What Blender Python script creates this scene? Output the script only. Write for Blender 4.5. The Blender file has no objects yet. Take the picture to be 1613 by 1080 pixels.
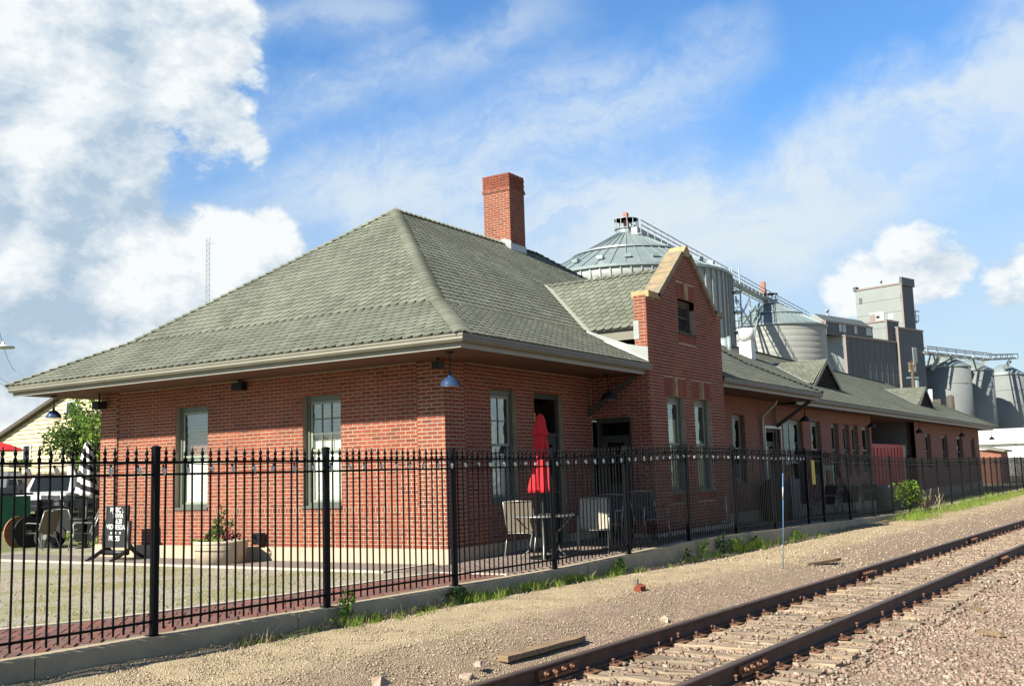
import bpy, bmesh, math, random
import numpy as np
from mathutils import Vector, Matrix
random.seed(7); rng = np.random.default_rng(7)
S = bpy.context.scene
COL = S.collection
rad = math.radians

# ---------------------------------------------------------------- camera
CAM = np.array([-14.2271, -10.4154, 1.6136])
FW = np.array([0.83787667, 0.53118279, 0.12572804])
RT = np.array([0.5384101, -0.84214393, -0.03013566])
UP = np.array([-0.08987356, -0.09294322, 0.99160693])
FPX = 1642.775
cd = bpy.data.cameras.new('camera'); co = bpy.data.objects.new('camera', cd); COL.objects.link(co)
cd.sensor_width = 36; cd.lens = FPX / 1613 * 36; cd.clip_start = .1; cd.clip_end = 6000
co.matrix_world = Matrix(((RT[0], UP[0], -FW[0], CAM[0]), (RT[1], UP[1], -FW[1], CAM[1]), (RT[2], UP[2], -FW[2], CAM[2]), (0, 0, 0, 1)))
S.camera = co

# ---------------------------------------------------------------- light
SUN_EL, SUN_AZ = rad(36.5), rad(13)          # sun stands towards -X, a little +Y
SUN = np.array([-math.cos(SUN_EL) * math.cos(SUN_AZ), math.cos(SUN_EL) * math.sin(SUN_AZ), math.sin(SUN_EL)])
sl = bpy.data.lights.new('sun', 'SUN'); sl.energy = 5.0; sl.angle = rad(.53); sl.color = (1, .93, .80)
so = bpy.data.objects.new('sun', sl); COL.objects.link(so)
so.rotation_euler = Vector(SUN).to_track_quat('Z', 'Y').to_euler(); so.location = (0, 0, 60)
S.view_settings.view_transform = 'Standard'; S.view_settings.look = 'None'
S.view_settings.gamma = 1; S.view_settings.use_curve_mapping = False
S.view_settings.exposure = 1.2

class NT:
    """tiny node-tree helper"""
    def __init__(s, tree): s.t = tree; s.n = tree.nodes; s.l = tree.links
    def add(s, typ, **kw):
        n = s.n.new(typ)
        for k, v in kw.items():
            if k in ('inp',): continue
            setattr(n, k, v)
        for k, v in kw.get('inp', {}).items(): s.set(n, k, v)
        return n
    def set(s, n, k, v):
        sock = n.inputs[k]
        if isinstance(v, bpy.types.NodeSocket): s.l.new(v, sock)
        else:
            if hasattr(sock, 'default_value') and not isinstance(v, (int, float)) and len(v) == 3 and sock.type == 'RGBA': v = (*v, 1)
            sock.default_value = v
    def math(s, op, a, b=None, c=None, clamp=False):
        n = s.n.new('ShaderNodeMath'); n.operation = op; n.use_clamp = clamp
        s.set(n, 0, a)
        if b is not None: s.set(n, 1, b)
        if c is not None: s.set(n, 2, c)
        return n.outputs[0]
    def vmath(s, op, a, b=None, out=0):
        n = s.n.new('ShaderNodeVectorMath'); n.operation = op; s.set(n, 0, a)
        if b is not None:
            if op == 'SCALE': s.set(n, 'Scale', b)
            else: s.set(n, 1, b)
        return n.outputs[out]
    def mix(s, f, a, b, mode='MIX'):
        n = s.n.new('ShaderNodeMix'); n.data_type = 'RGBA'; n.blend_type = mode
        s.set(n, 0, f); s.set(n, 6, a); s.set(n, 7, b); return n.outputs[2]
    def noise(s, vec, scale, detail=4, rough=.55, out=0, dist=0):
        n = s.add('ShaderNodeTexNoise', inp={'Vector': vec, 'Scale': scale, 'Detail': detail, 'Roughness': rough, 'Distortion': dist}); return n.outputs[out]
    def ramp(s, f, a, b):
        n = s.n.new('ShaderNodeMapRange'); n.interpolation_type = 'SMOOTHSTEP'
        s.set(n, 0, f); s.set(n, 1, a); s.set(n, 2, b); return n.outputs[0]

# ---------------------------------------------------------------- sky
W = bpy.data.worlds.new('World'); S.world = W; W.use_nodes = True
nt = NT(W.node_tree); nt.n.clear()
sky = nt.add('ShaderNodeTexSky', sky_type='NISHITA', sun_disc=False, sun_elevation=SUN_EL,
             sun_rotation=math.atan2(SUN[0], SUN[1]), altitude=300, air_density=1.0, dust_density=.6, ozone_density=2.5)
gen = nt.add('ShaderNodeTexCoord').outputs['Generated']
dirv = nt.vmath('NORMALIZE', gen)
def dpix(x, y):
    d = FW * FPX + RT * (x - 806.5) + UP * (540 - y); return d / np.linalg.norm(d)
SKYK = .10
sep = nt.add('ShaderNodeSeparateXYZ', inp={0: dirv})
zz = nt.math('ADD', nt.math('MAXIMUM', sep.outputs[2], 0), .12)
plane = nt.add('ShaderNodeCombineXYZ', inp={0: nt.math('DIVIDE', sep.outputs[0], zz), 1: nt.math('DIVIDE', sep.outputs[1], zz), 2: 0.0}).outputs[0]
def bank(x, y, r, k=1.0, core=.12):
    d = dpix(x, y); c = nt.vmath('DOT_PRODUCT', dirv, tuple(d), 1)
    return nt.math('MULTIPLY', nt.ramp(c, math.cos(rad(r)), math.cos(rad(r * core))), k)
def vmax(vs):
    o = vs[0]
    for v in vs[1:]: o = nt.math('MAXIMUM', o, v)
    return o
# high thin cloud drawn out in long streaks
wob_ = nt.vmath('SUBTRACT', nt.noise(dirv, 5, 5, .6, 1), (.5, .5, .5))
def arc(p1, p2, w, k, wb=.13):
    a, b = dpix(*p1), dpix(*p2); n = np.cross(a, b); n /= np.linalg.norm(n); m = (a + b) / np.linalg.norm(a + b); half = math.acos(float(a @ b)) / 2
    dn = nt.math('ABSOLUTE', nt.vmath('DOT_PRODUCT', nt.vmath('ADD', dirv, nt.vmath('SCALE', wob_, wb)), tuple(n), 1))
    return nt.math('MULTIPLY', nt.math('MULTIPLY', nt.ramp(dn, math.sin(rad(w)), 0), nt.ramp(nt.vmath('DOT_PRODUCT', dirv, tuple(m), 1), math.cos(half * 1.4), math.cos(half * .5))), k)
arcs = None
for p1, p2, w, k in (((330, 380), (960, 120), 3.0, .55), ((520, 330), (1080, 160), 2.6, .45), ((900, 420), (1700, 80), 4.6, .85), ((1000, 330), (1620, 130), 2.4, .45), ((1200, 330), (1750, 200), 3.4, .6), ((400, 210), (860, 30), 2.4, .40), ((380, 60), (640, 20), 2.0, .36),
                     ((560, 330), (1250, 310), 4.2, .70), ((880, 200), (1180, 50), 2.6, .42), ((760, 380), (1300, 360), 4.0, .6), ((1700, 420), (2500, 300), 4, .4)):
    v = arc(p1, p2, w, k); arcs = v if arcs is None else nt.math('ADD', arcs, v)
# fibres run from lower left to upper right
ax1 = dpix(1400, 180) - dpix(700, 420); ax1 /= np.linalg.norm(ax1); ax2 = np.cross(dpix(1000, 300), ax1)
fc = nt.add('ShaderNodeCombineXYZ', inp={0: nt.math('MULTIPLY', nt.vmath('DOT_PRODUCT', dirv, tuple(ax1), 1), 2.2), 1: nt.math('MULTIPLY', nt.vmath('DOT_PRODUCT', dirv, tuple(ax2), 1), 9.0), 2: nt.math('MULTIPLY', sep.outputs[0], .5)}).outputs[0]
fc = nt.vmath('ADD', fc, nt.vmath('SCALE', wob_, 1.3))
fib = nt.noise(fc, 2.0, 9, .62)
ci = nt.noise(nt.vmath('ADD', nt.vmath('SCALE', plane, .5), nt.vmath('SCALE', wob_, .6)), 1.3, 6, .58)
low = nt.ramp(sep.outputs[2], .34, .13)                       # thin cloud thickens towards the horizon
cirrus = nt.math('ADD', nt.math('MULTIPLY', nt.ramp(ci, .50, .82), .14), nt.math('MULTIPLY', arcs, nt.math('ADD', .30, nt.ramp(fib, .34, .66))))
cirrus = nt.math('ADD', cirrus, nt.math('MULTIPLY', low, nt.math('ADD', .12, nt.math('MULTIPLY', ci, .70))))
cirrus = nt.math('MULTIPLY', nt.math('SUBTRACT', 1.0, nt.math('POWER', 2.718, nt.math('MULTIPLY', cirrus, -1.5))), 1.0)
# heaped clouds: ragged noise cut by broad banks
banks = vmax([bank(*b) for b in ((60, 40, 10.5, 1.15, .3), (-190, 120, 15, 1.0, .3), (220, 30, 6.5, 1.1, .4), (300, 200, 4.2, .78, .3), (150, 240, 7.5, .86, .3), (375, 240, 2.6, .70, .3), (250, 290, 4.2, .72, .3), (330, 60, 4, .6, .3),
         (150, 440, 7.2, .86, .3), (320, 410, 5.4, .82, .3), (420, 395, 3.4, .72, .3), (40, 400, 5.5, .95, .4), (20, 520, 8, .84, .3), (1460, 412, 3.2, .60, .2), (1345, 455, 2.6, .56, .2), (1640, 455, 3.6, .72, .2), (1760, 450, 5, .8, .3), (-480, 380, 12, .85, .3))])
behind = nt.ramp(nt.noise(dirv, 1.6, 2, .5), .54, .72)        # the same kind of banks all round the sky
away = nt.ramp(nt.vmath('DOT_PRODUCT', dirv, tuple(FW), 1), .80, .45)
banks = nt.math('MAXIMUM', banks, nt.math('MULTIPLY', nt.math('MULTIPLY', behind, away), .60))
flat = nt.add('ShaderNodeMapping', inp={'Vector': dirv, 'Scale': (1, 1, 1.5)}).outputs[0]
def cum(off):
    p = nt.vmath('ADD', flat, off)
    p = nt.vmath('ADD', p, nt.vmath('SCALE', nt.vmath('SUBTRACT', nt.noise(p, 11, 4, .6, 1), (.5, .5, .5)), .045))
    return nt.noise(p, 7.0, 11, .60)
sv = SUN * .030 + np.array([0, 0, .030]) - RT * .012
c0 = cum((0, 0, 0)); c1 = cum(tuple(sv))
dens0 = nt.math('ADD', nt.math('MULTIPLY', banks, .80), nt.math('MULTIPLY', nt.math('SUBTRACT', c0, .5), 2.1))
cmask = nt.ramp(dens0, .37, .58)
soft = nt.ramp(dens0, .12, .75)                               # thin veil round the heaps
under = vmax([bank(260, 130, 6.0, .75, .2), bank(170, 290, 5.5, .85, .2), bank(100, 540, 5.5, .8, .2), bank(60, 250, 6, .5, .2)])
rim = nt.math('MULTIPLY', nt.math('SUBTRACT', c0, c1), 4.6)
lit = nt.math('ADD', nt.math('SUBTRACT', .84, nt.math('MULTIPLY', under, .62)), rim, clamp=True)
zen = nt.ramp(sep.outputs[2], .40, .80)                       # the blue deepens towards the zenith
skyc = nt.mix(1.0, sky.outputs[0], nt.mix(zen, nt.mix(nt.ramp(sep.outputs[2], .05, .36), (.92, 1.12, 1.22), (1.22, 1.85, 2.30)), (.40, .48, .54)), 'MULTIPLY')
k = 1 / SKYK
skyc = nt.mix(cirrus, skyc, (.80 * k, .90 * k, .97 * k))
cc = nt.mix(lit, (.48 * k, .62 * k, .76 * k), (1.03 * k, 1.06 * k, 1.06 * k))
skyc = nt.mix(nt.math('MULTIPLY', soft, .34), skyc, (.62 * k, .75 * k, .84 * k))
skyc = nt.mix(nt.math('MULTIPLY', cmask, .94), skyc, cc)
bg = nt.add('ShaderNodeBackground', inp={'Color': skyc, 'Strength': SKYK * .41})
out = nt.add('ShaderNodeOutputWorld'); nt.l.new(bg.outputs[0], out.inputs[0])

# ---------------------------------------------------------------- helpers
def ray(x, y):
    return (FW * FPX + RT * (x - 806.5) + UP * (540 - y)) / FPX
def at(x, y, depth): return CAM + ray(x, y) * depth
def hit(x, y, ax, val):
    d = ray(x, y); return CAM + d * ((val - CAM[ax]) / d[ax])
def pxx(P):
    d = np.asarray(P) - CAM; return 806.5 + FPX * (d @ RT) / (d @ FW)
def reach(P, u, px):
    """how far along u from P the point stands in the sight line plane px"""
    d = np.asarray(P) - CAM; kx = (px - 806.5) / FPX
    return (kx * (d @ FW) - d @ RT) / (u @ RT - kx * (u @ FW))

class MB:
    def __init__(s): s.v = []; s.f = []; s.m = []; s.r = []; s.sm = []; s.cm = 0; s.cr = 0.0; s.cs = False
    def add(s, vs, fs):
        b = len(s.v); s.v.extend(tuple(map(float, v)) for v in vs)
        for f in fs: s.f.append(tuple(b + i for i in f)); s.m.append(s.cm); s.r.append(s.cr); s.sm.append(s.cs)
        return s
    def box(s, a, b):
        (x0, y0, z0), (x1, y1, z1) = a, b
        return s.add([(x0, y0, z0), (x1, y0, z0), (x1, y1, z0), (x0, y1, z0), (x0, y0, z1), (x1, y0, z1), (x1, y1, z1), (x0, y1, z1)],
                     [(0, 3, 2, 1), (4, 5, 6, 7), (0, 1, 5, 4), (1, 2, 6, 5), (2, 3, 7, 6), (3, 0, 4, 7)])
    def obox(s, c, ax, h):
        c = np.array(c, float); A = [np.array(a, float) * k for a, k in zip(ax, h)]
        sg = [(-1, -1, -1), (1, -1, -1), (1, 1, -1), (-1, 1, -1), (-1, -1, 1), (1, -1, 1), (1, 1, 1), (-1, 1, 1)]
        fs = [(0, 3, 2, 1), (4, 5, 6, 7), (0, 1, 5, 4), (1, 2, 6, 5), (2, 3, 7, 6), (3, 0, 4, 7)]
        if np.linalg.det(np.array(A)) < 0: fs = [f[::-1] for f in fs]
        return s.add([c + A[0] * i + A[1] * j + A[2] * l for i, j, l in sg], fs)
    def bar(s, p, q, w, h=None, up=(0, 0, 1)):
        p, q = np.array(p, float), np.array(q, float); d = q - p; L = np.linalg.norm(d); d = d / L
        u = np.array(up, float)
        if abs(d @ u) > .98: u = np.array((1., 0, 0))
        a = np.cross(d, u); a /= np.linalg.norm(a); b = np.cross(a, d)
        return s.obox((p + q) / 2, (d, a, b), (L / 2, w / 2, (h or w) / 2))
    def tube(s, pts, r, n=8, caps=True):
        pts = [np.array(p, float) for p in pts]; m = len(pts); rs = r if isinstance(r, (list, tuple)) else [r] * m
        b = len(s.v); prev = None; vs = []
        for i, p in enumerate(pts):
            t = pts[min(i + 1, m - 1)] - pts[max(i - 1, 0)]; t /= np.linalg.norm(t)
            if prev is None:
                a = np.cross(t, (0, 0, 1.)); a = a if np.linalg.norm(a) > .05 else np.cross(t, (1., 0, 0))
            else: a = prev - t * (prev @ t)
            a /= np.linalg.norm(a); prev = a; c = np.cross(t, a)
            for k in range(n): vs.append(p + (a * math.cos(2 * math.pi * k / n) + c * math.sin(2 * math.pi * k / n)) * rs[i])
        fs = [(i * n + k, i * n + (k + 1) % n, (i + 1) * n + (k + 1) % n, (i + 1) * n + k) for i in range(m - 1) for k in range(n)]
        if caps: fs += [tuple(range(n))[::-1], tuple((m - 1) * n + k for k in range(n))]
        return s.add(vs, fs)
    def lathe(s, prof, n=16, c=(0, 0, 0), ax=None, wob=None):
        """prof: (radius, height) pairs about +Z (or about ax=(u,v,w) axes)"""
        c = np.array(c, float); A = np.eye(3) if ax is None else np.array(ax, float); vs = []
        for j, (r, z) in enumerate(prof):
            for k in range(n):
                t = 2 * math.pi * k / n; rr = r * (1 + (wob(t, j) if wob else 0)); vs.append(c + A[0] * rr * math.cos(t) + A[1] * rr * math.sin(t) + A[2] * z)
        m = len(prof)
        fs = [(i * n + k, i * n + (k + 1) % n, (i + 1) * n + (k + 1) % n, (i + 1) * n + k) for i in range(m - 1) for k in range(n)]
        if prof[0][0] > 1e-6: fs.append(tuple(range(n))[::-1])
        if prof[-1][0] > 1e-6: fs.append(tuple((m - 1) * n + k for k in range(n)))
        return s.add(vs, fs)
    def prism(s, poly, vec):
        n = len(poly); v = np.array(vec, float); P = [np.array(p, float) for p in poly]
        return s.add(P + [p + v for p in P], [tuple(range(n))[::-1], tuple(range(n, 2 * n))] + [(i, (i + 1) % n, n + (i + 1) % n, n + i) for i in range(n)])
    def quad(s, *p): return s.add(p, [tuple(range(len(p)))])
    def sweep(s, prof, path, closed=False):
        """prof: (outward, z) pairs; path: XY points, outward = right-hand side of travel"""
        P = [np.array(p[:2], float) for p in path]; zs = [p[2] if len(p) > 2 else 0. for p in path]; m = len(P); k = len(prof); vs = []
        for i in range(m):
            def nrm(a, b):
                d = b - a; d /= np.linalg.norm(d); return np.array((d[1], -d[0]))
            n1 = nrm(P[i - 1], P[i]) if i else nrm(P[0], P[1]); n2 = nrm(P[i], P[i + 1]) if i < m - 1 else n1
            b = n1 + n2; b /= (b @ n1) if abs(b @ n1) > 1e-6 else 1
            for o, z in prof: vs.append((*(P[i] + b * o), z + zs[i]))
        fs = [(i * k + j, i * k + j + 1, (i + 1) * k + j + 1, (i + 1) * k + j) for i in range(m - 1) for j in range(k - 1)]
        fs += [tuple(range(k)), tuple((m - 1) * k + j for j in range(k))[::-1]]
        return s.add(vs, fs)
    def mesh(s, name, mats, off=(0, 0, 0)):
        me = bpy.data.meshes.new(name); o = np.array(off, float)
        v = np.array(s.v, float).reshape(-1, 3) - o
        me.from_pydata(v.tolist(), [], s.f)
        for m in (mats if isinstance(mats, (list, tuple)) else [mats]): me.materials.append(m)
        me.polygons.foreach_set('material_index', s.m); me.polygons.foreach_set('use_smooth', s.sm)
        if any(s.r): me.attributes.new('rnd', 'FLOAT', 'FACE').data.foreach_set('value', s.r)
        me.update(); return me

ROOT = {}
def thing(name, label, cat, loc=(0, 0, 0), group=None):
    o = bpy.data.objects.new(name, None); COL.objects.link(o); o.location = loc; o.empty_display_size = .2
    o['label'] = label; o['category'] = cat
    if group: o['group'] = group
    ROOT[o.name] = np.array(loc, float); return o
def base_of(p): return ROOT.get(p.name, np.zeros(3)) if p else np.zeros(3)
def part(name, mb, mat, parent, world=True, label=None, kind=None):
    """world=True: the mesh was laid out in world coordinates"""
    b = base_of(parent) if world else np.zeros(3)
    o = bpy.data.objects.new(name, mb.mesh(name, mat, b)); COL.objects.link(o); o.parent = parent; ROOT[o.name] = base_of(parent)
    if label: o['label'] = label
    if kind: o['kind'] = kind
    return o
def solo(name, mb, mat, label, cat, group=None, base=None):
    me = mb.mesh(name, mat, base if base is not None else (0, 0, 0)); o = bpy.data.objects.new(name, me); COL.objects.link(o)
    if base is not None: o.location = base
    o['label'] = label; o['category'] = cat
    if group: o['group'] = group
    ROOT[o.name] = np.array(base if base is not None else (0, 0, 0), float); return o
def struct(name, mb, mat, kind='structure', parent=None):
    o = bpy.data.objects.new(name, mb.mesh(name, mat)); COL.objects.link(o); o['kind'] = kind; ROOT[o.name] = np.zeros(3); return o
def inst(name, me, parent, mat4, rnd=None):
    o = bpy.data.objects.new(name, me); COL.objects.link(o); o.parent = parent; o.matrix_basis = mat4
    if rnd is not None: o['rnd'] = float(rnd)
    return o
def copy_tree(o, parent=None):
    c = o.copy(); COL.objects.link(c); c.parent = parent
    for ch in list(o.children): copy_tree(ch, c)
    return c
def basis(o, x, y, z):
    return Matrix(((x[0], y[0], z[0], o[0]), (x[1], y[1], z[1], o[1]), (x[2], y[2], z[2], o[2]), (0, 0, 0, 1)))

# ---------------------------------------------------------------- materials
ALB = .75
def mat(name, col, rough=.6, metal=0., var=0., vscale=8., bump=0., bscale=40., col2=None, spec=.5, coords='Object', dirt=0.):
    m = bpy.data.materials.new(name); m.use_nodes = True; t = NT(m.node_tree); bs = t.n['Principled BSDF']
    col = tuple(k * ALB for k in col); col2 = tuple(k * ALB for k in col2) if col2 else None
    t.set(bs, 'Roughness', rough); t.set(bs, 'Metallic', metal); t.set(bs, 'Specular IOR Level', spec)
    tc = t.add('ShaderNodeTexCoord').outputs[coords]
    c = None
    if var or col2 or dirt:
        nz = t.noise(tc, vscale, 5, .6)
        if col2: c = t.mix(t.ramp(nz, .36, .64), col, col2)
        else: c = t.mix(t.ramp(nz, .3, .7), tuple(k * (1 - var) for k in col), tuple(min(1, k * (1 + var)) for k in col))
        if dirt: c = t.mix(t.math('MULTIPLY', t.ramp(t.noise(tc, vscale * .3, 6, .7), .5, .72), dirt), c, tuple(k * .45 for k in col))
        t.set(bs, 'Base Color', c)
    else: t.set(bs, 'Base Color', col)
    if bump:
        b = t.add('ShaderNodeBump', inp={'Height': t.noise(tc, bscale, 4, .6), 'Strength': bump, 'Distance': .02}); t.set(bs, 'Normal', b.outputs[0])
    return m
def piece_mat(name, cols, rough=.8, fine=.25, fscale=60., bump=.4, stain=0., stain_col=(.1, .08, .06), broad=.13):
    """colour picked per piece (face attribute or object property rnd), with grain"""
    m = bpy.data.materials.new(name); m.use_nodes = True; t = NT(m.node_tree); bs = t.n['Principled BSDF']
    a = t.add('ShaderNodeAttribute', attribute_name='rnd').outputs['Fac']
    b = t.add('ShaderNodeAttribute', attribute_name='rnd', attribute_type='OBJECT').outputs['Fac']
    r = t.math('FRACT', t.math('ADD', a, b))
    cr = t.n.new('ShaderNodeValToRGB'); cr.color_ramp.interpolation = 'LINEAR'; e = cr.color_ramp.elements
    while len(e) < len(cols): e.new(.5)
    for i, c in enumerate(cols): e[i].position = i / (len(cols) - 1); e[i].color = (*(k * ALB for k in c), 1)
    t.set(cr, 0, r)
    geo = t.add('ShaderNodeNewGeometry').outputs['Position']
    nz = t.noise(geo, fscale, 4, .65)
    c = t.mix(1.0, cr.outputs[0], t.mix(nz, (1 - fine,) * 3, (1 + fine,) * 3), 'MULTIPLY')
    bn = t.noise(t.add('ShaderNodeMapping', inp={'Vector': geo, 'Scale': (1.0, 1.0, .45)}).outputs[0], .9, 5, .62); c = t.mix(1.0, c, t.mix(t.ramp(bn, .32, .68), (1 - broad,) * 3, (1 + broad,) * 3), 'MULTIPLY')
    if stain: c = t.mix(t.math('MULTIPLY', t.ramp(t.noise(geo, 1.1, 6, .68), .52, .74), stain), c, stain_col)
    t.set(bs, 'Base Color', c); t.set(bs, 'Roughness', rough); t.set(bs, 'Specular IOR Level', .3)
    bp = t.add('ShaderNodeBump', inp={'Height': t.noise(geo, fscale * 1.6, 3, .6), 'Strength': bump, 'Distance': .01}); t.set(bs, 'Normal', bp.outputs[0])
    return m

M = {}
M['brick'] = piece_mat('brick', [(.235, .054, .030), (.29, .072, .038), (.255, .064, .038), (.315, .091, .047), (.175, .046, .032), (.275, .077, .043), (.255, .058, .032)], .85, .22, 55, .35, .32, (.13, .055, .042))
M['mortar'] = mat('mortar', (.42, .345, .24), .95, var=.16, vscale=2.2, bump=.3, bscale=120, dirt=.4)
M['stone'] = mat('sandstone', (.50, .33, .15), .9, col2=(.30, .21, .12), vscale=6, bump=.4, bscale=50)
M['coping'] = mat('lichen_coping', (.36, .27, .15), .95, col2=(.24, .215, .165), vscale=5.5, bump=.6, bscale=45, dirt=.4)
M['coping_clean'] = mat('yellow_coping', (.42, .30, .14), .95, col2=(.50, .38, .20), vscale=5, bump=.5, bscale=45)
M['foundation'] = mat('foundation', (.52, .42, .30), .9, var=.08, vscale=2.5, bump=.2, bscale=60, dirt=.25)
M['shingle'] = piece_mat('shingle', [(.156, .171, .130), (.188, .202, .158), (.168, .185, .147), (.208, .222, .175), (.134, .147, .114), (.182, .192, .149)], .92, .18, 120, .3, .40, (.115, .118, .09))
M['deck'] = mat('roof_underlay', (.035, .037, .03), .95)
M['trim'] = mat('olive_trim', (.20, .195, .145), .55, var=.06, vscale=3, dirt=.18)
M['trim_light'] = mat('fascia_paint', (.29, .29, .235), .5, var=.05, vscale=3, dirt=.15)
M['soffit'] = mat('soffit', (.15, .075, .045), .8, var=.08, vscale=2)
M['frame'] = mat('window_paint', (.115, .135, .105), .45, var=.08, vscale=5)
M['frame_light'] = mat('sash_paint', (.30, .33, .26), .5, var=.06, vscale=6)
M['door_paint'] = mat('door_paint', (.045, .052, .042), .5, var=.1)
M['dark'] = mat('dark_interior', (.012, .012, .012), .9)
M['blind'] = mat('roller_blind', (.95, .94, .84), .9, var=.04, vscale=2)
M['curtain'] = mat('curtain', (.85, .80, .55), .9, var=.1, vscale=3)
M['flash'] = mat('flashing', (.42, .45, .42), .35, metal=.3, var=.08, vscale=5)
M['valley'] = mat('valley_metal', (.55, .56, .47), .45, metal=.1, var=.05)
M['iron'] = mat('black_iron', (.004, .0048, .006), .5, var=.3, vscale=20, spec=.10)
M['concrete'] = mat('kerb_concrete', (.52, .42, .27), .9, col2=(.43, .35, .23), vscale=2.2, bump=.35, bscale=30, dirt=.35)
M['edging'] = mat('pale_edging', (.58, .52, .42), .9, var=.1, vscale=3, bump=.3, dirt=.2)
M['bulb'] = mat('bulb_glass', (.70, .72, .70), .15, spec=.8)
M['cord'] = mat('cord', (.01, .015, .012), .6)
M['blue_enamel'] = mat('blue_enamel', (.03, .065, .15), .22, var=.08, spec=.8)
M['black_plastic'] = mat('black_plastic', (.012, .012, .013), .5)
M['lampin'] = mat('lamp_inside', (.55, .5, .42), .5)
M['red_cloth'] = mat('red_canvas', (.62, .012, .022), .85, var=.12, vscale=9, bump=.25, bscale=25)
M['steel'] = mat('chair_steel', (.34, .33, .30), .35, metal=.4, var=.1)
M['sling'] = mat('sling_fabric', (.46, .43, .34), .85, var=.06, vscale=30, bump=.3, bscale=160)
M['sling_brown'] = mat('brown_sling', (.24, .20, .15), .85, var=.1, vscale=30, bump=.3, bscale=160)
M['sling_dark'] = mat('dark_sling', (.03, .032, .03), .8, var=.1, vscale=20)
M['glass_table'] = mat('table_glass', (.10, .12, .115), .08, spec=.9)
M['white'] = mat('white_paint', (.76, .76, .72), .5, var=.04, dirt=.12)
M['green'] = mat('dumpster_green', (.025, .25, .11), .5, var=.15, vscale=3, dirt=.4)
M['reel'] = mat('reel_wood', (.36, .15, .06), .85, var=.25, vscale=14, bump=.4)
M['reel_dark'] = mat('reel_black', (.012, .012, .013), .6)
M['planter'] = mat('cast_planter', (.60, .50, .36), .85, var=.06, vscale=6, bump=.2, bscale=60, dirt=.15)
M['soil'] = mat('soil', (.05, .035, .022), 1)
M['paver'] = piece_mat('paver', [(.19, .085, .072), (.24, .105, .08), (.175, .10, .09), (.15, .078, .07), (.22, .12, .10), (.26, .10, .075)], .9, .25, 60, .4, .35, (.17, .14, .12))
M['patio'] = piece_mat('patio_paver', [(.20, .155, .135), (.23, .18, .155), (.185, .15, .135), (.25, .19, .16), (.21, .15, .13)], .9, .2, 60, .4, .3, (.2, .18, .16))
M['jointsand'] = mat('joint_sand', (.20, .17, .14), 1, bump=.3, bscale=200)
M['galv'] = mat('galvanised_roof', (.30, .37, .38), .45, metal=.3, var=.06, vscale=.6)
M['galvwall'] = mat('galvanised_wall', (.34, .37, .34), .5, metal=.3, var=.08, vscale=.5)
M['bin2'] = mat('painted_bin', (.33, .34, .31), .6, var=.05, vscale=.4)
M['steelwork'] = mat('steelwork', (.30, .32, .32), .5, metal=.4)
M['orange'] = mat('orange_motor', (.36, .12, .06), .5)
M['elev_lit'] = mat('elevator_sunlit', (.275, .305, .29), .7, var=.05, vscale=.25, dirt=.12)  # elevator grey with sunlight mixed into the colour
M['elev_shade'] = mat('elevator_shaded', (.10, .122, .13), .7, var=.06, vscale=.25)  # the same elevator walls with shade mixed into the colour
M['elev_trim'] = mat('elevator_trim', (.26, .215, .19), .7)
M['silo_con'] = mat('silo_concrete', (.21, .23, .23), .8, var=.06, vscale=.3)
M['yellow_siding'] = mat('yellow_siding', (.66, .58, .34), .7, var=.04, vscale=2)
M['asphalt_roof'] = mat('brown_roof', (.09, .075, .06), .9, var=.2)
M['bark'] = mat('bark', (.10, .075, .05), .95, var=.25, vscale=12, bump=.5)
M['wood_fence'] = mat('stained_boards', (.10, .075, .06), .9, var=.25, vscale=6)
M['car_white'] = mat('white_car_paint', (.78, .79, .78), .25, spec=.7)
M['car_glass'] = mat('car_glass', (.02, .025, .028), .06, spec=.9)
M['tyre'] = mat('tyre', (.012, .012, .012), .8)
M['yellow'] = mat('yellow_plastic', (.62, .48, .04), .6)
M['red_paint'] = mat('red_paint', (.62, .075, .06), .6, var=.06, vscale=2)
M['gray_paint'] = mat('gray_paint', (.20, .215, .215), .7, var=.05)
M['stake'] = mat('blue_stake', (.13, .28, .50), .5)
M['blue_rag'] = mat('blue_rag', (.05, .20, .36), .9, var=.2)
M['rust'] = mat('rusty_rail', (.075, .036, .022), .75, metal=.0, col2=(.13, .06, .034), vscale=6, bump=.25, bscale=60)
M['railtop'] = mat('rail_head', (.16, .115, .085), .5, metal=.3, var=.2, vscale=4)
M['rust_plate'] = mat('rust_plate', (.15, .068, .036), .85, col2=(.22, .105, .055), vscale=12, bump=.3)
M['tie'] = None
def tie_mat(name, c1, c2):
    m = bpy.data.materials.new(name); m.use_nodes = True; t = NT(m.node_tree); bs = t.n['Principled BSDF']
    tc = t.add('ShaderNodeTexCoord').outputs['Object']
    st = t.add('ShaderNodeMapping', inp={'Vector': tc, 'Scale': (40, 2.2, 30)}).outputs[0]
    r = t.add('ShaderNodeObjectInfo').outputs['Random']
    nz = t.noise(t.vmath('ADD', st, t.add('ShaderNodeCombineXYZ', inp={1: t.math('MULTIPLY', r, 50.)}).outputs[0]), 1, 6, .65)
    c = t.mix(t.ramp(nz, .34, .62), tuple(k * ALB for k in c1), tuple(k * ALB for k in c2)); c = t.mix(1.0, c, t.mix(r, (.75, .74, .72), (1.15, 1.1, 1.05)), 'MULTIPLY')
    t.set(bs, 'Base Color', c); t.set(bs, 'Roughness', .95)
    bp = t.add('ShaderNodeBump', inp={'Height': nz, 'Strength': .7, 'Distance': .012}); t.set(bs, 'Normal', bp.outputs[0]); return m
M['tie'] = tie_mat('weathered_tie', (.14, .10, .07), (.40, .325, .23))
M['board'] = tie_mat('old_board', (.16, .11, .065), (.34, .25, .15))
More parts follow.
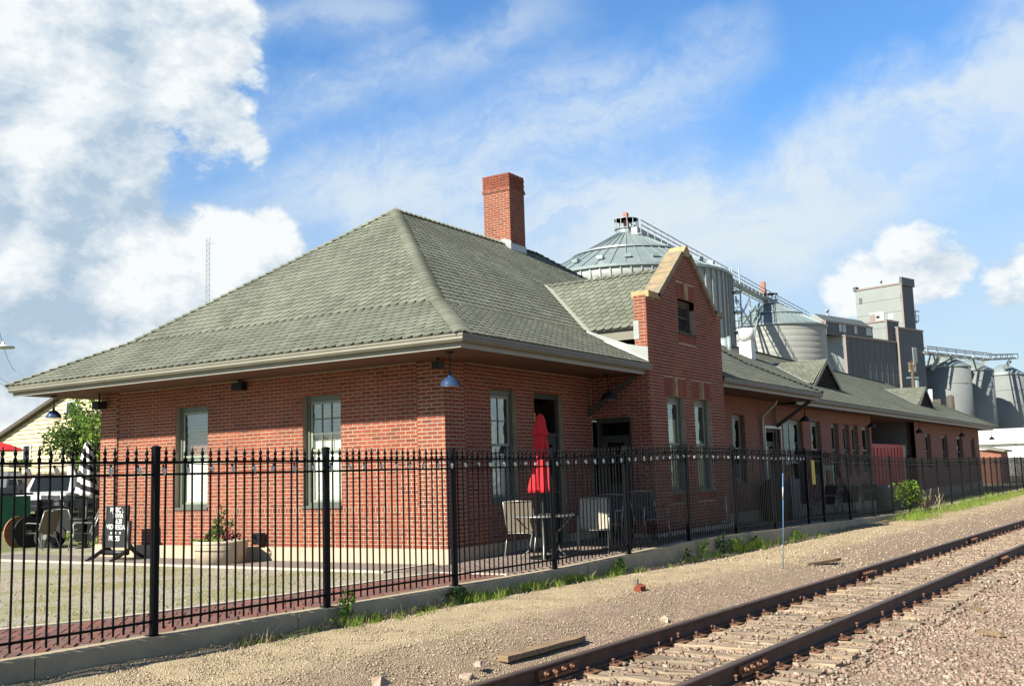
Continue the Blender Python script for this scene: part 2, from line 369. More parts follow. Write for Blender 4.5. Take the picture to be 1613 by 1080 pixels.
def glass_mat(name, tint=(.90, .94, .91), refl=.30):
    m = bpy.data.materials.new(name); m.use_nodes = True; t = NT(m.node_tree); t.n.remove(t.n['Principled BSDF'])
    tr = t.add('ShaderNodeBsdfTransparent', inp={'Color': tint}); gp_ = t.add('ShaderNodeNewGeometry').outputs['Position']; bmp = t.add('ShaderNodeBump', inp={'Height': t.noise(gp_, 2.3, 2, .5), 'Strength': .35, 'Distance': .05}); gl = t.add('ShaderNodeBsdfGlossy', inp={'Roughness': .02, 'Color': (.85, .95, .92), 'Normal': bmp.outputs[0]})
    lw = t.add('ShaderNodeLayerWeight', inp={'Blend': .18}); f = t.math('ADD', t.math('MULTIPLY', lw.outputs[0], 1 - refl), refl, clamp=True)
    ms = t.add('ShaderNodeMixShader', inp={0: f, 1: tr.outputs[0], 2: gl.outputs[0]}); t.l.new(ms.outputs[0], t.n['Material Output'].inputs[0]); return m
M['glass'] = glass_mat('window_glass', refl=.24); M['glass_dark'] = glass_mat('dim_window_glass', (.35, .4, .38), .05)
def leaf_mat(name, c1, c2, trans=.35):
    m = bpy.data.materials.new(name); m.use_nodes = True; t = NT(m.node_tree); bs = t.n['Principled BSDF']
    a = t.add('ShaderNodeAttribute', attribute_name='rnd').outputs['Fac']
    c = t.mix(a, c1, c2); t.set(bs, 'Base Color', c); t.set(bs, 'Roughness', .6); t.set(bs, 'Specular IOR Level', .3)
    tl = t.add('ShaderNodeBsdfTranslucent', inp={'Color': c}); ms = t.add('ShaderNodeMixShader', inp={0: trans, 1: bs.outputs[0], 2: tl.outputs[0]})
    t.l.new(ms.outputs[0], t.n['Material Output'].inputs[0]); return m
M['leaf'] = leaf_mat('leaf', (.035, .075, .018), (.10, .17, .035))
M['leaf_bright'] = leaf_mat('leaf_bright', (.10, .19, .02), (.22, .34, .05))
M['grass'] = leaf_mat('grass', (.12, .20, .02), (.32, .42, .08), .5)
M['purple_leaf'] = leaf_mat('purple_leaf', (.03, .008, .012), (.09, .02, .03))
M['dry'] = leaf_mat('dry_twig', (.20, .15, .09), (.30, .24, .15), .1)
def ground_mat(name, kind):
    m = bpy.data.materials.new(name); m.use_nodes = True; t = NT(m.node_tree); bs = t.n['Principled BSDF']
    g = t.add('ShaderNodeNewGeometry').outputs['Position']; sp = t.add('ShaderNodeSeparateXYZ', inp={0: g})
    v = t.add('ShaderNodeTexVoronoi', inp={'Vector': g, 'Scale': 60.0}); v2 = t.add('ShaderNodeTexVoronoi', inp={'Vector': g, 'Scale': 24.0})
    big = t.noise(g, .55, 6, .62); mid = t.noise(g, 3.0, 5, .6)
    if kind == 'lane':
        pc = t.mix(v.outputs['Color'], (.42, .33, .195), (.62, .51, .325)); pc = t.mix(t.ramp(mid, .35, .7), pc, (.46, .37, .25))
        bc = t.mix(v2.outputs['Color'], (.25, .175, .13), (.44, .325, .25))
        edge = t.math('ADD', sp.outputs[1], t.math('ADD', t.math('MULTIPLY', t.math('SUBTRACT', big, .5), 1.6), t.math('MULTIPLY', sp.outputs[0], .03)))
        c = t.mix(t.ramp(edge, -4.4, -3.7), bc, pc)
        c = t.mix(t.math('MULTIPLY', t.ramp(big, .50, .66), .55), c, (.33, .265, .165))
        dk = t.noise(t.add('ShaderNodeMapping', inp={'Vector': g, 'Scale': (.35, 1.6, 1)}).outputs[0], 1.0, 6, .65); c = t.mix(t.math('MULTIPLY', t.ramp(dk, .52, .70), .45), c, (.25, .20, .13))
        # earthy verge with green film far to the right
        vg = t.math('MULTIPLY', t.ramp(sp.outputs[0], 12, 26), t.ramp(t.noise(g, .9, 5, .6), .42, .62))
        c = t.mix(t.math('MULTIPLY', vg, .5), c, (.30, .215, .13))
    else:
        pc = t.mix(v.outputs['Color'], (.33, .30, .23), (.52, .49, .41))
        gr = t.ramp(t.math('ADD', big, t.math('MULTIPLY', mid, .35)), .62, .80)
        c = t.mix(t.math('MULTIPLY', gr, .75), pc, (.27, .27, .09))
        far = t.ramp(sp.outputs[1], 12.4, 13.4); c = t.mix(t.math('MULTIPLY', far, .85), c, t.mix(mid, (.07, .12, .025), (.28, .26, .13)))
    t.set(bs, 'Base Color', t.mix(1.0, c, (ALB,) * 3, 'MULTIPLY')); t.set(bs, 'Roughness', .95); t.set(bs, 'Specular IOR Level', .2)
    h = t.math('ADD', t.math('MULTIPLY', v.outputs['Distance'], -1), t.math('MULTIPLY', mid, .5))
    bp = t.add('ShaderNodeBump', inp={'Height': h, 'Strength': .8, 'Distance': .02}); t.set(bs, 'Normal', bp.outputs[0]); return m
M['lane'] = ground_mat('gravel_lane', 'lane'); M['yard'] = ground_mat('gravel_yard', 'yard')
M['pebble'] = piece_mat('pebble', [(.385, .305, .20), (.45, .375, .26), (.34, .265, .18), (.425, .345, .235), (.50, .43, .32), (.37, .285, .19)], .9, .15, 80, .2)
M['ballast'] = piece_mat('ballast', [(.285, .195, .145), (.36, .262, .20), (.24, .165, .125), (.40, .315, .245), (.32, .205, .155), (.30, .24, .18), (.44, .37, .285), (.22, .16, .13)], .9, .2, 60, .3)
def bricktex(name):
    m = bpy.data.materials.new(name); m.use_nodes = True; t = NT(m.node_tree); bs = t.n['Principled BSDF']
    g = t.add('ShaderNodeNewGeometry').outputs['Position']; sp = t.add('ShaderNodeSeparateXYZ', inp={0: g})
    uv = t.add('ShaderNodeCombineXYZ', inp={0: t.math('ADD', sp.outputs[0], sp.outputs[1]), 1: sp.outputs[2], 2: 0.0}).outputs[0]
    b = t.add('ShaderNodeTexBrick', inp={'Vector': uv, 'Color1': (.20, .048, .028), 'Color2': (.30, .075, .042), 'Mortar': (.36, .28, .20), 'Scale': 1.0, 'Mortar Size': .009, 'Brick Width': .21, 'Row Height': .0677, 'Bias': 0.0})
    t.set(bs, 'Base Color', t.mix(1.0, b.outputs[0], (ALB,) * 3, 'MULTIPLY')); t.set(bs, 'Roughness', .9)
    bp = t.add('ShaderNodeBump', inp={'Height': b.outputs['Fac'], 'Strength': .5, 'Distance': .008}); bp.invert = True; t.set(bs, 'Normal', bp.outputs[0]); return m
M['bricktex'] = bricktex('far_brick')
M['board_rock'] = mat('pink_rock', (.40, .30, .23), .95, var=.15, vscale=30, bump=.4)
# ================================================================ ground
def interp(x, xs, ys): return float(np.interp(x, xs, ys))
FX = [-40, -7.4, -4.9, -2.8, -.3, 2, 4.35, 7.2, 9.2, 11.7, 13, 15.3, 18.5, 24, 32, 60, 120]
FZ = [.18, .18, .18, .185, .185, .235, .285, .265, .225, .215, .18, .12, .08, -.005, -.03, -.03, -.03]
def kz(x): return interp(x, FX, FZ)                       # kerb top
def ky(x): return interp(x, [-40, -7.4, 2, 12, 32, 120], [-.45, -1.85, -2.33, -2.53, -2.62, -2.8])   # kerb centre line
def track_y(x): return -5.60 - .0425 * (x + 6.3)          # far rail head, gauge edge
def lane_z(x, y):
    k = ky(x); base = min(0.0 - .05 * np.clip((x - 0) / 4, 0, 1), kz(x) - .015)
    d = y - track_y(x)
    s = np.clip((d - .15) / 1.7, 0, 1); s = s * s * (3 - 2 * s)
    return -.315 + (base + .315) * s
def yard_z(x, y):
    z = kz(x) - .012
    if y > 18: z = z + (.6 - .17) * min(1, (y - 18) / 12)
    return z
def sheet(name, xs, ys, fz, m, noise=0.0, kind='structure'):
    xs = np.array(xs); n = len(xs); mb = MB(); mb.cs = True; vs = []; m_ = len(ys(xs[0]))
    for x in xs:
        for y in ys(x): vs.append((x, y, fz(x, y) + (rng.normal() * noise)))
    mb.add(vs, [(i * m_ + j, (i + 1) * m_ + j, (i + 1) * m_ + j + 1, i * m_ + j + 1) for i in range(n - 1) for j in range(m_ - 1)])
    return struct(name, mb, m, kind)
gx = np.concatenate([[-900, -300, -100, -50, -30, -20], np.arange(-14, 30, .25), np.arange(30, 60, 1.5), [62, 70, 80, 100, 150, 300, 900, 2500]])
gy = np.concatenate([[-900, -200, -60, -30, -20, -15, -12.5], np.arange(-11, -3.0, .22)])
sheet('gravel_lane', gx, lambda x: np.concatenate([np.minimum(gy, ky(x) - .6), ky(x) + np.array([-.5, -.3, -.1])]), lane_z, M['lane'], .007)
sheet('yard_ground', np.concatenate([[-2500, -900, -100, -40, -20], np.arange(-12, 26, .5), np.arange(28, 70, 4), [80, 120, 200, 400, 900, 2500]]),
      lambda x: np.concatenate([[ky(x) + .05], np.maximum(ky(x) + .1, np.array([-1.5, -1, 0, 1.5, 3, 5, 8, 12, 16, 18, 20, 22, 25, 28, 30, 40, 60, 100, 200, 400, 900, 2500]))]), yard_z, M['yard'])

# kerb wall under the fence
seg0 = -30.0; nseg = 0
while seg0 < 62:
    L_ = 3.05; kx = np.linspace(seg0 + .006, seg0 + L_ - .006, 7); vs = []; mb = MB(); dy, dz0, dz1 = rng.normal() * .004, rng.normal() * .004, rng.normal() * .004
    for t_, x in enumerate(kx):
        y, z = ky(x) + dy, kz(x) + dz0 + (dz1 - dz0) * t_ / 6
        for o, dz in ((-.115, -.5), (-.11, -.014 - abs(rng.normal()) * .003), (-.098, rng.normal() * .002), (.09, 0), (.10, -.012), (.10, -.4)): vs.append((x, y + o, z + dz))
    mb.add(vs, [(i * 6 + j, (i + 1) * 6 + j, (i + 1) * 6 + j + 1, i * 6 + j + 1) for i in range(6) for j in range(5)] + [tuple(range(6))[::-1], tuple(36 + j for j in range(6))])
    struct('kerb', mb, M['concrete']); seg0 += L_
# paths by the building: pale edging strips, patio bed, paver bed
mb = MB(); Z = lambda x: kz(x) - .012
def strip(mb, p, q, w, h0, h1):
    p, q = np.array(p), np.array(q); d = (q - p) / np.linalg.norm(q - p); n = np.array((-d[1], d[0])) * w / 2
    m_ = max(2, int(np.linalg.norm(q - p) / .6)); vs = []
    for i in range(m_):
        c = p + (q - p) * i / (m_ - 1); z = Z(c[0])
        for o, hh in ((-1, h0), (-1, h1), (1, h1), (1, h0)): vs.append((*(c + n * o), z + hh))
    mb.add(vs, [(i * 4 + j, (i + 1) * 4 + j, (i + 1) * 4 + j + 1, i * 4 + j + 1) for i in range(m_ - 1) for j in range(3)] + [(0, 1, 2, 3), ((m_ - 1) * 4 + 3, (m_ - 1) * 4 + 2, (m_ - 1) * 4 + 1, (m_ - 1) * 4)])
INNER = [(-14, .75), (-7.7, .05), (-6.67, -.31), (-5.57, -.46), (-4.2, -.57), (-2.5, -.66), (-1.36, -.80)]
for a_, b_ in zip(INNER[:-1], INNER[1:]): strip(mb, a_, b_, .10, -.05, .030)
strip(mb, (-1.40, .20), (-1.36, 12.2), .09, -.05, .032)
strip(mb, (-1.45, .22), (-.05, .26), .09, -.05, .030)
strip(mb, (-1.34, -.80), (-1.30, -2.03), .09, -.05, .032)
struct('path_edging', mb, M['edging'])
mb = MB(); mb.add([(-1.36, .2, .185), (-.02, .2, .185), (-.02, 12.2, .185), (-1.36, 12.2, .185)], [(0, 1, 2, 3)]); struct('side_path', mb, mat('path_paving', (.22, .185, .16), .9, var=.12, vscale=4, bump=.4, bscale=40, dirt=.3))
mb = MB(); px_ = np.arange(-1.3, 12.1, .6); vs = []
for x in px_:
    for y in (ky(x) + .1, .0 if x > -.1 else .2): vs.append((x, y, Z(x) + .006))
mb.add(vs, [(2 * i, 2 * i + 2, 2 * i + 3, 2 * i + 1) for i in range(len(px_) - 1)]); patio = struct('patio', mb, M['jointsand'])
mb = MB(); vs = []; bx_ = np.arange(-14, -1.3, .6)
for x in bx_:
    for y in (ky(x) + .1, interp(x, [p[0] for p in INNER], [p[1] for p in INNER])): vs.append((x, y, Z(x) + .006))
mb.add(vs, [(2 * i, 2 * i + 2, 2 * i + 3, 2 * i + 1) for i in range(len(bx_) - 1)]); pavebed = struct('brick_paving', mb, M['jointsand'])

def brick_box(L, H, D, ch=0.0):
    """one piece, front at +Z (proud of its bed), open behind"""
    a, b = L / 2, H / 2; c = .0035
    return [(-a, -b, 0), (a, -b, 0), (a, b, 0), (-a, b, 0), (-a + c, -b + c, D), (a - c, -b + c, D), (a - c, b - c, D), (-a + c, b - c, D)], [(4, 5, 6, 7), (0, 1, 5, 4), (1, 2, 6, 5), (2, 3, 7, 6), (3, 0, 4, 7)]
def pieces(parent, name, items, mt, nsingle, L, H, D, lift=(0, 0, 0)):
    """items: (centre, u, v, n, len, hgt, rnd) ; nearest full ones become objects of their own, the rest one mesh"""
    items = sorted(items, key=lambda t: float(np.linalg.norm(np.asarray(t[0]) - CAM)))
    mb = MB(); cnt = 0; me = None; base = base_of(parent)
    for c, u, v, n, l, h, r in items:
        if cnt < nsingle and abs(l - L) < 1e-4 and abs(h - H) < 1e-4:
            if me is None:
                q = MB(); vs, fs = brick_box(L, H, D); q.add(vs, fs); me = q.mesh(name, mt)
            inst(name, me, parent, basis(np.asarray(c) - base, u, v, n), r); cnt += 1
        else:
            vs, fs = brick_box(l, h, D + random.uniform(-.0008, .0006)); mb.cr = r
            u_, v_, n_ = np.asarray(u), np.asarray(v), np.asarray(n)
            mb.add([np.asarray(c) + u_ * p[0] + v_ * p[1] + n_ * p[2] for p in vs], fs)
    if mb.v: part(name, mb, mt, parent, kind='stuff')
# herringbone in the strip, running bond on the patio
items = []; c45 = math.sqrt(.5); U1, U2 = np.array((c45, c45, 0)), np.array((-c45, c45, 0)); a = .1
for i in range(-160, 160):
    for j in range(-160, 160):
        k_ = (i - j) % 4
        if k_ == 0: cx, cy, hor = i + 1, j + .5, True
        elif k_ == 3: cx, cy, hor = i + .5, j + 1, False
        else: continue
        p = np.array((-7., -1.)) + (U1[:2] * cx + U2[:2] * cy) * a
        x, y = p
        if not (-12.5 < x < -1.4): continue
        if not (ky(x) + .18 < y < interp(x, [q[0] for q in INNER], [q[1] for q in INNER]) - .10): continue
        tl = rng.normal() * .012
        items.append(((x, y, Z(x) + .006 + rng.normal() * .0015), U1 if hor else U2, U2 if hor else -U1, np.array((tl, rng.normal() * .012, 1)), .192, .092, random.random()))
pieces(pavebed, 'paver', items, M['paver'], 300, .192, .092, .016)
items = []; row = 0; x = -1.22
while x < 9.5:
    y = -2.25 + (row % 2) * .1
    while y < .15:
        if y > ky(x) + .22 and (y < -.14 or x < -.25): items.append(((x, y, Z(x) + .006 + rng.normal() * .001), np.array((0, 1., 0)), np.array((-1., 0, 0)), np.array((0, 0, 1.)), .192, .092, random.random()))
        y += .2
    x += .1; row += 1
pieces(patio, 'paver', items, M['patio'], 300, .192, .092, .014)

# ================================================================ depot
DEP = thing('depot_building', 'red brick railway depot with flared hip roof and gabled bay behind the black fence', 'depot building', (0, 0, .2))
WD = 9.10; ZF = .433; CH = .0677; ZS = 3.60; ZT, ZB = 3.185, 1.143
X, Y, Zv = np.array((1., 0, 0)), np.array((0, 1., 0)), np.array((0, 0, 1.))

def brick_field(O, u, n, u0, u1, z0, z1, holes=(), off=.0, rowlock=None, inside=None, L=.205, gap=.0125):
    """running bond; holes (a,b,z0,z1); rowlock (z0,z1) band of upright bricks; inside(u,z) clips. Returns items"""
    out = []; z = z0; row = 0; H = CH - gap
    while z < z1 - .02:
        zc = z + CH / 2
        if rowlock and rowlock[0] - .01 <= z < rowlock[1] - .01:
            hh = rowlock[1] - rowlock[0]; w = .0675; a_ = u0
            while a_ < u1 - .03:
                c_ = a_ + w / 2
                if not any(h[0] < c_ < h[1] and h[2] < z + hh / 2 < h[3] for h in holes): out.append((O + u * c_ + Zv * (z + hh / 2), u, Zv, n, w - gap, hh - gap, random.random()))
                a_ += w
            z += hh; continue
        segs = [(u0, u1)]
        for h in holes:
            if h[2] - .012 < zc < h[3] + .012:
                ns = []
                for s0, s1 in segs:
                    if h[1] <= s0 or h[0] >= s1: ns.append((s0, s1)); continue
                    if h[0] > s0: ns.append((s0, h[0]))
                    if h[1] < s1: ns.append((h[1], s1))
                segs = ns
        if inside: segs = [s for s in (inside(*s, zc) for s in segs) if s]
        for s0, s1 in segs:
            ph = (row % 2) * (L + gap) / 2 + off
            a_ = u0 + ph - (L + gap) * math.ceil((u0 + ph - s0) / (L + gap) + 1)
            while a_ < s1:
                b0, b1 = max(a_, s0), min(a_ + L, s1)
                if b1 - b0 > .025: out.append((O + u * (b0 + b1) / 2 + Zv * zc, u, Zv, n, b1 - b0, H, random.random()))
                a_ += L + gap
        z += CH; row += 1
    return out
def wall_slab(mb, O, u, n, u0, u1, z0, z1, holes=(), depth=.25):
    """mortar faced slab with openings, cut into rectangles"""
    us = sorted({u0, u1, *[np.clip(h[k], u0, u1) for h in holes for k in (0, 1)]}); zs = sorted({z0, z1, *[np.clip(h[k], z0, z1) for h in holes for k in (2, 3)]})
    for i in range(len(us) - 1):
        for j in range(len(zs) - 1):
            uc, zc = (us[i] + us[i + 1]) / 2, (zs[j] + zs[j + 1]) / 2
            if any(h[0] < uc < h[1] and h[2] < zc < h[3] for h in holes): continue
            a_, b_ = us[i], us[i + 1]; P = [O + u * a_ + Zv * zs[j], O + u * b_ + Zv * zs[j], O + u * b_ + Zv * zs[j + 1], O + u * a_ + Zv * zs[j + 1]]
            mb.add(P + [p - n * depth for p in P], [(0, 1, 2, 3), (7, 6, 5, 4)])
    for h in holes:                                          # reveals
        a_, b_, c_, d_ = h[:4]; P = [O + u * a_ + Zv * c_, O + u * b_ + Zv * c_, O + u * b_ + Zv * d_, O + u * a_ + Zv * d_]; Q = [p - n * depth for p in P]
        mb.add(P + Q, [(0, 4, 5, 1), (1, 5, 6, 2), (2, 6, 7, 3), (3, 7, 4, 0)])

# -- left end wall (x = 0) : u runs towards -Y so that u x z = -X outward
uL = -Y; nL = -X; OL = np.array((0, WD, 0.))
L1 = (WD - 6.75, WD - 5.80, ZB, ZT); L2 = (WD - 3.24, WD - 2.31, ZB, ZT)
mb = MB(); wall_slab(mb, OL - nL * .0, uL, nL, 0, WD, ZF, ZS, [L1, L2])
wl = part('end_wall', mb, M['mortar'], DEP)
RL = (1.042, 1.143)
left_items = brick_field(OL, uL, nL, .55, WD - .55, ZF, ZS, [L1, L2], rowlock=RL)
# corner piers stand 4 cm proud
mb = MB(); pier_items = []
for a_, b_ in ((0, .55), (WD - .55, WD)):
    O_ = OL
    mb = MB(); mb.box((-.040, WD - b_ - (.04 if a_ else -.012), ZF), (.002, WD - a_ - (.012 if a_ else 0), ZS)); pier = part('corner_pier', mb, M['mortar'], DEP)
    pier_items += brick_field(O_, uL, nL, a_, b_ + (.0445 if a_ else 0), ZF, ZS, off=.0)
# -- front wall (y = 0) : u = +X, outward -Y
uF = X; nF = -Y; OF = np.zeros(3)
F1 = (1.42, 2.30, ZB, ZT); F2 = (2.92, 4.03, .25, ZT)
mbf = MB(); wall_slab(mbf, OF - nF * .0, uF, nF, 0, 5.27, ZF, ZS, [F1, F2])
wf = part('front_wall', mbf, M['mortar'], DEP)
front_items = brick_field(OF, uF, nF, .55, 5.25, ZF, ZS, [F1, (2.92, 4.03, 0, ZT)], rowlock=RL)
mb = MB(); mb.box((.003, -.040, ZF), (.54, .002, ZS)); pier = part('corner_pier', mb, M['mortar'], DEP)
pier_items += brick_field(OF, uF, nF, -.040, .55, ZF, ZS)
# -- bay: x 5.27..9.40, front y = -1.36
BX0, BX1, BY = 5.27, 9.40, -1.36; BC = 7.42
G1 = (6.10, 7.03, ZB, ZT); G2 = (7.56, 8.50, ZB, ZT); G3 = (6.90, 7.83, 4.60, 5.38)
OB = np.array((0, BY, 0.))
def gab(s0, s1, z):
    if z < 5.20: return (s0, s1)
    if z > 6.50: return None
    hw = .10 + (6.50 - z) * (1.62 / 1.30); a_, b_ = max(s0, BC - hw), min(s1, BC + hw)
    return (a_, b_) if b_ - a_ > .03 else None
lint = [(6.10 - .12, 7.03 + .12, ZT, ZT + .40), (7.56 - .12, 8.50 + .12, ZT, ZT + .40), (6.86, 7.87, 5.38, 5.74)]
sill = [(6.05, 7.08, ZB - .21, ZB), (7.51, 8.55, ZB - .21, ZB), (6.86, 7.87, 4.39, 4.60)]
bay_items = brick_field(OB, uF, nF, BX0, BX1, .36, 6.5, [G1, G2, G3] + lint + sill, inside=gab)
def upright(O, u, n, s0, s1, z0, z1, skip=None, w=.0675, g=.010):
    out = []; k = max(1, round((s1 - s0) / w)); w = (s1 - s0) / k
    for i in range(k):
        c_ = s0 + w * (i + .5)
        if skip and skip[0] - w * .3 < c_ < skip[1] + w * .3: continue
        out.append((O + u * c_ + Zv * (z0 + z1) / 2, u, Zv, n, w - g, z1 - z0 - g, random.random()))
    return out
for h, ks in zip(lint, ((6.49, 6.64), (7.96, 8.10), (7.27, 7.47))): bay_items += upright(OB, uF, nF, h[0], h[1], h[2], h[3], ks)
for h in sill: bay_items += upright(OB, uF, nF, *h)
mb = MB()
wall_slab(mb, OB - nF * .0, uF, nF, BX0, BX1, .36, 5.20, [G1, G2, G3], .29)
P = [(BX0 + .42, 5.20), (BX1 - .36, 5.20), (BC + .10, 6.50), (BC - .10, 6.50)]
# gable triangle split round the little window
def gprism(pts): mb.prism([(x, BY + .0, z) for x, z in pts], (0, .28, 0))
hwz = lambda z: .10 + (6.50 - z) * (1.62 / 1.30)
gprism([(BC - hwz(5.20), 5.20), (G3[0], 5.20), (G3[0], 5.38), (BC - hwz(5.38), 5.38)]); gprism([(G3[1], 5.20), (BC + hwz(5.20), 5.20), (BC + hwz(5.38), 5.38), (G3[1], 5.38)])
gprism([(BC - hwz(5.38), 5.38), (BC + hwz(5.38), 5.38), (BC + .10, 6.50), (BC - .10, 6.50)])
# left flank of the bay: brick pier beside the entry, upright parapet above
mb.box((BX0 + .0, BY + .01, .36), (BX0 + .30, -.90, ZS)); mb.box((BX0 + .0, BY + .01, ZS), (BX0 + .30, -1.075, 5.20)); mb.box((BX1 - .30, BY + .01, .36), (BX1 - .0, 0, ZS)); mb.box((BX1 - .30, BY + .01, ZS), (BX1 - .0, -1.075, 5.20))
mb.box((BX0 + .0, -.90, 2.75), (BX0 + .20, 0, ZS))
wb = part('gabled_bay_wall', mb, M['mortar'], DEP)
OBL = np.array((BX0, 0, 0.)); bl = brick_field(OBL, -Y, nL, .90, 1.36, .36, ZS) + brick_field(OBL, -Y, nL, 1.08, 1.36, ZS + .02, 5.20) + brick_field(OBL, -Y, nL, .0, .90, 2.75, ZS)
OBR = np.array((BX1, 0, 0.)); bl += brick_field(OBR, Y, X, -1.36, 0, .36, 5.20, inside=lambda a_, b_, z: (a_, min(b_, -1.08)) if z > ZS else (a_, b_))
# share the 300 separate bricks out: most to the sunlit end wall, some to the piers and front
pieces(wl, 'brick', left_items, M['brick'], 150, .205, CH - .0125, .0045)
pieces(pier, 'brick', pier_items, M['brick'], 60, .205, CH - .0125, .0445)
pieces(wf, 'brick', front_items, M['brick'], 50, .205, CH - .0125, .0045)
pieces(wb, 'brick', bay_items + bl, M['brick'], 40, .205, CH - .0125, .0045)
# keystones
for i, (k0, k1, z0, z1) in enumerate(((6.49, 6.64, ZT + .0, ZT + .42), (7.96, 8.10, ZT, ZT + .42), (7.27, 7.47, 5.385, 5.76))):
    mb = MB(); mb.prism([(k0 + .015, BY - .030, z0), (k1 - .015, BY - .030, z0), (k1 + .01, BY - .030, z1), (k0 - .01, BY - .030, z1)], (0, .05, 0)); part('keystone', mb, M['stone'], wb)
# coping
def cop(pts, name, m_, y0=-1.43, y1=-1.035, label=None):
    mb = MB(); mb.prism([(x, y0, z) for x, z in pts], (0, y1 - y0, 0)); part(name, mb, m_, wb, label=label)
sl_l = (BC - hwz(5.28), 5.28)
for sg in (-1, 1):
    q = lambda x, z: (BC + sg * (x), z)
    e0 = 2.09 if sg < 0 else 2.04
    pts = [q(e0 + .06, 5.20), q(1.60, 5.20), q(1.52, 5.33), q(e0 + .06, 5.33)]
    cop(pts if sg > 0 else pts[::-1], 'shoulder_coping', M['coping_clean'] if sg < 0 else M['coping'])
    n_ = 4
    for i in range(n_):
        t0, t1 = i / n_, (i + 1) / n_ - .006
        def pt(t, o): return (1.60 + (0.17 - 1.60) * t + o * .78, 5.245 + (6.42 - 5.245) * t + o * .62)
        pts = [q(*pt(t0, -.02)), q(*pt(t1, -.02)), q(*pt(t1, .10)), q(*pt(t0, .10))]
        cop(pts, 'coping', M['coping'])
cop([(BC - .20, 6.38), (BC + .20, 6.38), (BC + .235, 6.42), (BC + .06, 6.62), (BC - .03, 6.62), (BC - .235, 6.42)], 'apex_stone', M['coping_clean'], label='yellowed apex stone')
# foundation
mb = MB()
mb.box((-.075, -.075, .05), (0.02, WD + .075, ZF - .002)); mb.box((.021, -.07, .05), (2.9, .02, ZF - .002)); mb.box((4.05, -.07, .05), (5.2, .02, ZF - .002)); mb.box((BX0 - .06, BY - .06, .0), (BX1 + .06, BY + .2, .36)); mb.box((BX0 - .05, BY + .2, 0), (BX0 + .2, -.88, .36))
mb.box((9.5, -.06, -.1), (28.8, .02, ZF - .01)); mb.box((37.1, -.06, -.15), (55, .02, ZF - .05))
part('foundation', mb, M['foundation'], DEP)
# door steps
mb = MB(); mb.box((2.85, -.42, .15), (4.1, .02, .25)); mb.box((4.6, -.95, .2), (5.3, .0, .27)); part('step', mb, M['foundation'], DEP)
# back and hidden walls, so that the building is closed
mb = MB(); mb.box((.3, WD - .25, .1), (55, WD, ZS)); mb.box((.26, .26, .1), (.3, WD - .25, ZS)); part('rear_wall', mb, M['bricktex'], DEP)
# -- long wing (x 9.4 .. 28.9) and end block (37 .. 55.3)
ZW = 3.12
WH = [(13.45, 14.45, 1.2, ZW), (16.05, 17.45, .3, 2.78), (17.85, 19.85, .35, ZW), (20.75, 21.9, 1.2, ZW), (23.2, 24.1, 1.2, ZW), (24.7, 25.57, 1.2, ZW), (25.92, 26.84, 1.2, ZW), (27.4, 28.6, 1.2, ZW)]
EH = [(39.35, 40.6, 1.3, 3.02), (43.55, 45.0, 1.3, 3.02), (47.75, 49.55, 1.3, 3.02), (52.3, 53.6, 1.3, 3.02)]
mb = MB(); wall_slab(mb, OF, uF, nF, 9.4, 28.9, .1, 3.64, WH, .3); mb.box((28.6, .3, .1), (28.9, WD - .26, 3.64)); part('wing_wall', mb, M['bricktex'], DEP)
mb = MB(); wall_slab(mb, OF, uF, nF, 37.0, 55.3, -.1, 3.60, EH, .3); mb.box((55.0, .3, -.1), (55.3, WD - .26, 3.6)); part('end_block_wall', mb, M['bricktex'], DEP)
mb = MB(); mb.box((36.95, .35, 2.0), (37.25, WD - .3, 3.6)); part('grey_cross_wall', mb, M['gray_paint'], DEP)
mb = MB(); mb.box((29.2, 3.6, .0), (36.9, 3.9, 3.6)); part('breezeway_back', mb, M['gray_paint'], DEP)

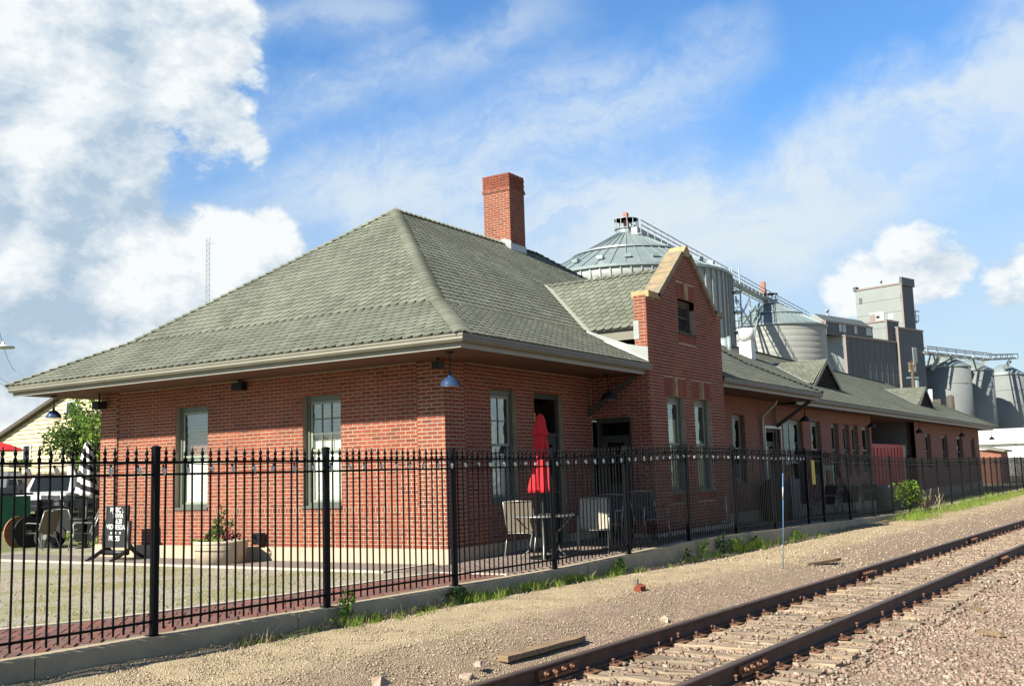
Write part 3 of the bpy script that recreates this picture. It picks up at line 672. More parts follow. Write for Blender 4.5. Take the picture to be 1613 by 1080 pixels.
# -- windows
def window(O, u, n, h, upper=(3, 3), lower=None, blind=.0, blind_top=None, fr='frame', sash='frame_light', inset=.11, dark_depth=.6, curtain=None, lite=False, pane='glass'):
    a_, b_, z0, z1 = h; w = b_ - a_
    def P(s, z, d): return O + u * s + Zv * z - n * d
    def bx(mb, s0, s1, za, zb, d0, d1): 
        mb.obox((P((s0 + s1) / 2, (za + zb) / 2, (d0 + d1) / 2)), (u, Zv, n), ((s1 - s0) / 2, (zb - za) / 2, abs(d1 - d0) / 2))
    f = MB(); t = .075
    bx(f, a_ + .001, a_ + t, z0 + .001, z1 - .001, inset, inset + .10); bx(f, b_ - t, b_ - .001, z0 + .001, z1 - .001, inset, inset + .10)
    bx(f, a_ + t, b_ - t, z1 - .11, z1 - .001, inset + .001, inset + .099); bx(f, a_ + t, b_ - t, z0 + .001, z0 + .09, inset + .001, inset + .099)
    bx(f, a_ - .02, b_ + .02, z0 - .02, z0 + .03, -.03, inset + .02) if not lite else None
    win = part('window', f, M[fr], DEP)
    zm = (z0 + z1) / 2 + .02; i0, i1 = a_ + t, b_ - t
    s = MB(); st = .045
    for (za, zb, d) in ((zm - .03, z1 - .11, inset + .025), (z0 + .09, zm + .02, inset + .06)):
        bx(s, i0 + .001, i0 + st, za, zb, d, d + .035); bx(s, i1 - st, i1 - .001, za, zb, d, d + .035); bx(s, i0 + st, i1 - st, zb - st, zb, d + .001, d + .034); bx(s, i0 + st, i1 - st, za, za + st, d + .001, d + .034)
    part('sash', s, M[sash], win)
    if upper:
        m_ = MB(); nc, nr = upper; za, zb = zm + .015, z1 - .155
        for i in range(1, nc): x_ = i0 + st + (i1 - i0 - 2 * st) * i / nc; bx(m_, x_ - .011, x_ + .011, za, zb, inset + .03, inset + .055)
        for i in range(1, nr): z_ = za + (zb - za) * i / nr; bx(m_, i0 + st, i1 - st, z_ - .011, z_ + .011, inset + .031, inset + .054)
        part('glazing_bar', m_, M[fr], win)
    g = MB()
    for za, zb, d in ((zm + .015, z1 - .155, inset + .042), (z0 + .135, zm - .025, inset + .077)):
        g.quad(P(i0 + st, za, d), P(i1 - st, za, d), P(i1 - st, zb, d), P(i0 + st, zb, d))
    part('pane', g, M[pane], win)
    if blind > 0 or blind_top:
        b2 = MB(); 
        if blind > 0: bx(b2, i0 + .02, i1 - .02, z0 + .1, z0 + .1 + (z1 - z0 - .2) * blind, .20, .206)
        if blind_top: bx(b2, i0 + .02, i1 - .02, z1 - .12 - (z1 - z0 - .2) * blind_top, z1 - .12, .20, .206)
        part('blind', b2, M[curtain or 'blind'], win)
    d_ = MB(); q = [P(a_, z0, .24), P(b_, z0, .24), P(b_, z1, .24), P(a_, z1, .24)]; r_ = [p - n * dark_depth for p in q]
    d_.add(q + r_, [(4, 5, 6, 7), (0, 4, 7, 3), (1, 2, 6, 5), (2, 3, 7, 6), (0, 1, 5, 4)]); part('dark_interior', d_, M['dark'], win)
    return win
window(OL, uL, nL, L1, upper=None, blind=.50, curtain='blind'); window(OL, uL, nL, L2, (3, 3), blind=.60)
window(OF, uF, nF, F1, (2, 2), blind=.42); window(OB, uF, nF, G1, None, blind=.80, curtain='curtain'); window(OB, uF, nF, G2, None, blind=.55, curtain='curtain', blind_top=None)
window(OB, uF, nF, G3, (1, 1), fr='asphalt_roof', sash='asphalt_roof', dark_depth=.5, pane='dark')
for h in WH:
    if h[2] > 1: window(OF, uF, nF, h, None, blind=.0 if h[0] > 15 else .25, lite=True, pane='glass_dark')
window(OF, uF, nF, WH[2], (2, 2), lite=True, pane='glass_dark')
for h in EH: window(OF, uF, nF, h, None, lite=True, sash='frame', pane='glass_dark')
# -- doors
def door(O, u, n, h, name='door', transom=True, inset=.10, mt='door_paint'):
    a_, b_, z0, z1 = h
    def P(s, z, d): return O + u * s + Zv * z - n * d
    def bx(mb, s0, s1, za, zb, d0, d1): mb.obox(P((s0 + s1) / 2, (za + zb) / 2, (d0 + d1) / 2), (u, Zv, n), ((s1 - s0) / 2, (zb - za) / 2, abs(d1 - d0) / 2))
    f = MB(); bx(f, a_ + .002, a_ + .09, z0, z1 - .002, inset, inset + .1); bx(f, b_ - .09, b_ - .002, z0, z1 - .002, inset, inset + .1); bx(f, a_ + .09, b_ - .09, z1 - .10, z1 - .002, inset + .001, inset + .099)
    zt = z0 + 2.1
    if transom: bx(f, a_ + .09, b_ - .09, zt, zt + .07, inset + .001, inset + .099)
    i0, i1 = a_ + .09, b_ - .09
    bx(f, i0 + .004, i0 + .14, z0 + .02, zt - .004, inset + .03, inset + .075); bx(f, i1 - .14, i1 - .004, z0 + .02, zt - .004, inset + .03, inset + .075)
    for za, zb in ((z0 + .02, z0 + .26), (z0 + .95, z0 + 1.1), (zt - .15, zt - .004)): bx(f, i0 + .14, i1 - .14, za, zb, inset + .031, inset + .074)
    bx(f, i0 + .14, i1 - .14, z0 + .26, z0 + .95, inset + .045, inset + .06)
    dr = part(name, f, M[mt], DEP)
    g = MB(); g.quad(P(i0 + .14, z0 + 1.1, inset + .055), P(i1 - .14, z0 + 1.1, inset + .055), P(i1 - .14, zt - .15, inset + .055), P(i0 + .14, zt - .15, inset + .055))
    if transom: g.quad(P(i0, zt + .07, inset + .05), P(i1, zt + .07, inset + .05), P(i1, z1 - .1, inset + .05), P(i0, z1 - .1, inset + .05))
    part('pane', g, M['glass_dark'], dr)
    k = MB(); k.lathe([(.008, 0), (.008, .05), (.026, .06), (.026, .085), (.0, .09)], 10, P(i1 - .07, z0 + 1.0, inset + .03), (u, Zv, n)); part('handle', k, M['steel'], dr)
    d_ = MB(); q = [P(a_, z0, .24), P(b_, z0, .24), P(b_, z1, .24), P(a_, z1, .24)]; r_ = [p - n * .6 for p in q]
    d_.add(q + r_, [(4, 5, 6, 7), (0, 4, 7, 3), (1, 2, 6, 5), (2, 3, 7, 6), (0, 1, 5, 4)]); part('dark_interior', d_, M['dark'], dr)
    return dr
door(OF, uF, nF, F2); door(np.array((BX0 + .02, 0, 0)), -Y, nL, (.03, .89, .28, 2.74), transom=False)
door(OF, uF, nF, WH[1], transom=False)
mb = MB(); mb.box((2.955, -.004, 2.62), (3.05, -.0, 2.80)); o_ = part('door_notice', mb, M['yellow'], DEP); o_.location.y += .06
# service surround and downpipe on the wing
mb = MB(); mb.box((16.0, -.05, .3), (16.06, .02, 2.84)); mb.box((17.45, -.05, .3), (17.52, .02, 2.84)); mb.box((16.0, -.052, 2.78), (17.52, .018, 2.86)); part('door_casing', mb, M['flash'], DEP)
mb = MB(); mb.cs = True; mb.tube([(15.72, -.55, 3.58), (15.72, -.5, 3.46), (15.72, -.12, 3.15), (15.72, -.08, 2.95), (15.72, -.08, .3)], .045, 10); part('downpipe', mb, M['flash'], DEP)
for xx in (16.9, 17.15):
    mb = MB(); mb.cs = True; mb.tube([(xx, -.02, 3.5), (xx, -.03, 2.95), (xx - .12, -.03, 2.7), (xx - .12, -.03, 1.2)], .014, 6); part('conduit', mb, M['trim'], DEP)
mb = MB(); mb.cs = True; mb.tube([(8.83, BY - .12, .36), (8.83, BY - .12, 1.0)], .028, 10); mb.tube([(8.83, BY - .12, .42), (8.62, BY - .12, .42), (8.62, BY - .02, .42)], .024, 8); part('standpipe', mb, M['flash'], DEP)
# ================================================================ roofs
def clip(poly, edges):
    """convex clip of 2D poly; edges = list of (px,py,nx,ny) keep n.(p-q)>=0"""
    for (ex, ey, nx, ny) in edges:
        if not poly: return poly
        out = []
        for i in range(len(poly)):
            a_, b_ = poly[i - 1], poly[i]; da = nx * (a_[0] - ex) + ny * (a_[1] - ey); db = nx * (b_[0] - ex) + ny * (b_[1] - ey)
            if da >= 0 and db >= 0: out.append(b_)
            elif da >= 0 > db or da < 0 <= db:
                t = da / (da - db); q = (a_[0] + (b_[0] - a_[0]) * t, a_[1] + (b_[1] - a_[1]) * t); out.append(q)
                if db >= 0: out.append(b_)
        poly = out
    return poly
def edges_of(poly):
    cx, cy = sum(p[0] for p in poly) / len(poly), sum(p[1] for p in poly) / len(poly); E = []
    for i in range(len(poly)):
        a_, b_ = poly[i - 1], poly[i]; nx, ny = -(b_[1] - a_[1]), b_[0] - a_[0]; l = math.hypot(nx, ny)
        if l < 1e-6: continue
        if nx * (cx - a_[0]) + ny * (cy - a_[1]) < 0: nx, ny = -nx, -ny
        E.append((a_[0], a_[1], nx / l, ny / l))
    return E
SW, SE = .20, .185                                            # tab width, exposure
def tab(w, e): return [(-.465 * w, e * 1.55), (-.465 * w, .52 * e), (-.41 * w, .20 * e), (-.20 * w, .015 * e), (.20 * w, .015 * e), (.41 * w, .20 * e), (.465 * w, .52 * e), (.465 * w, e * 1.55)]
def tab_h(t, e): return .027 * (1 - t / (e * 1.55)) + .004
def tab_geo(pts, e, t0=0.0):
    n = len(pts); vs = [(p[0], p[1], tab_h(p[1] - t0, e)) for p in pts] + [(p[0], p[1], max(0, tab_h(p[1] - t0, e) - .024)) for p in pts]
    return vs, [tuple(range(n))] + [(n + i, n + (i + 1) % n, (i + 1) % n, i) for i in range(n)]
TILES = []
def field(O, s, t, poly, w=SW, e=SE, simple=False):
    """lay tabs over a convex polygon of the plane O + s*a + t*b"""
    O = np.array(O, float); s = np.array(s, float); s /= np.linalg.norm(s); t = np.array(t, float); t /= np.linalg.norm(t); n = np.cross(s, t)
    E = edges_of(poly); s0, s1 = min(p[0] for p in poly), max(p[0] for p in poly); t0, t1 = min(p[1] for p in poly), max(p[1] for p in poly)
    r = 0; tt = t0
    while tt < t1:
        a_ = s0 - w + (r % 2) * w / 2 + random.uniform(-.008, .008)
        while a_ < s1 + w:
            j = random.uniform(-.006, .006); base_ = [(x + a_, y + tt + j) for x, y in tab(w, e)]
            inside = all(nx * (p[0] - ex) + ny * (p[1] - ey) >= 0 for (ex, ey, nx, ny) in E for p in base_)
            if inside: TILES.append((O, s, t, n, a_, tt + j, None, e, w))
            else:
                q = clip(base_, E)
                if len(q) >= 3:
                    ar = abs(sum(q[i - 1][0] * q[i][1] - q[i][0] * q[i - 1][1] for i in range(len(q)))) / 2
                    if ar > 2e-4: TILES.append((O, s, t, n, a_, tt + j, q, e, w))
            a_ += w
        tt += e; r += 1
def deckpoly(mb, O, s, t, poly):
    O = np.array(O, float); s = np.array(s, float); s /= np.linalg.norm(s); t = np.array(t, float); t /= np.linalg.norm(t); n = np.cross(s, t)
    mb.add([O + s * p[0] + t * p[1] - n * .012 for p in poly], [tuple(range(len(poly)))])
EX = 1.40; E0 = -EX; YB = WD + EX; XR = 17.55; ZE, ZK, ZR = 3.79, 4.70, 7.84; RK = 1.75
PX, PY, QX = 4.45, 4.55, 10.85                                # ridge ends
deck = MB()
def pl(O, s, t, poly):
    field(O, s, t, poly); deckpoly(deck, O, s, t, poly)
def slope(p_e0, p_e1, p_k0, p_k1, poly_only=False, parts_=None):
    """plane through eave p_e0->p_e1 and upper p_k0->p_k1 (3D); returns O,s,t,poly"""
    a_, b_, c_, d_ = map(lambda p: np.array(p, float), (p_e0, p_e1, p_k0, p_k1)); s = (b_ - a_) / np.linalg.norm(b_ - a_); n = np.cross(s, c_ - a_); n /= np.linalg.norm(n); t = np.cross(n, s)
    g = lambda p: ((p - a_) @ s, (p - a_) @ t); return a_, s, t, [g(a_), g(b_), g(d_), g(c_)]
K0, K1, KB0, KB1 = (E0 + RK, E0 + RK), (XR - RK, E0 + RK), (E0 + RK, YB - RK), (XR - RK, YB - RK)
# left end: eave runs from back to front
pl(*slope((E0, YB, ZE), (E0, E0, ZE), (*KB0, ZK), (*K0, ZK))); pl(*slope((*KB0, ZK), (*K0, ZK), (PX, PY, ZR), (PX, PY - .001, ZR)))
# front: lower flare in three stretches round the bay, upper slope whole
O_, s_, t_, P_ = slope((E0, E0, ZE), (XR, E0, ZE), (*K0, ZK), (*K1, ZK)); tl = P_[2][1]; cx0, cx1 = BX0 - E0 - .005, BX1 - E0 + .005
ycut = (.32) / RK * tl
for q in ([P_[0], (cx0, 0), (cx0, tl), P_[3]], [(cx0, ycut), (cx1, ycut), (cx1, tl), (cx0, tl)], [(cx1, 0), P_[1], P_[2], (cx1, tl)]): pl(O_, s_, t_, q)
pl(*slope((*K0, ZK), (*K1, ZK), (PX, PY, ZR), (QX, PY, ZR)))
# right hip end and back (back is only closed, not tabbed)
pl(*slope((XR, E0, ZE), (XR, YB, ZE), (*K1, ZK), (*KB1, ZK))); pl(*slope((*K1, ZK), (*KB1, ZK), (QX, PY - .001, ZR), (QX, PY, ZR)))
for q in (((XR, YB, ZE), (E0, YB, ZE), (*KB1, ZK), (*KB0, ZK)), ((*KB1, ZK), (*KB0, ZK), (QX, PY, ZR), (PX, PY, ZR))): deckpoly(deck, *slope(*q))
# bay dormer: ridge along y at x = 7.42
DZR, DZE, DXL, DXR = 6.15, 4.62, 5.50, 9.30; DYR, DYE = 2.27, .18
for sg in (-1, 1):
    xe = DXL if sg < 0 else DXR
    a_, b_, c_, d_ = np.array((xe, -1.07, DZE)), np.array((xe, DYE, DZE)), np.array((BC, -1.07, DZR)), np.array((BC, DYR, DZR))
    if sg < 0: pl(*slope(b_, a_, d_, c_))
    else: pl(*slope(a_, b_, c_, d_))
# long wing: ridge y 4.55, eave y -.8
WE, WZE, WZR, WX0, WX1 = -.80, 3.73, 6.49, 12.0, 56.8
pl(*slope((17.2, WE, WZE), (WX1, WE, WZE), (17.2, 4.55, WZR), (WX1 - 5.35, 4.55, WZR)))
mid = lambda y: WZE + (y - WE) * (WZR - WZE) / 5.35
pl(*slope((12.0, 2.2, mid(2.2)), (17.2, 2.2, mid(2.2)), (12.0, 4.55, WZR), (17.2, 4.55, WZR)))
for q in (((WX1, 9.9, WZE), (WX0, 9.9, WZE), (WX1 - 5.35, 4.55, WZR), (WX0, 4.55, WZR)), ((WX1, WE, WZE), (WX1, 9.9, WZE), (WX1 - 5.35, 4.549, WZR), (WX1 - 5.35, 4.55, WZR))): deckpoly(deck, *slope(*q))
# two vent dormers on the wing
VENTS = []
for xc, hw, yf, zb, za in ((25.85, 1.93, .85, 4.62, 5.66), (44.2, 2.03, .85, 4.58, 5.60)):
    yb = lambda z: WE + (z - WZE) / (WZR - WZE) * 5.35
    for sg in (-1, 1):
        a_, b_, c_, d_ = np.array((xc + sg * hw, yf - .1, zb)), np.array((xc + sg * hw, yb(zb) + .1, zb)), np.array((xc, yf - .1, za)), np.array((xc, yb(za), za))
        if sg < 0: pl(*slope(b_, a_, d_, c_))
        else: pl(*slope(a_, b_, c_, d_))
    VENTS.append((xc, hw, yf, zb, za, yb))
roof = part('roof', deck, M['deck'], DEP)
# the 300 tabs nearest the camera are separate, the rest one mesh
def tcen(T): return T[0] + T[1] * T[4] + T[2] * (T[5] + .1)
TILES.sort(key=lambda T: float(np.linalg.norm(tcen(T) - CAM)))
me_tab = None; mb = MB(); cnt = 0; rb = base_of(roof)
for (O_, s_, t_, n_, a_, tt, q, e, w) in TILES:
    r = random.random()
    if q is None and cnt < 300:
        if me_tab is None:
            k_ = MB(); vs, fs = tab_geo(tab(w, e), e); k_.add(vs, fs); me_tab = k_.mesh('shingle', M['shingle'])
        inst('shingle', me_tab, roof, basis(O_ + s_ * a_ + t_ * tt - rb, s_, t_, n_), r); cnt += 1
    else:
        if q is None: pts = [(x + a_, y + tt) for x, y in tab(w, e)]
        else: pts = q
        vs, fs = tab_geo(pts, e, tt); mb.cr = max(.01, r); mb.add([O_ + s_ * v[0] + t_ * v[1] + n_ * v[2] for v in vs], fs)
part('shingle', mb, M['shingle'], roof, kind='stuff')
# hip and ridge caps: bent pieces laid up the line
def caps(p, q, w=.16, e=.185, sides=None, tag='hip_cap', small=False):
    p, q = np.array(p, float), np.array(q, float); d = q - p; L = np.linalg.norm(d); d /= L; a_ = np.cross(d, Zv); a_ /= np.linalg.norm(a_); up = np.cross(a_, d)
    m_ = int(L / e); sink = sides
    k_ = MB(); k_.cs = True; vs = []; prof = [(-1, -sink), (-.62, -sink * .52), (-.25, -sink * .12), (.25, -sink * .12), (.62, -sink * .52), (1, -sink)]
    for (yy, h) in ((0, .062), (e * 1.25, .024)):
        for x_, z_ in prof: vs.append((x_ * w, yy, z_ * w + h))
    for x_, z_ in prof: vs.append((x_ * w, 0, z_ * w + .015))
    k_.add(vs, [(i, i + 1, 7 + i, 6 + i) for i in range(5)] + [(12 + i, 13 + i, i + 1, i) for i in range(5)])
    me = k_.mesh(tag, M['shingle'])
    for i in range(m_ + 1): inst(tag, me, roof, basis(p + d * (i * e) - rb, a_, d, up), random.random())
kf = (E0 + RK, E0 + RK, ZK)
caps((E0 + .03, E0 + .03, ZE + .02), kf, .15, sides=.36); caps(kf, (PX, PY, ZR), .15, sides=.50)
caps((E0 + .03, YB - .03, ZE + .02), (*KB0, ZK), .14, sides=.36); caps((*KB0, ZK), (PX, PY, ZR), .14, sides=.5)
caps((PX, PY, ZR), (QX, PY, ZR), .15, sides=.6, tag='ridge_cap')
caps((*K1, ZK), (QX, PY, ZR), .14, sides=.5); caps((XR - .03, E0 + .03, ZE + .02), (*K1, ZK), .14, sides=.36)
caps((BC, -1.05, DZR), (BC, DYR, DZR), .12, sides=.7, tag='ridge_cap')
mb = MB()                                                     # far wing ridge and hip, too far to tell caps apart
mb.bar((12.0, 4.55, WZR + .02), (WX1 - 5.35, 4.55, WZR + .02), .26, .04); mb.bar((WX1 - 5.35, 4.55, WZR + .02), (WX1, WE, WZE + .03), .24, .04)
part('ridge_cap', mb, M['shingle'], roof, kind='stuff')
# valley metal
def vstrip(p, q, w, n, m_='valley', name='valley_flashing'):
    mb = MB(); p, q, n = np.array(p), np.array(q), np.array(n, float); n /= np.linalg.norm(n); d = (q - p) / np.linalg.norm(q - p); a_ = np.cross(n, d) * w / 2
    mb.add([p - a_ + n * .035, q - a_ + n * .035, q + a_ + n * .035, p + a_ + n * .035], [(0, 1, 2, 3)]); part(name, mb, M[m_], roof)
nf = np.array((0, -(ZR - ZK), 5.95 - RK)); nf /= np.linalg.norm(nf)
vstrip((DXL - .06, DYE - .05, DZE + .0), (BC - .02, DYR - .02, DZR + .0), .17, nf + np.array((-.25, 0, .1)))
for xc, hw, yf, zb, za, yb in VENTS: vstrip((xc - hw, yb(zb), zb), (xc, yb(za), za), .2, (-.2, -.46, .88))
# dormer eave board, flashing apron beside the bay
mb = MB(); mb.box((DXL + .06, -1.06, DZE - .235), (DXL + .10, DYE + .25, DZE - .015)); part('dormer_fascia', mb, M['trim'], roof)
mb = MB(); mb.box((DXL + .02, -1.06, DZE - .03), (DXL + .25, DYE + .1, DZE - .005)); part('dormer_eave', mb, M['deck'], roof)
mb = MB(); fz = lambda y: ZE + (y - E0) * (ZK - ZE) / RK + .04
mb.add([(5.03, -.45, fz(-.45)), (5.26, -.45, fz(-.45) + .04), (5.26, -1.38, fz(-1.38) + .02), (5.22, -1.39, fz(-1.39))], [(0, 3, 2, 1)]); mb.add([(5.262, .05, fz(.05)), (5.262, -1.36, fz(-1.36)), (5.262, -1.36, fz(-1.36) + .30), (5.262, -.9, fz(-.9) + .16), (5.262, .05, fz(.05) + .05)], [(0, 4, 3, 2, 1)]); 
mb.box((5.255, -1.18, 4.33), (5.262, -1.06, 4.72)); part('apron_flashing', mb, M['flash'], roof)
mb = MB()
for xc, hw, yf, zb, za, yb in VENTS:
    v_ = MB()
    for sg in (-1, 1): v_.prism([(xc + sg * (hw + .05), yf - .14, zb - .1), (xc + sg * (hw - .22), yf - .14, zb - .1), (xc, yf - .14, za - .16), (xc, yf - .14, za + .03)], (0, .05, 0))
    o_ = part('vent_dormer', v_, M['trim'], roof)
    l_ = MB(); l_.prism([(xc - hw + .1, yf, zb - .03), (xc + hw - .1, yf, zb - .03), (xc, yf, za - .08)], (0, .05, 0)); part('louvre_back', l_, M['dark'], roof)
    l_ = MB()
    for i in range(7):
        z_ = zb + (za - zb) * i / 8; h_ = (hw - .12) * (1 - i / 8)
        l_.obox((xc, yf - .04, z_), (X, np.array((0, .8, -.6)), np.array((0, .6, .8))), (h_, .05, .008))
    part('louvre', l_, M['dark'], roof)
# chimney
CHX0, CHX1, CHY0, CHY1, CT = 8.95, 9.70, 4.22, 5.06, 9.74
mb = MB(); mb.box((CHX0, CHY0, 7.2), (CHX1, CHY1, CT - .02)); chim = part('chimney', mb, M['mortar'], DEP)
ci_ = []
for O_, u_, n_, l_ in ((np.array((CHX0, CHY1, 0)), -Y, nL, CHY1 - CHY0), (np.array((CHX0, CHY0, 0)), X, nF, CHX1 - CHX0)):
    zt_ = CT - .47
    ci_ += brick_field(O_, u_, n_, 0, l_, 7.5, zt_)
    Oc = O_ + n_ * .03; ci_ += brick_field(Oc, u_, n_, -.03, l_ + .03, zt_, zt_ + .068); ci_ += brick_field(O_ + n_ * .012, u_, n_, -.012, l_ + .012, zt_ + .068, CT - .01)
pieces(chim, 'brick', ci_, M['brick'], 0, .205, CH - .0125, .0045)
mb = MB(); mb.box((CHX0 - .03, CHY0 - .03, CT - .47), (CHX1 + .03, CHY1 + .03, CT - .405)); mb.box((CHX0 + .05, CHY0 + .05, CT - .02), (CHX1 - .05, CHY1 - .05, CT + .01)); part('chimney_band', mb, M['mortar'], chim)
mb = MB(); zr = lambda y: ZR - abs(y - PY) * (ZR - ZK) / (5.95 - RK)
mb.prism([(CHX0 - .014, CHY0 - .02, zr(CHY0) - .05), (CHX0 - .014, CHY0 - .02, zr(CHY0) + .26), (CHX0 - .014, CHY0 + .2, zr(CHY0 + .2) + .2), (CHX0 - .014, PY, ZR + .08), (CHX0 - .014, PY, ZR - .1)][::-1], (.01, 0, 0))
mb.box((CHX0 - .014, CHY0 - .018, zr(CHY0) - .1), (CHX1 + .014, CHY0 - .012, zr(CHY0) + .20)); part('chimney_flashing', mb, M['flash'], chim)
# roof vents on the wing ridge
vx, vy = 15.2, 2.35
bz = 5.25
mb = MB(); 
def onwing(px, py):
    d = ray(px, py); lo, hi = 20., 60.
    for _ in range(50):
        m_ = (lo + hi) / 2; p = CAM + d * m_
        if p[2] - mid(p[1]) > 0 and p[1] < 4.55: lo = m_
        else: hi = m_
    return CAM + d * lo
pv = onwing(1188, 567); k_ = np.linalg.norm(pv - CAM) / FPX; wv = 10.5 * k_; hv = 30 * k_
mb.box(pv + (-wv, 0, -.6), pv + (wv * .8, wv * 1.8, hv)); rv = part('roof_ventilator', mb, M['white'], roof); mb = MB(); mb.cs = True; mb.lathe([(wv * 1.12, hv), (wv * 1.12, hv + 19 * k_), (.02, hv + 20.5 * k_)], 20, pv + (-.1 * wv, .9 * wv, .01)); part('ventilator_drum', mb, M['white'], rv)
mb = MB(); mb.cs = True; pv = onwing(1149, 552); k_ = np.linalg.norm(pv - CAM) / FPX; mb.tube([pv - Zv * .3, pv + Zv * 22 * k_], .075, 12); pv = onwing(1141, 545); mb.lathe([(11 * k_, -.4), (11 * k_, 12 * k_), (.02, 13 * k_)], 18, pv); part('vent_pipe', mb, M['galv'], roof)
mb = MB(); mb.cs = True; mb.tube([(47.9, 1.2, 4.6), (47.9, 1.2, 5.7)], .12, 10); part('vent_pipe', mb, M['white'], roof)
# fascia, gutter, soffit
fas = [(.0, 3.58), (.0, 3.79), (-.03, 3.79), (-.03, 3.58), (0, 3.58)]
gut = [(.002, 3.66), (.085, 3.66), (.118, 3.70), (.108, 3.735), (.122, 3.75), (.122, 3.785), (.105, 3.785), (.10, 3.70), (.002, 3.69), (.002, 3.66)]
e1 = 1.28
runs = [[(-e1, WD + e1), (-e1, -e1), (BX0 + .02, -e1)], [(BX1 - .02, -e1), (16.15 + e1, -e1), (16.15 + e1, WD + e1)]]
gut_ends = [[(-e1, WD + e1), (-e1, -e1), (BX0 + .10, -e1)], [(BX1 + .02, -e1), (16.15 + e1, -e1), (16.15 + e1, WD + e1)]]
for r_, g_ in zip(runs, gut_ends):
    rp = r_[::-1]; gp = g_[::-1]                           # outward on the right of travel needs clockwise order
    mb = MB(); mb.sweep(fas, r_); part('fascia', mb, M['trim_light'], DEP); mb = MB(); mb.sweep(gut, g_); part('gutter', mb, M['trim'], DEP)
mb = MB(); mb.sweep([(0, 3.50), (0, 3.72), (-.03, 3.72), (-.03, 3.50), (0, 3.5)], [(17.2, WE + .12), (WX1 - .12, WE + .12), (WX1 - .12, 9.8)]); part('fascia', mb, M['trim_light'], DEP)
mb = MB(); mb.sweep([(o, z - .06) for o, z in gut], [(17.3, WE + .12), (WX1 - .12, WE + .12), (WX1 - .12, 9.8)]); part('gutter', mb, M['trim'], DEP)
mb = MB(); mb.box((-1.26, -1.26, 3.605), (-.002, WD + 1.26, 3.62)); mb.box((-.0015, -1.26, 3.6055), (BX0 - .002, -.002, 3.6205)); mb.box((BX1 + .002, -1.26, 3.605), (16.15 + 1.26, .3, 3.62)); mb.box((16.16, .301, 3.605), (16.15 + 1.26, WD + 1.26, 3.62))
mb.box((17.43, WE + .14, 3.52), (WX1 - .14, 3.6, 3.535)); part('soffit', mb, M['soffit'], DEP)
mb = MB(); mb.box((-.03, WD + .002, 3.605), (16.1, WD + 1.26, 3.62)); part('rear_soffit', mb, M['soffit'], DEP)
# eave brackets
for (x_, y_, sg) in ((5.1, -.1, 0), (9.6, -.1, 0), (17.15, 0, 0)):
    mb = MB(); mb.bar((x_, -.02, 2.85), (x_, -1.1, 3.56), .08, .10); part('bracket', mb, M['asphalt_roof'], DEP)
# ================================================================ fence
def solve_x(px, lo=-13.5, hi=90):
    for _ in range(60):
        m_ = (lo + hi) / 2
        if pxx((m_, ky(m_), kz(m_))) < px: lo = m_
        else: hi = m_
    return lo
PXS = [242, 515, 717, 874, 991, 1086, 1160.7, 1222, 1275, 1300, 1340, 1376, 1407, 1434, 1458.5, 1481, 1500, 1518, 1532, 1544, 1555, 1564.5, 1573, 1580.5]
PX_ = [solve_x(p) for p in PXS]; PX_ = [PX_[0] - 4.9, PX_[0] - 2.45] + PX_ + [PX_[-1] + 2.6 * (i + 1) for i in range(12)]
FH = 1.80
def finial(mb, x, y, z):
    mb.cs = True
    mb.lathe([(.008, -.16), (.019, -.145), (.019, -.11), (.009, -.10), (.009, -.09), (.021, -.07), (.010, -.035), (.0035, 0)], 6, (x, y, z)); mb.cs = False
def picket_mesh(h):
    mb = MB(); mb.box((-.0075, -.0075, .05), (.0075, .0075, h - .10)); finial(mb, 0, 0, h + .02); return mb.mesh('picket', M['iron'])
PK = picket_mesh(FH)
def post(mb, x, y, z, h=FH):
    mb.box((x - .031, y - .031, z), (x + .031, y + .031, z + h)); mb.box((x - .037, y - .037, z + h), (x + .037, y + .037, z + h + .018)); mb.prism([(x - .037, y - .037, z + h + .018), (x + .037, y - .037, z + h + .018), (x + .02, y - .02, z + h + .03), (x - .02, y - .02, z + h + .03)], (0, .05, 0)); mb.box((x - .06, y - .06, z - .002), (x + .06, y + .06, z + .008))
def fence(name, label, xs, full_until=1e9, posts=True):
    x0 = xs[0]; F_ = thing(name, label, 'fence', (x0, ky(x0), kz(x0))); b = base_of(F_); far = MB()
    for x in xs:
        mb = MB(); post(mb, x, ky(x), kz(x)); part('fence_post', mb, M['iron'], F_)
    for a_, c_ in zip(xs[:-1], xs[1:]):
        pa, pc = np.array((a_, ky(a_), kz(a_))), np.array((c_, ky(c_), kz(c_)))
        for h in (1.668, 1.548, .135):
            mb = MB(); mb.bar(pa + Zv * h, pc + Zv * h, .023, .023); part('rail', mb, M['iron'], F_)
        n_ = max(2, round((c_ - a_) / .1105))
        for i in range(1, n_):
            p = pa + (pc - pa) * i / n_
            if a_ < full_until: inst('picket', PK, F_, Matrix.Translation(Vector(p - b + Zv * rng.normal() * .003)) @ Matrix.Rotation(rng.normal() * .004, 4, 'Y') @ Matrix.Rotation(rng.normal() * .004, 4, 'X') @ Matrix.Diagonal((1, 1, 1, 1) if a_ < 4 else (.85, .85, 1, 1)))
            else:
                if i % 1 == 0: far.box((p[0] - .0055, p[1] - .0055, p[2] + .05), (p[0] + .0055, p[1] + .0055, p[2] + FH))
    if far.v: part('picket', far, M['iron'], F_, kind='stuff')
    return F_
fence('iron_fence', 'black iron picket fence with spear tips and string lights along the concrete kerb', PX_[:11])
fence('iron_fence', 'farther run of black iron fence beyond the gate towards the far end of the depot', PX_[11:], full_until=17)
ga, gb = PX_[10], PX_[11]
g = thing('fence_gate', 'narrow black iron gate between two posts with a yellow notice', 'gate', (ga + .06, ky(ga), kz(ga)))
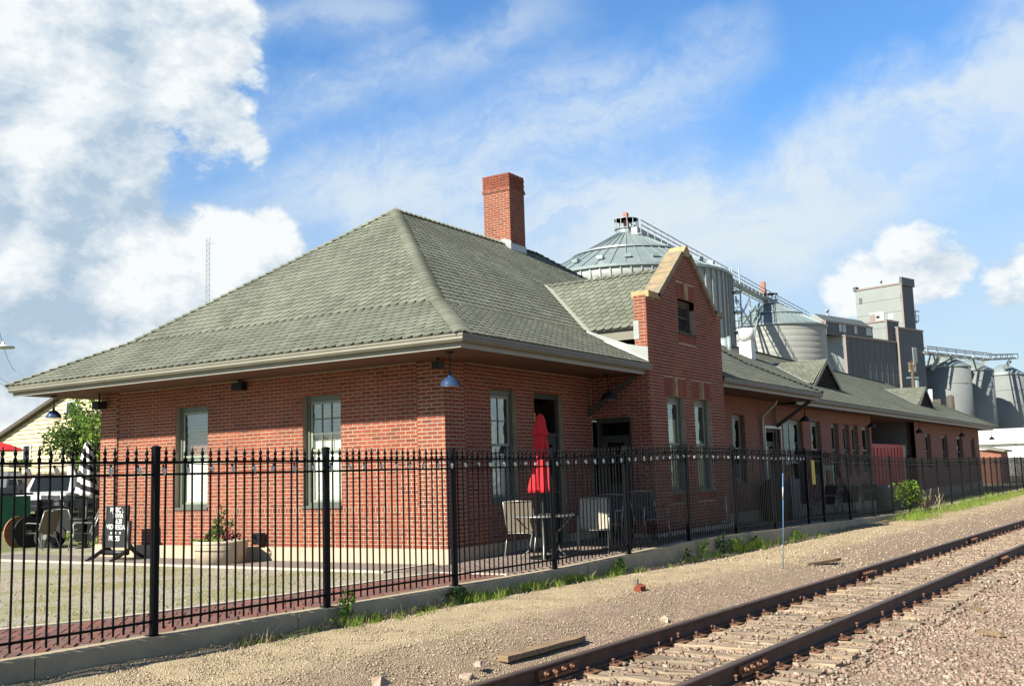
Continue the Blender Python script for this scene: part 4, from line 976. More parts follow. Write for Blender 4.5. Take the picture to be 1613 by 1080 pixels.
A_, B_ = np.array((ga + .06, ky(ga), kz(ga) + .05)), np.array((gb - .06, ky(gb), kz(gb) + .05))
mb = MB(); mb.bar(A_, A_ + Zv * 1.7, .035, .035, up=(1, 0, 0)); mb.bar(B_, B_ + Zv * 1.7, .035, .035, up=(1, 0, 0)); part('gate_stile', mb, M['iron'], g)
for h in (1.62, 1.50, .09): mb = MB(); mb.bar(A_ + Zv * h, B_ + Zv * h, .026); part('rail', mb, M['iron'], g)
for i in range(1, 11):
    p = A_ + (B_ - A_) * i / 11; inst('picket', PK, g, Matrix.Translation(Vector(p - base_of(g) - Zv * .05)))
mb = MB(); p = A_ + (B_ - A_) * .30 + np.array((0, -.05, .98)); mb.obox(p + Zv * .23, (X, Y, Zv), (.13, .006, .30)); mb.obox(p + Zv * .23 + X * 0, (X, Y, Zv), (.10, .007, .02)); solo('gate_notice', mb, M['yellow'], 'tall yellow plastic notice hung on the narrow fence gate', 'notice', base=tuple(p))
# string lights along the near run
xs = PX_[:11]; pts = []
L_ = thing('string_lights', 'string of clear pointed bulbs on a dark cord along the fence rail', 'string lights', (xs[0], ky(xs[0]), kz(xs[0]) + 1.6))
cord = MB(); sp_ = []
for a_, c_ in zip(xs[:-1], xs[1:]):
    for i in range(9):
        t = i / 8; x = a_ + (c_ - a_) * t; sp_.append((x, ky(x) - .022, kz(a_) + (kz(c_) - kz(a_)) * t + 1.655 - .018 * math.sin(math.pi * t) + (.008 if i % 2 else 0)))
cord.tube(sp_, .005, 5); part('cord', cord, M['cord'], L_)
bm_ = MB(); bm_.cs = True; bm_.lathe([(.012, .0), (.014, -.028)], 8); me_s = bm_.mesh('socket', M['cord'])
bm_ = MB(); bm_.cs = True; bm_.lathe([(.010, -.024), (.022, -.05), (.0245, -.066), (.018, -.095), (.006, -.118), (.0, -.122)], 10); me_b = bm_.mesh('bulb', M['bulb'])
x = xs[0] + .1
while x < xs[-1]:
    t = Vector((x, ky(x) - .022, kz(x) + 1.645)) - Vector(base_of(L_)); R_ = Matrix.Rotation(random.uniform(-.75, .15), 4, 'Y') @ Matrix.Rotation(random.uniform(-.2, .35), 4, 'X')
    o_ = inst('bulb', me_b, L_, Matrix.Translation(t) @ R_ @ Matrix.Scale(.88, 4)); inst('socket', me_s, o_, Matrix.Identity(4)); x += .285 + random.uniform(-.02, .02)

# ================================================================ lamps and boxes on the depot
def lamp(c, zs, label, sr=.165):
    x, y, z = c; l_ = thing('pendant_lamp', label, 'lamp', (x, y, zs), group='enamel pendant lamps under the eaves')
    m_ = MB(); m_.cs = True; m_.lathe([(.07, 0), (.06, -.03), (.012, -.035), (.012, z + .16 - zs)], 12, (x, y, zs)); part('stem', m_, M['black_plastic'], l_)
    m_ = MB(); m_.cs = True; m_.lathe([(.022, .21), (.03, .16), (.042, .145), (.085, .132), (sr * .72, .095), (sr * .93, .045), (sr, 0), (sr + .008, -.006), (sr - .006, -.004), (sr * .9, .04), (.05, .125)], 24, (x, y, z)); part('lamp_shade', m_, M['blue_enamel' if c[0] < 3 else 'black_plastic'], l_)
    m_ = MB(); m_.cs = True; m_.lathe([(0, .12), (.09, .11), (sr * .8, .06), (sr - .012, -.001)][::-1], 20, (x, y, z)); m_.lathe([(0, -.01), (.035, .01), (.04, .05), (.02, .09)], 10, (x, y, z)); part('bulb', m_, M['lampin'], l_)
for c, zs, lb in (((-.70, 9.80, 3.13), 3.6, 'blue enamel pendant lamp under the far left eave corner of the depot'), ((-.78, -.70, 3.05), 3.6, 'blue enamel pendant lamp hanging at the near brick corner'),
                  ((4.70, -.70, 3.08), 3.6, 'dark pendant lamp hanging over the entry left of the gabled bay'), ((18.7, -.45, 3.04), 3.52, 'small dark pendant lamp near the eave step of the long wing'),
                  ((26.9, -.5, 3.03), 3.52, 'small dark pendant lamp beside the breezeway, left side'), ((35.6, -.5, 2.96), 3.52, 'small dark pendant lamp beside the breezeway, right side'), ((46.5, -.5, 2.98), 3.52, 'small dark pendant lamp before the end block windows'), ((56.3, -.6, 2.92), 3.55, 'last small pendant lamp under the far eave tip')):
    lamp(c, zs, lb)
def wallbox(name, label, cat, lo, hi, arm=None):
    t_ = thing(name, label, cat, tuple((np.array(lo) + np.array(hi)) / 2)); m_ = MB(); m_.box(lo, hi); part('body', m_, M['black_plastic'], t_)
    m_ = MB(); c = (np.array(lo) + np.array(hi)) / 2
    for i in range(5): z_ = lo[2] + (hi[2] - lo[2]) * (i + .7) / 6; m_.box((lo[0] - .006, lo[1] + .02, z_), (lo[0] - .001, hi[1] - .02, z_ + .008))
    part('grille', m_, M['iron'], t_)
    if arm: m_ = MB(); m_.cs = True; m_.tube([c, arm], .02, 8); part('bracket', m_, M['black_plastic'], t_)
wallbox('wall_speaker', 'black loudspeaker hung under the far left eave beside the tree', 'speaker', (-.36, 8.78, 3.27), (-.14, 8.98, 3.43), (-.25, 8.88, 3.6))
wallbox('wall_speaker', 'black box speaker under the eave between the two end windows', 'speaker', (-.18, 4.68, 3.40), (-.03, 4.95, 3.55), (-.1, 4.8, 3.6))
wallbox('wall_speaker', 'black box speaker tucked into the eave above the near corner', 'speaker', (-.28, -.12, 3.42), (-.13, .04, 3.55), (-.2, -.05, 3.6))
wallbox('outlet_box', 'black louvred box low on the end wall right of the planter', 'box', (-.16, 4.16, .48), (-.05, 4.36, .69))

# ================================================================ yard things
def txt(s, size, depth=.004):
    cu = bpy.data.curves.new('t', 'FONT'); cu.body = s; cu.size = size; cu.extrude = depth; cu.align_x = 'CENTER'; cu.align_y = 'CENTER'; cu.offset = size * .018
    o = bpy.data.objects.new('t', cu); COL.objects.link(o); dg = bpy.context.evaluated_depsgraph_get(); me = bpy.data.meshes.new_from_object(o.evaluated_get(dg)); bpy.data.objects.remove(o); return me
sg_ = thing('letter_board', 'black rolling letter board with white words by the end wall', 'sign board', (-.75, 7.62, .19))
q0 = np.array((-.74, 7.62, 0)); un = np.array((.10, -.995, 0)); nn = np.array((-.995, -.10, 0))
ti = np.array((.06, 0, 1.)); ti /= np.linalg.norm(ti)
def sp2(u_, z_, d_=0): return q0 + un * u_ + ti * (z_ - .19) + Zv * .19 + nn * d_
m_ = MB(); m_.obox(sp2(0, .83), (un, ti, nn), (.27, .40, .022)); part('board', m_, M['black_plastic'], sg_)
m_ = MB()
for u_ in (-.285, .285): m_.obox(sp2(u_, .83), (un, ti, nn), (.014, .41, .03))
m_.obox(sp2(0, 1.24), (un, ti, nn), (.298, .014, .03)); part('frame', m_, M['sling_dark'], sg_)
for i, s in enumerate(('MUSIC :.', '  TRIVIA', '     6:30', 'WEDNESDAY', '* * *', 'PRIZES  ')):
    z_ = 1.165 - i * .112
    if s == '* * *':
        m_ = MB()
        for u_ in (-.12, .0, .12):
            c = sp2(u_, z_, .026); st = [c + un * math.sin(2 * math.pi * k / 10) * (.036 if k % 2 == 0 else .016) + ti * math.cos(2 * math.pi * k / 10) * (.036 if k % 2 == 0 else .016) for k in range(10)]
            m_.prism(st, nn * .004)
        part('stars', m_, M['white'], sg_)
    else:
        me = txt(s, .132); me.materials.append(M['white']); o_ = inst('lettering', me, sg_, basis(sp2(0, z_, .026) - base_of(sg_), un * .80, ti, nn))
for u_ in (-.33, .33):
    m_ = MB(); m_.cs = True
    pts = [sp2(u_, .95), sp2(u_, .6), sp2(u_, .40) - nn * .02 , sp2(u_, .27) + nn * .22, sp2(u_, .215) + nn * .42]
    m_.tube(pts, [.05, .055, .05, .042, .03], 8); m_.tube([sp2(u_, .5), sp2(u_, .33) - nn * .2, sp2(u_, .22) - nn * .42], [.05, .042, .03], 8); part('leg', m_, M['black_plastic'], sg_)
m_ = MB(); m_.cs = True; m_.tube([sp2(-.34, .33), sp2(.34, .33)], .05, 10); part('ballast_tube', m_, M['black_plastic'], sg_)
# planter
PS = .80; pc = np.array((-.78, 4.55, .19)); P_ = thing('planter', 'round cream cast planter in front of the end wall', 'planter', tuple(pc))
m_ = MB(); m_.cs = True; m_.lathe([(r * PS, z * PS) for r, z in [(.55, 0), (.565, .30), (.57, .31)]], 40, pc); part('bowl', m_, M['planter'], P_)
m_ = MB(); m_.cs = True; m_.lathe([(r * PS, z * PS) for r, z in [(.57, .30), (.60, .315), (.61, .33), (.60, .36), (.61, .375), (.62, .39), (.60, .42), (.62, .44), (.64, .47), (.63, .51), (.59, .515), (.57, .50), (.56, .45)]], 40, pc); part('rim', m_, M['planter'], P_)
m_ = MB(); m_.lathe([(.0, .47 * PS), (.575 * PS, .47 * PS)], 24, pc); part('soil', m_, M['soil'], P_)
def leaves(mb, c, n, rx, rz, size, up=.3, jit=.6, tall=1.6):
    for _ in range(n):
        d = rng.normal(size=3); d /= np.linalg.norm(d); r_ = rng.random() ** .45; p = np.array(c) + d * np.array((rx, rx, rz)) * r_
        a_ = rng.normal(size=3); a_[2] += up; a_ /= np.linalg.norm(a_); b_ = np.cross(a_, rng.normal(size=3)); b_ /= np.linalg.norm(b_); s = size * (.6 + .8 * rng.random()); mb.cr = max(.02, float(rng.random()))
        w = s / tall * .5
        mb.add([p - a_ * s * .5, p + b_ * w, p + a_ * s * .5, p - b_ * w], [(0, 1, 2, 3)])
def plant(name, label, cat, c, spec, m_='leaf', stems=None, group=None):
    t_ = thing(name, label, cat, c, group)
    mb = MB()
    for (o, n, rx, rz, s) in spec: leaves(mb, np.array(c) + np.array(o), n, rx, rz, s)
    part('foliage', mb, M[m_], t_)
    if stems:
        mb = MB(); mb.cs = True
        for pts in stems: mb.tube([np.array(c) + np.array(p) for p in pts], [.006] * (len(pts) - 1) + [.003], 5)
        part('stem', mb, M['leaf'], t_)
    return t_
top = pc + Zv * .47 * PS
plant('planter_grass', 'tall wispy green plant rising from the middle of the planter', 'plant', tuple(top + np.array((-.05, .0, 0))), [((0, .02, .22), 110, .16, .24, .085), ((.02, -.05, .46), 50, .12, .26, .07), ((-.05, -.36, .34), 26, .06, .18, .06), ((0, .2, .16), 40, .10, .14, .06)], 'leaf', [[(0, 0, 0), (.02, .02, .8)], [(.02, -.02, 0), (-.03, .03, .62)], [(-.03, -.3, 0), (-.05, -.42, .5)]])
plant('purple_foliage', 'dark purple bedding plants on the right of the planter', 'plant', tuple(top + np.array((0, -.25, 0))), [((0, -.02, .09), 130, .20, .11, .055), ((-.05, .52, .07), 60, .12, .09, .05)], 'purple_leaf')
plant('lime_foliage', 'lime green trailing plants along the front rim of the planter', 'plant', tuple(top + np.array((-.35, 0, 0))), [((-.04, .1, .04), 70, .13, .05, .045), ((.02, -.28, .04), 50, .12, .05, .045), ((.08, .32, .03), 40, .09, .05, .045)], 'leaf_bright')

# closed red umbrella with round glass table
U0 = np.array((1.05, -1.25, kz(1.05))); um = thing('patio_umbrella', 'closed red patio umbrella on a pole through the glass table', 'umbrella', tuple(U0))
m_ = MB(); m_.cs = True; m_.tube([U0, U0 + Zv * 2.44], .02, 10); part('pole', m_, M['sling_dark'], um)
def wob(t, j): return .21 * math.sin(8 * t + j * .35) * min(1, j / 3) + .08 * math.sin(3 * t + j)
m_ = MB(); m_.cs = True; zb = 1.33
m_.lathe([(.03, 2.33), (.09, 2.31), (.105, 2.22), (.112, 2.1), (.118, 1.95), (.13, 1.8), (.148, 1.65), (.172, 1.5), (.195, 1.38), (.205, 1.31), (.185, 1.315), (.15, 1.40)][::-1], 48, (U0[0], U0[1], 0), wob=lambda t, j: wob(t, 11 - j)); part('canopy', m_, M['red_cloth'], um)
m_ = MB(); m_.cs = True; m_.lathe([(.145, 2.28), (.125, 2.33), (.10, 2.44), (.085, 2.54), (.06, 2.61), (.02, 2.635), (0, 2.64)], 40, (U0[0], U0[1], 0), wob=lambda t, j: .10 * math.sin(8 * t) * (1 if j < 2 else .3)); part('vent_cap', m_, M['red_cloth'], um)
m_ = MB(); m_.cs = True; m_.lathe([(.25, 0), (.25, .035), (.20, .05), (.035, .06), (.03, .25)], 24, U0); part('base', m_, M['iron'], um)
tb = thing('patio_table', 'round glass patio table around the red umbrella pole', 'table', tuple(U0))
m_ = MB(); m_.cs = True; m_.lathe([(.03, .70), (.50, .70), (.51, .712), (.50, .722), (.03, .722)], 36, U0); part('table_top', m_, M['glass_table'], tb)
m_ = MB(); m_.cs = True; m_.lathe([(.515, .69), (.53, .705), (.515, .725), (.505, .705), (.515, .69)], 36, U0); part('rim', m_, M['steel'], tb)
for k in range(4):
    a_ = k * math.pi / 2 + .5; d = np.array((math.cos(a_), math.sin(a_), 0)); m_ = MB(); m_.cs = True; m_.tube([U0 + d * .46 + Zv * .69, U0 + d * .20 + Zv * .40, U0 + d * .25 + Zv * .15, U0 + d * .40 + Zv * .01], .014, 8); part('leg', m_, M['steel'], tb)
# sling chairs
def make_chair(label, sling, group):
    c = thing('patio_chair', label, 'chair', (0, 0, 0), group)
    for s in (-1, 1):
        y = s * .26; m_ = MB(); m_.cs = True
        m_.tube([(.30, y, 0), (.25, y, .30), (.22, y, .42), (.24, y, .62), (.18, y, .655), (-.18, y, .64), (-.24, y, .60)], .013, 8); part('leg', m_, M['steel'], c, False)
        m_ = MB(); m_.cs = True; m_.tube([(-.34, y, 0), (-.20, y, .28), (-.16, y, .40), (-.24, y, .62), (-.36, y, .93)], .013, 8); part('leg', m_, M['steel'], c, False)
    m_ = MB(); m_.cs = True; m_.tube([(.24, -.25, .41), (.24, .25, .41)], .011, 8); m_.tube([(-.36, -.26, .93), (-.37, .0, .945), (-.36, .26, .93)], .013, 8); m_.tube([(-.17, -.25, .385), (-.17, .25, .385)], .011, 8); part('stretcher', m_, M['steel'], c, False)
    def sheet_(pts):
        m_ = MB(); m_.cs = True; n_ = len(pts)
        vs = [(x, y, z - .02 * (1 - (y / .245) ** 2)) for x, z in pts for y in (-.245, -.12, 0, .12, .245)]
        vs += [(x - .006, y, z - .006 - .02 * (1 - (y / .245) ** 2)) for x, z in pts for y in (-.245, -.12, 0, .12, .245)]
        fs = [(i * 5 + j, (i + 1) * 5 + j, (i + 1) * 5 + j + 1, i * 5 + j + 1) for i in range(n_ - 1) for j in range(4)]; o = n_ * 5
        fs += [(o + i * 5 + j + 1, o + (i + 1) * 5 + j + 1, o + (i + 1) * 5 + j, o + i * 5 + j) for i in range(n_ - 1) for j in range(4)]
        m_.add(vs, fs); return m_
    part('seat', sheet_([(.25, .43), (.10, .415), (-.05, .405), (-.15, .41)]), M[sling], c, False); part('backrest', sheet_([(-.165, .42), (-.21, .55), (-.28, .74), (-.36, .935)]), M[sling], c, False)
    return c
GC = 'sling chairs on the patio'
ch0 = make_chair('brown sling chair seen from behind left of the glass table', 'sling_brown', GC)
def put(c, x, y, rz, z=None): c.location = (x, y, kz(x) if z is None else z); c.rotation_euler = (0, 0, rad(rz))
put(ch0, 1.55, -.55, 15)
chc = make_chair('cream sling chair right of the red umbrella', 'sling', GC); put(chc, 1.95, -1.72, 205)
chs = make_chair('dark sling chair in side view behind the cream one', 'sling_dark', GC); put(chs, 3.2, -1.30, 190)
c2 = copy_tree(chs); c2['label'] = 'dark sling chair standing against the bay, rightmost of the patio'; put(c2, 4.45, -1.62, 235)
GY = 'sling chairs at the far end of the path'
for i, (x, y, r, lb) in enumerate(((1.0, 12.7, 100, 'brown sling chair at the end of the side path, nearest the wooden reels'), (2.0, 13.0, 10, 'dark sling chair at the end of the path facing the striped umbrella'), (1.0, 11.1, 150, 'dark sling chair close to the building corner, left of the letter board'))):
    c = copy_tree(ch0 if i == 0 else chs); c['label'] = lb; c['group'] = GY; put(c, x, y, r, .18)
# far patio table, striped umbrella
t2 = np.array((1.55, 11.8, .18)); tt_ = thing('patio_table', 'small dark patio table among the chairs left of the building', 'table', tuple(t2))
m_ = MB(); m_.cs = True; m_.lathe([(.02, .70), (.45, .70), (.45, .73), (.02, .73)], 24, t2); part('table_top', m_, M['reel_dark'], tt_); m_ = MB(); m_.cs = True; m_.lathe([(.25, 0), (.25, .03), (.04, .06), (.04, .7)], 16, t2); part('leg', m_, M['iron'], tt_)
def striped(m1, m2):
    m = bpy.data.materials.new('striped_canvas'); m.use_nodes = True; t = NT(m.node_tree); bs = t.n['Principled BSDF']; g_ = t.add('ShaderNodeTexCoord').outputs['Object']; s_ = t.add('ShaderNodeSeparateXYZ', inp={0: g_})
    an = t.math('ARCTAN2', s_.outputs[1], s_.outputs[0]); f = t.math('GREATER_THAN', t.math('SINE', t.math('ADD', t.math('MULTIPLY', an, 2.), t.math('MULTIPLY', s_.outputs[2], 24.))), 0.)
    t.set(bs, 'Base Color', t.mix(f, m1, m2)); t.set(bs, 'Roughness', .9); return m
su = np.array((1.6, 11.85, .18)); so_ = thing('patio_umbrella', 'closed black and white striped umbrella near the building corner', 'umbrella', tuple(su))
m_ = MB(); m_.cs = True; m_.tube([su, su + Zv * 2.5], .02, 8); part('pole', m_, M['steel'], so_)
m_ = MB(); m_.cs = True; m_.lathe([(.0, 2.56), (.06, 2.5), (.10, 2.35), (.14, 2.1), (.18, 1.7), (.24, 1.35), (.26, 1.2), (.2, 1.25), (.08, 1.5)][::-1], 32, su, wob=lambda t, j: .16 * math.sin(7 * t + j * .5)); part('canopy', m_, striped((.012, .012, .013), (.72, .72, .68)), so_)
# cable reels
def reel(c, ax, r, w, label, mt):
    c = np.array(c, float); ax = np.array(ax, float); ax /= np.linalg.norm(ax); b_ = np.cross(Zv, ax); t_ = thing('cable_reel', label, 'cable reel', tuple(c), 'old cable reels by the path')
    A3 = (b_, Zv, ax)
    if np.linalg.det(np.array(A3)) < 0: A3 = (-b_, Zv, ax)
    for s in (-1, 1):
        m_ = MB(); m_.lathe([(.04, -.022), (r, -.022), (r, .022), (.04, .022)], 28, c + ax * s * w / 2 + Zv * r, A3); part('flange', m_, M['reel_dark' if s > 0 else mt], t_)
    m_ = MB(); m_.cs = True; m_.lathe([(r * .5, -w / 2), (r * .5, w / 2)], 20, c + Zv * r, A3); part('drum', m_, M['reel_dark'], t_)
    m_ = MB(); m_.lathe([(.07, -w / 2 - .03), (.07, w / 2 + .03)], 12, c + Zv * r, A3); part('hub', m_, M['steel'], t_)
reel((1.35, 13.95, .18), (-.05, -1, 0), .40, .45, 'large cable reel with orange flange, leftmost by the path', 'reel'); reel((1.5, 13.1, .18), (-.9, -.45, 0), .29, .40, 'smaller black cable reel in front of the orange one', 'reel_dark'); reel((3.1, 14.0, .18), (-.6, -.8, 0), .33, .35, 'black cable reel half hidden behind the chairs', 'reel_dark')
# ================================================================ left background
# green dumpster
d0 = at(-22, 855, 33); d0[2] = .14; dm = thing('dumpster', 'green steel dumpster with sloped front at the far left', 'dumpster', tuple(d0))
u_, v_ = np.array((.30, -.954, 0)), np.array((.954, .30, 0))
def DP(a_, b_, z_): return d0 + u_ * a_ + v_ * b_ + Zv * z_
m_ = MB(); prof = [(-.45, .15), (.75, .15), (.75, 1.30), (-.75, 1.30), (-.75, .85)]
m_.prism([DP(-1.0, b_, z_) for b_, z_ in prof], u_ * 2.0); part('bin', m_, M['green'], dm)
m_ = MB(); m_.obox(DP(0, 0, 1.36), (u_, v_, Zv), (1.05, .80, .035)); part('lid', m_, M['reel_dark'], dm)
m_ = MB()
for z_ in (1.26, .86): m_.obox(DP(0, -.77, z_), (u_, v_, Zv), (1.03, .03, .04))
for a_ in (-.96, -.32, .32, .96): m_.obox(DP(a_, -.78, 1.05), (u_, v_, Zv), (.03, .025, .2))
part('rib', m_, M['green'], dm)
m_ = MB(); m_.obox(DP(.62, -.785, 1.06), (u_, v_, Zv), (.16, .004, .10)); part('sticker', m_, M['white'], dm)
# low iron fence at the back of the yard
fb = thing('iron_fence', 'low black iron fence at the back of the yard, behind the reels and chairs', 'fence', (5.0, 16.5, .18))
A_, B_ = np.array((6.4, 21.0, .2)), np.array((2.8, 11.4, .18)); n_ = 72
for i in (0, 18, 36, 54, 72): m_ = MB(); p = A_ + (B_ - A_) * i / n_; m_.box((p[0] - .035, p[1] - .035, 0.1), (p[0] + .035, p[1] + .035, 1.30)); part('fence_post', m_, M['iron'], fb)
for h in (.16, .86, 1.05): m_ = MB(); m_.bar(A_ + Zv * h, B_ + Zv * h, .03); part('rail', m_, M['iron'], fb)
m_ = MB(); m_.box((-.01, -.01, .08), (.01, .01, 1.18)); m_.lathe([(.01, 1.17), (.02, 1.19), (.002, 1.26)], 5); pk2 = m_.mesh('picket', M['iron'])
for i in range(1, n_):
    if i % 18: inst('picket', pk2, fb, Matrix.Translation(Vector(A_ + (B_ - A_) * i / n_ - base_of(fb))))
# white sport utility car
def car(c, fwd, label, L=4.7, Wd=1.85):
    t_ = thing('parked_car', label, 'car', tuple(c)); f_ = np.array(fwd, float); f_ /= np.linalg.norm(f_); s_ = np.cross(Zv, f_)
    def P(a_, b_, z_): return np.array(c) + f_ * a_ + s_ * b_ + Zv * z_
    m_ = MB()
    body = [(-2.3, .42), (-2.32, .95), (-2.25, 1.12), (.95, 1.08), (1.05, 1.10), (2.15, 1.0), (2.30, .86), (2.33, .45), (1.9, .36), (-2.0, .36)]
    m_.prism([P(a_, -.92, z_) for a_, z_ in body], s_ * 1.84)
    cab = [(-2.22, 1.10), (-2.05, 1.66), (-1.9, 1.76), (.0, 1.76), (.22, 1.70), (1.0, 1.08)]
    b = len(m_.v); n_ = len(cab); ins = lambda z_: .90 - max(0, z_ - 1.1) * .22
    m_.add([P(a_, -ins(z_), z_) for a_, z_ in cab] + [P(a_, ins(z_), z_) for a_, z_ in cab], [tuple(range(n_))[::-1], tuple(range(n_, 2 * n_))] + [(i, (i + 1) % n_, n_ + (i + 1) % n_, n_ + i) for i in range(n_)])
    part('body', m_, M['car_white'], t_)
    for sg in (-1, 1):
        for (a0, a1, a2, a3) in ((-.05, .80, .12, -.05), (-.98, -.15, -.15, -.98), (-1.98, -1.08, -1.08, -1.85)):
            y0, y1 = sg * (ins(1.16) + .012), sg * (ins(1.66) + .012); m_ = MB(); q = [P(a0, y0, 1.16), P(a1, y0, 1.16), P(a2, y1, 1.66), P(a3, y1, 1.66)]; m_.add(q, [(0, 1, 2, 3)]); part('window', m_, M['car_glass'], t_)
        for a_ in (-1.42, 1.42):
            m_ = MB(); m_.cs = True; m_.lathe([(.2, -.11), (.36, -.10), (.37, 0), (.36, .10), (.2, .11)], 22, P(a_, sg * .86, .37), (f_, Zv, s_)); w_ = part('wheel', m_, M['tyre'], t_)
            m_ = MB(); m_.lathe([(.0, .0), (.21, .005), (.23, -.01)], 16, P(a_, sg * .975, .37), (f_, Zv, s_ * sg)); part('rim', m_, M['steel'], w_)
        m_ = MB(); m_.obox(P(2.27, sg * .68, .82), (f_, s_, Zv), (.06, .2, .085)); part('headlight', m_, M['bulb'], t_)
        m_ = MB(); m_.obox(P(-2.31, sg * .80, .98), (f_, s_, Zv), (.03, .09, .16)); part('taillight', m_, M['red_paint'], t_)
        m_ = MB(); m_.obox(P(.72, sg * 1.0, 1.16), (f_, s_, Zv), (.06, .10, .07)); part('mirror', m_, M['black_plastic'], t_)
    q = [P(.98, -.72, 1.13), P(.98, .72, 1.13), P(.27, .66, 1.69), P(.27, -.66, 1.69)]; m_ = MB(); m_.add([p + f_ * .012 + Zv * .01 for p in q], [(0, 1, 2, 3)]); part('windscreen', m_, M['car_glass'], t_)
    m_ = MB(); m_.obox(P(2.31, 0, .70), (f_, s_, Zv), (.05, .46, .10)); part('grille', m_, M['black_plastic'], t_)
    m_ = MB(); m_.obox(P(2.32, 0, .48), (f_, s_, Zv), (.05, .88, .08)); m_.obox(P(-2.31, 0, .5), (f_, s_, Zv), (.05, .88, .09)); part('bumper', m_, M['black_plastic'], t_)
car(tuple(at(84, 803, 43) * (1, 1, 0) + Zv * .42), (-.72, -.69, 0), 'white sport utility car parked behind the low iron fence')
# white box trailer beside it
tr0 = at(142, 800, 47); tr0[2] = .6; t_ = thing('box_trailer', 'white box trailer standing beside the white car', 'trailer', tuple(tr0))
f_ = np.array((.55, .84, 0)); s_ = np.array((-.84, .55, 0))
m_ = MB(); m_.obox(tr0 + Zv * 1.25, (f_, s_, Zv), (1.9, .95, .90)); part('box', m_, M['white'], t_)
m_ = MB(); m_.obox(tr0 + Zv * .3, (f_, s_, Zv), (2.0, .9, .06)); part('chassis', m_, M['iron'], t_)
for a_, b_ in ((-.4, .9), (-.4, -.9), (.4, .9), (.4, -.9)): m_ = MB(); m_.cs = True; m_.lathe([(.1, -.09), (.30, -.08), (.30, .08), (.1, .09)], 18, tr0 + f_ * a_ + s_ * b_ + Zv * .3, (f_, Zv, s_)); part('wheel', m_, M['tyre'], t_)
# dark tailgated pickup behind the dumpster
p0 = at(-22, 800, 42); p0[2] = .55; t_ = thing('pickup_truck', 'dark grey pickup truck standing behind the green dumpster', 'pickup truck', tuple(p0)); f_ = np.array((.8, .6, 0)); s_ = np.array((-.6, .8, 0))
m_ = MB(); pr = [(-2.6, .5), (-2.6, 1.15), (-.5, 1.2), (-.35, 1.85), (.9, 1.85), (1.5, 1.25), (2.6, 1.1), (2.6, .5)]; m_.prism([p0 + f_ * a_ - s_ * .95 + Zv * z_ for a_, z_ in pr], s_ * 1.9); part('body', m_, mat('grey_truck_paint', (.10, .105, .11), .35), t_)
m_ = MB(); m_.obox(p0 - f_ * 2.62 + Zv * .68, (f_, s_, Zv), (.06, .93, .1)); part('bumper', m_, M['steel'], t_)
for a_, b_ in ((-1.6, .9), (-1.6, -.9), (1.7, .9), (1.7, -.9)): m_ = MB(); m_.cs = True; m_.lathe([(.1, -.12), (.4, -.11), (.4, .11), (.1, .12)], 18, p0 + f_ * a_ + s_ * b_ + Zv * .4, (f_, Zv, s_)); part('wheel', m_, M['tyre'], t_)
m_ = MB(); m_.add([p0 + f_ * a_ - s_ * .96 + Zv * z_ for a_, z_ in ((-.25, 1.3), (1.2, 1.3), (.8, 1.75), (-.15, 1.75))], [(0, 1, 2, 3)]); part('window', m_, M['car_glass'], t_)
# brown board fence with boards of their own
bA, bB = hit(-60, 768, 0, 21.5), hit(185, 768, 0, 21.5); bA[2] = bB[2] = .58
wf_ = thing('board_fence', 'dark brown board fence in front of the yellow house', 'fence', tuple((bA + bB) / 2)); L_n = np.linalg.norm(bB - bA); nb = int(L_n / .19); me = None
for i in range(nb):
    p = bA + (bB - bA) * (i + .5) / nb
    if me is None: q_ = MB(); q_.box((-.012, -.088, 0), (.012, .088, 1.95)); me = q_.mesh('board', M['wood_fence'])
    inst('board', me, wf_, Matrix.Translation(Vector(p - base_of(wf_) + Zv * rng.normal() * .015)))
for h in (.35, 1.6): m_ = MB(); m_.bar(bA + Zv * h + X * .04, bB + Zv * h + X * .04, .05, .09); part('rail', m_, M['wood_fence'], wf_)
# yellow house: gable wall in plane x = 23
hx = 23.0; hp = hit(0, 689, 0, hx); hq = hit(84, 632.5, 0, hx); sl = (hq[2] - hp[2]) / (hp[1] - hq[1])
yl, zl = hp[1] + 1.6, hp[2] - sl * 1.6; yap = hq[1] - 4.2; zap = hq[2] + sl * 4.2; yr = yap - (yl - yap)
ho = thing('yellow_house', 'yellow clapboard house with dark roof edge behind the tree', 'house', (hx, yap, .5))
m_ = MB(); m_.prism([(hx + .03, y_, z_) for y_, z_ in ((yl - .5, .5), (yl - .5, zl + sl * .5 - .15), (yap, zap - .15), (yr + .5, zl + sl * .5 - .15), (yr + .5, .5))], (9, 0, 0)); hw = part('wall', m_, M['yellow_siding'], ho)
z_ = .6; 
while z_ < zap - .3:
    hw_ = (zap - .2 - z_) / sl; a_, b_ = max(yr + .5, yap - hw_), min(yl - .5, yap + hw_); m_ = MB(); m_.prism([(hx + .028, a_, z_ + .26), (hx - .035, a_, z_ + .0), (hx + .028, a_, z_)], (0, b_ - a_, 0)); part('clapboard', m_, M['yellow_siding'], hw); z_ += .255
m_ = MB()
for sg in (-1, 1):
    ye = yl if sg > 0 else yr
    m_.prism([(hx - .35, ye, zl - .12), (hx - .35, yap, zap - .10), (hx - .35, yap, zap + .10), (hx - .35, ye, zl + .10)], (9.7, 0, 0))
part('roof', m_, M['asphalt_roof'], ho)
for (pa, pb) in (((36, 700), (48, 727)), ((104, 632), (121, 655))):
    a_, b_ = hit(*pa, 0, hx - .06), hit(*pb, 0, hx - .06); m_ = MB(); m_.box((hx - .08, b_[1], b_[2]), (hx - .02, a_[1], a_[2])); w_ = part('window', m_, M['white'], hw); m_ = MB(); m_.box((hx - .085, b_[1] + .09, b_[2] + .09), (hx - .081, a_[1] - .09, a_[2] - .09)); part('pane', m_, M['car_glass'], w_)
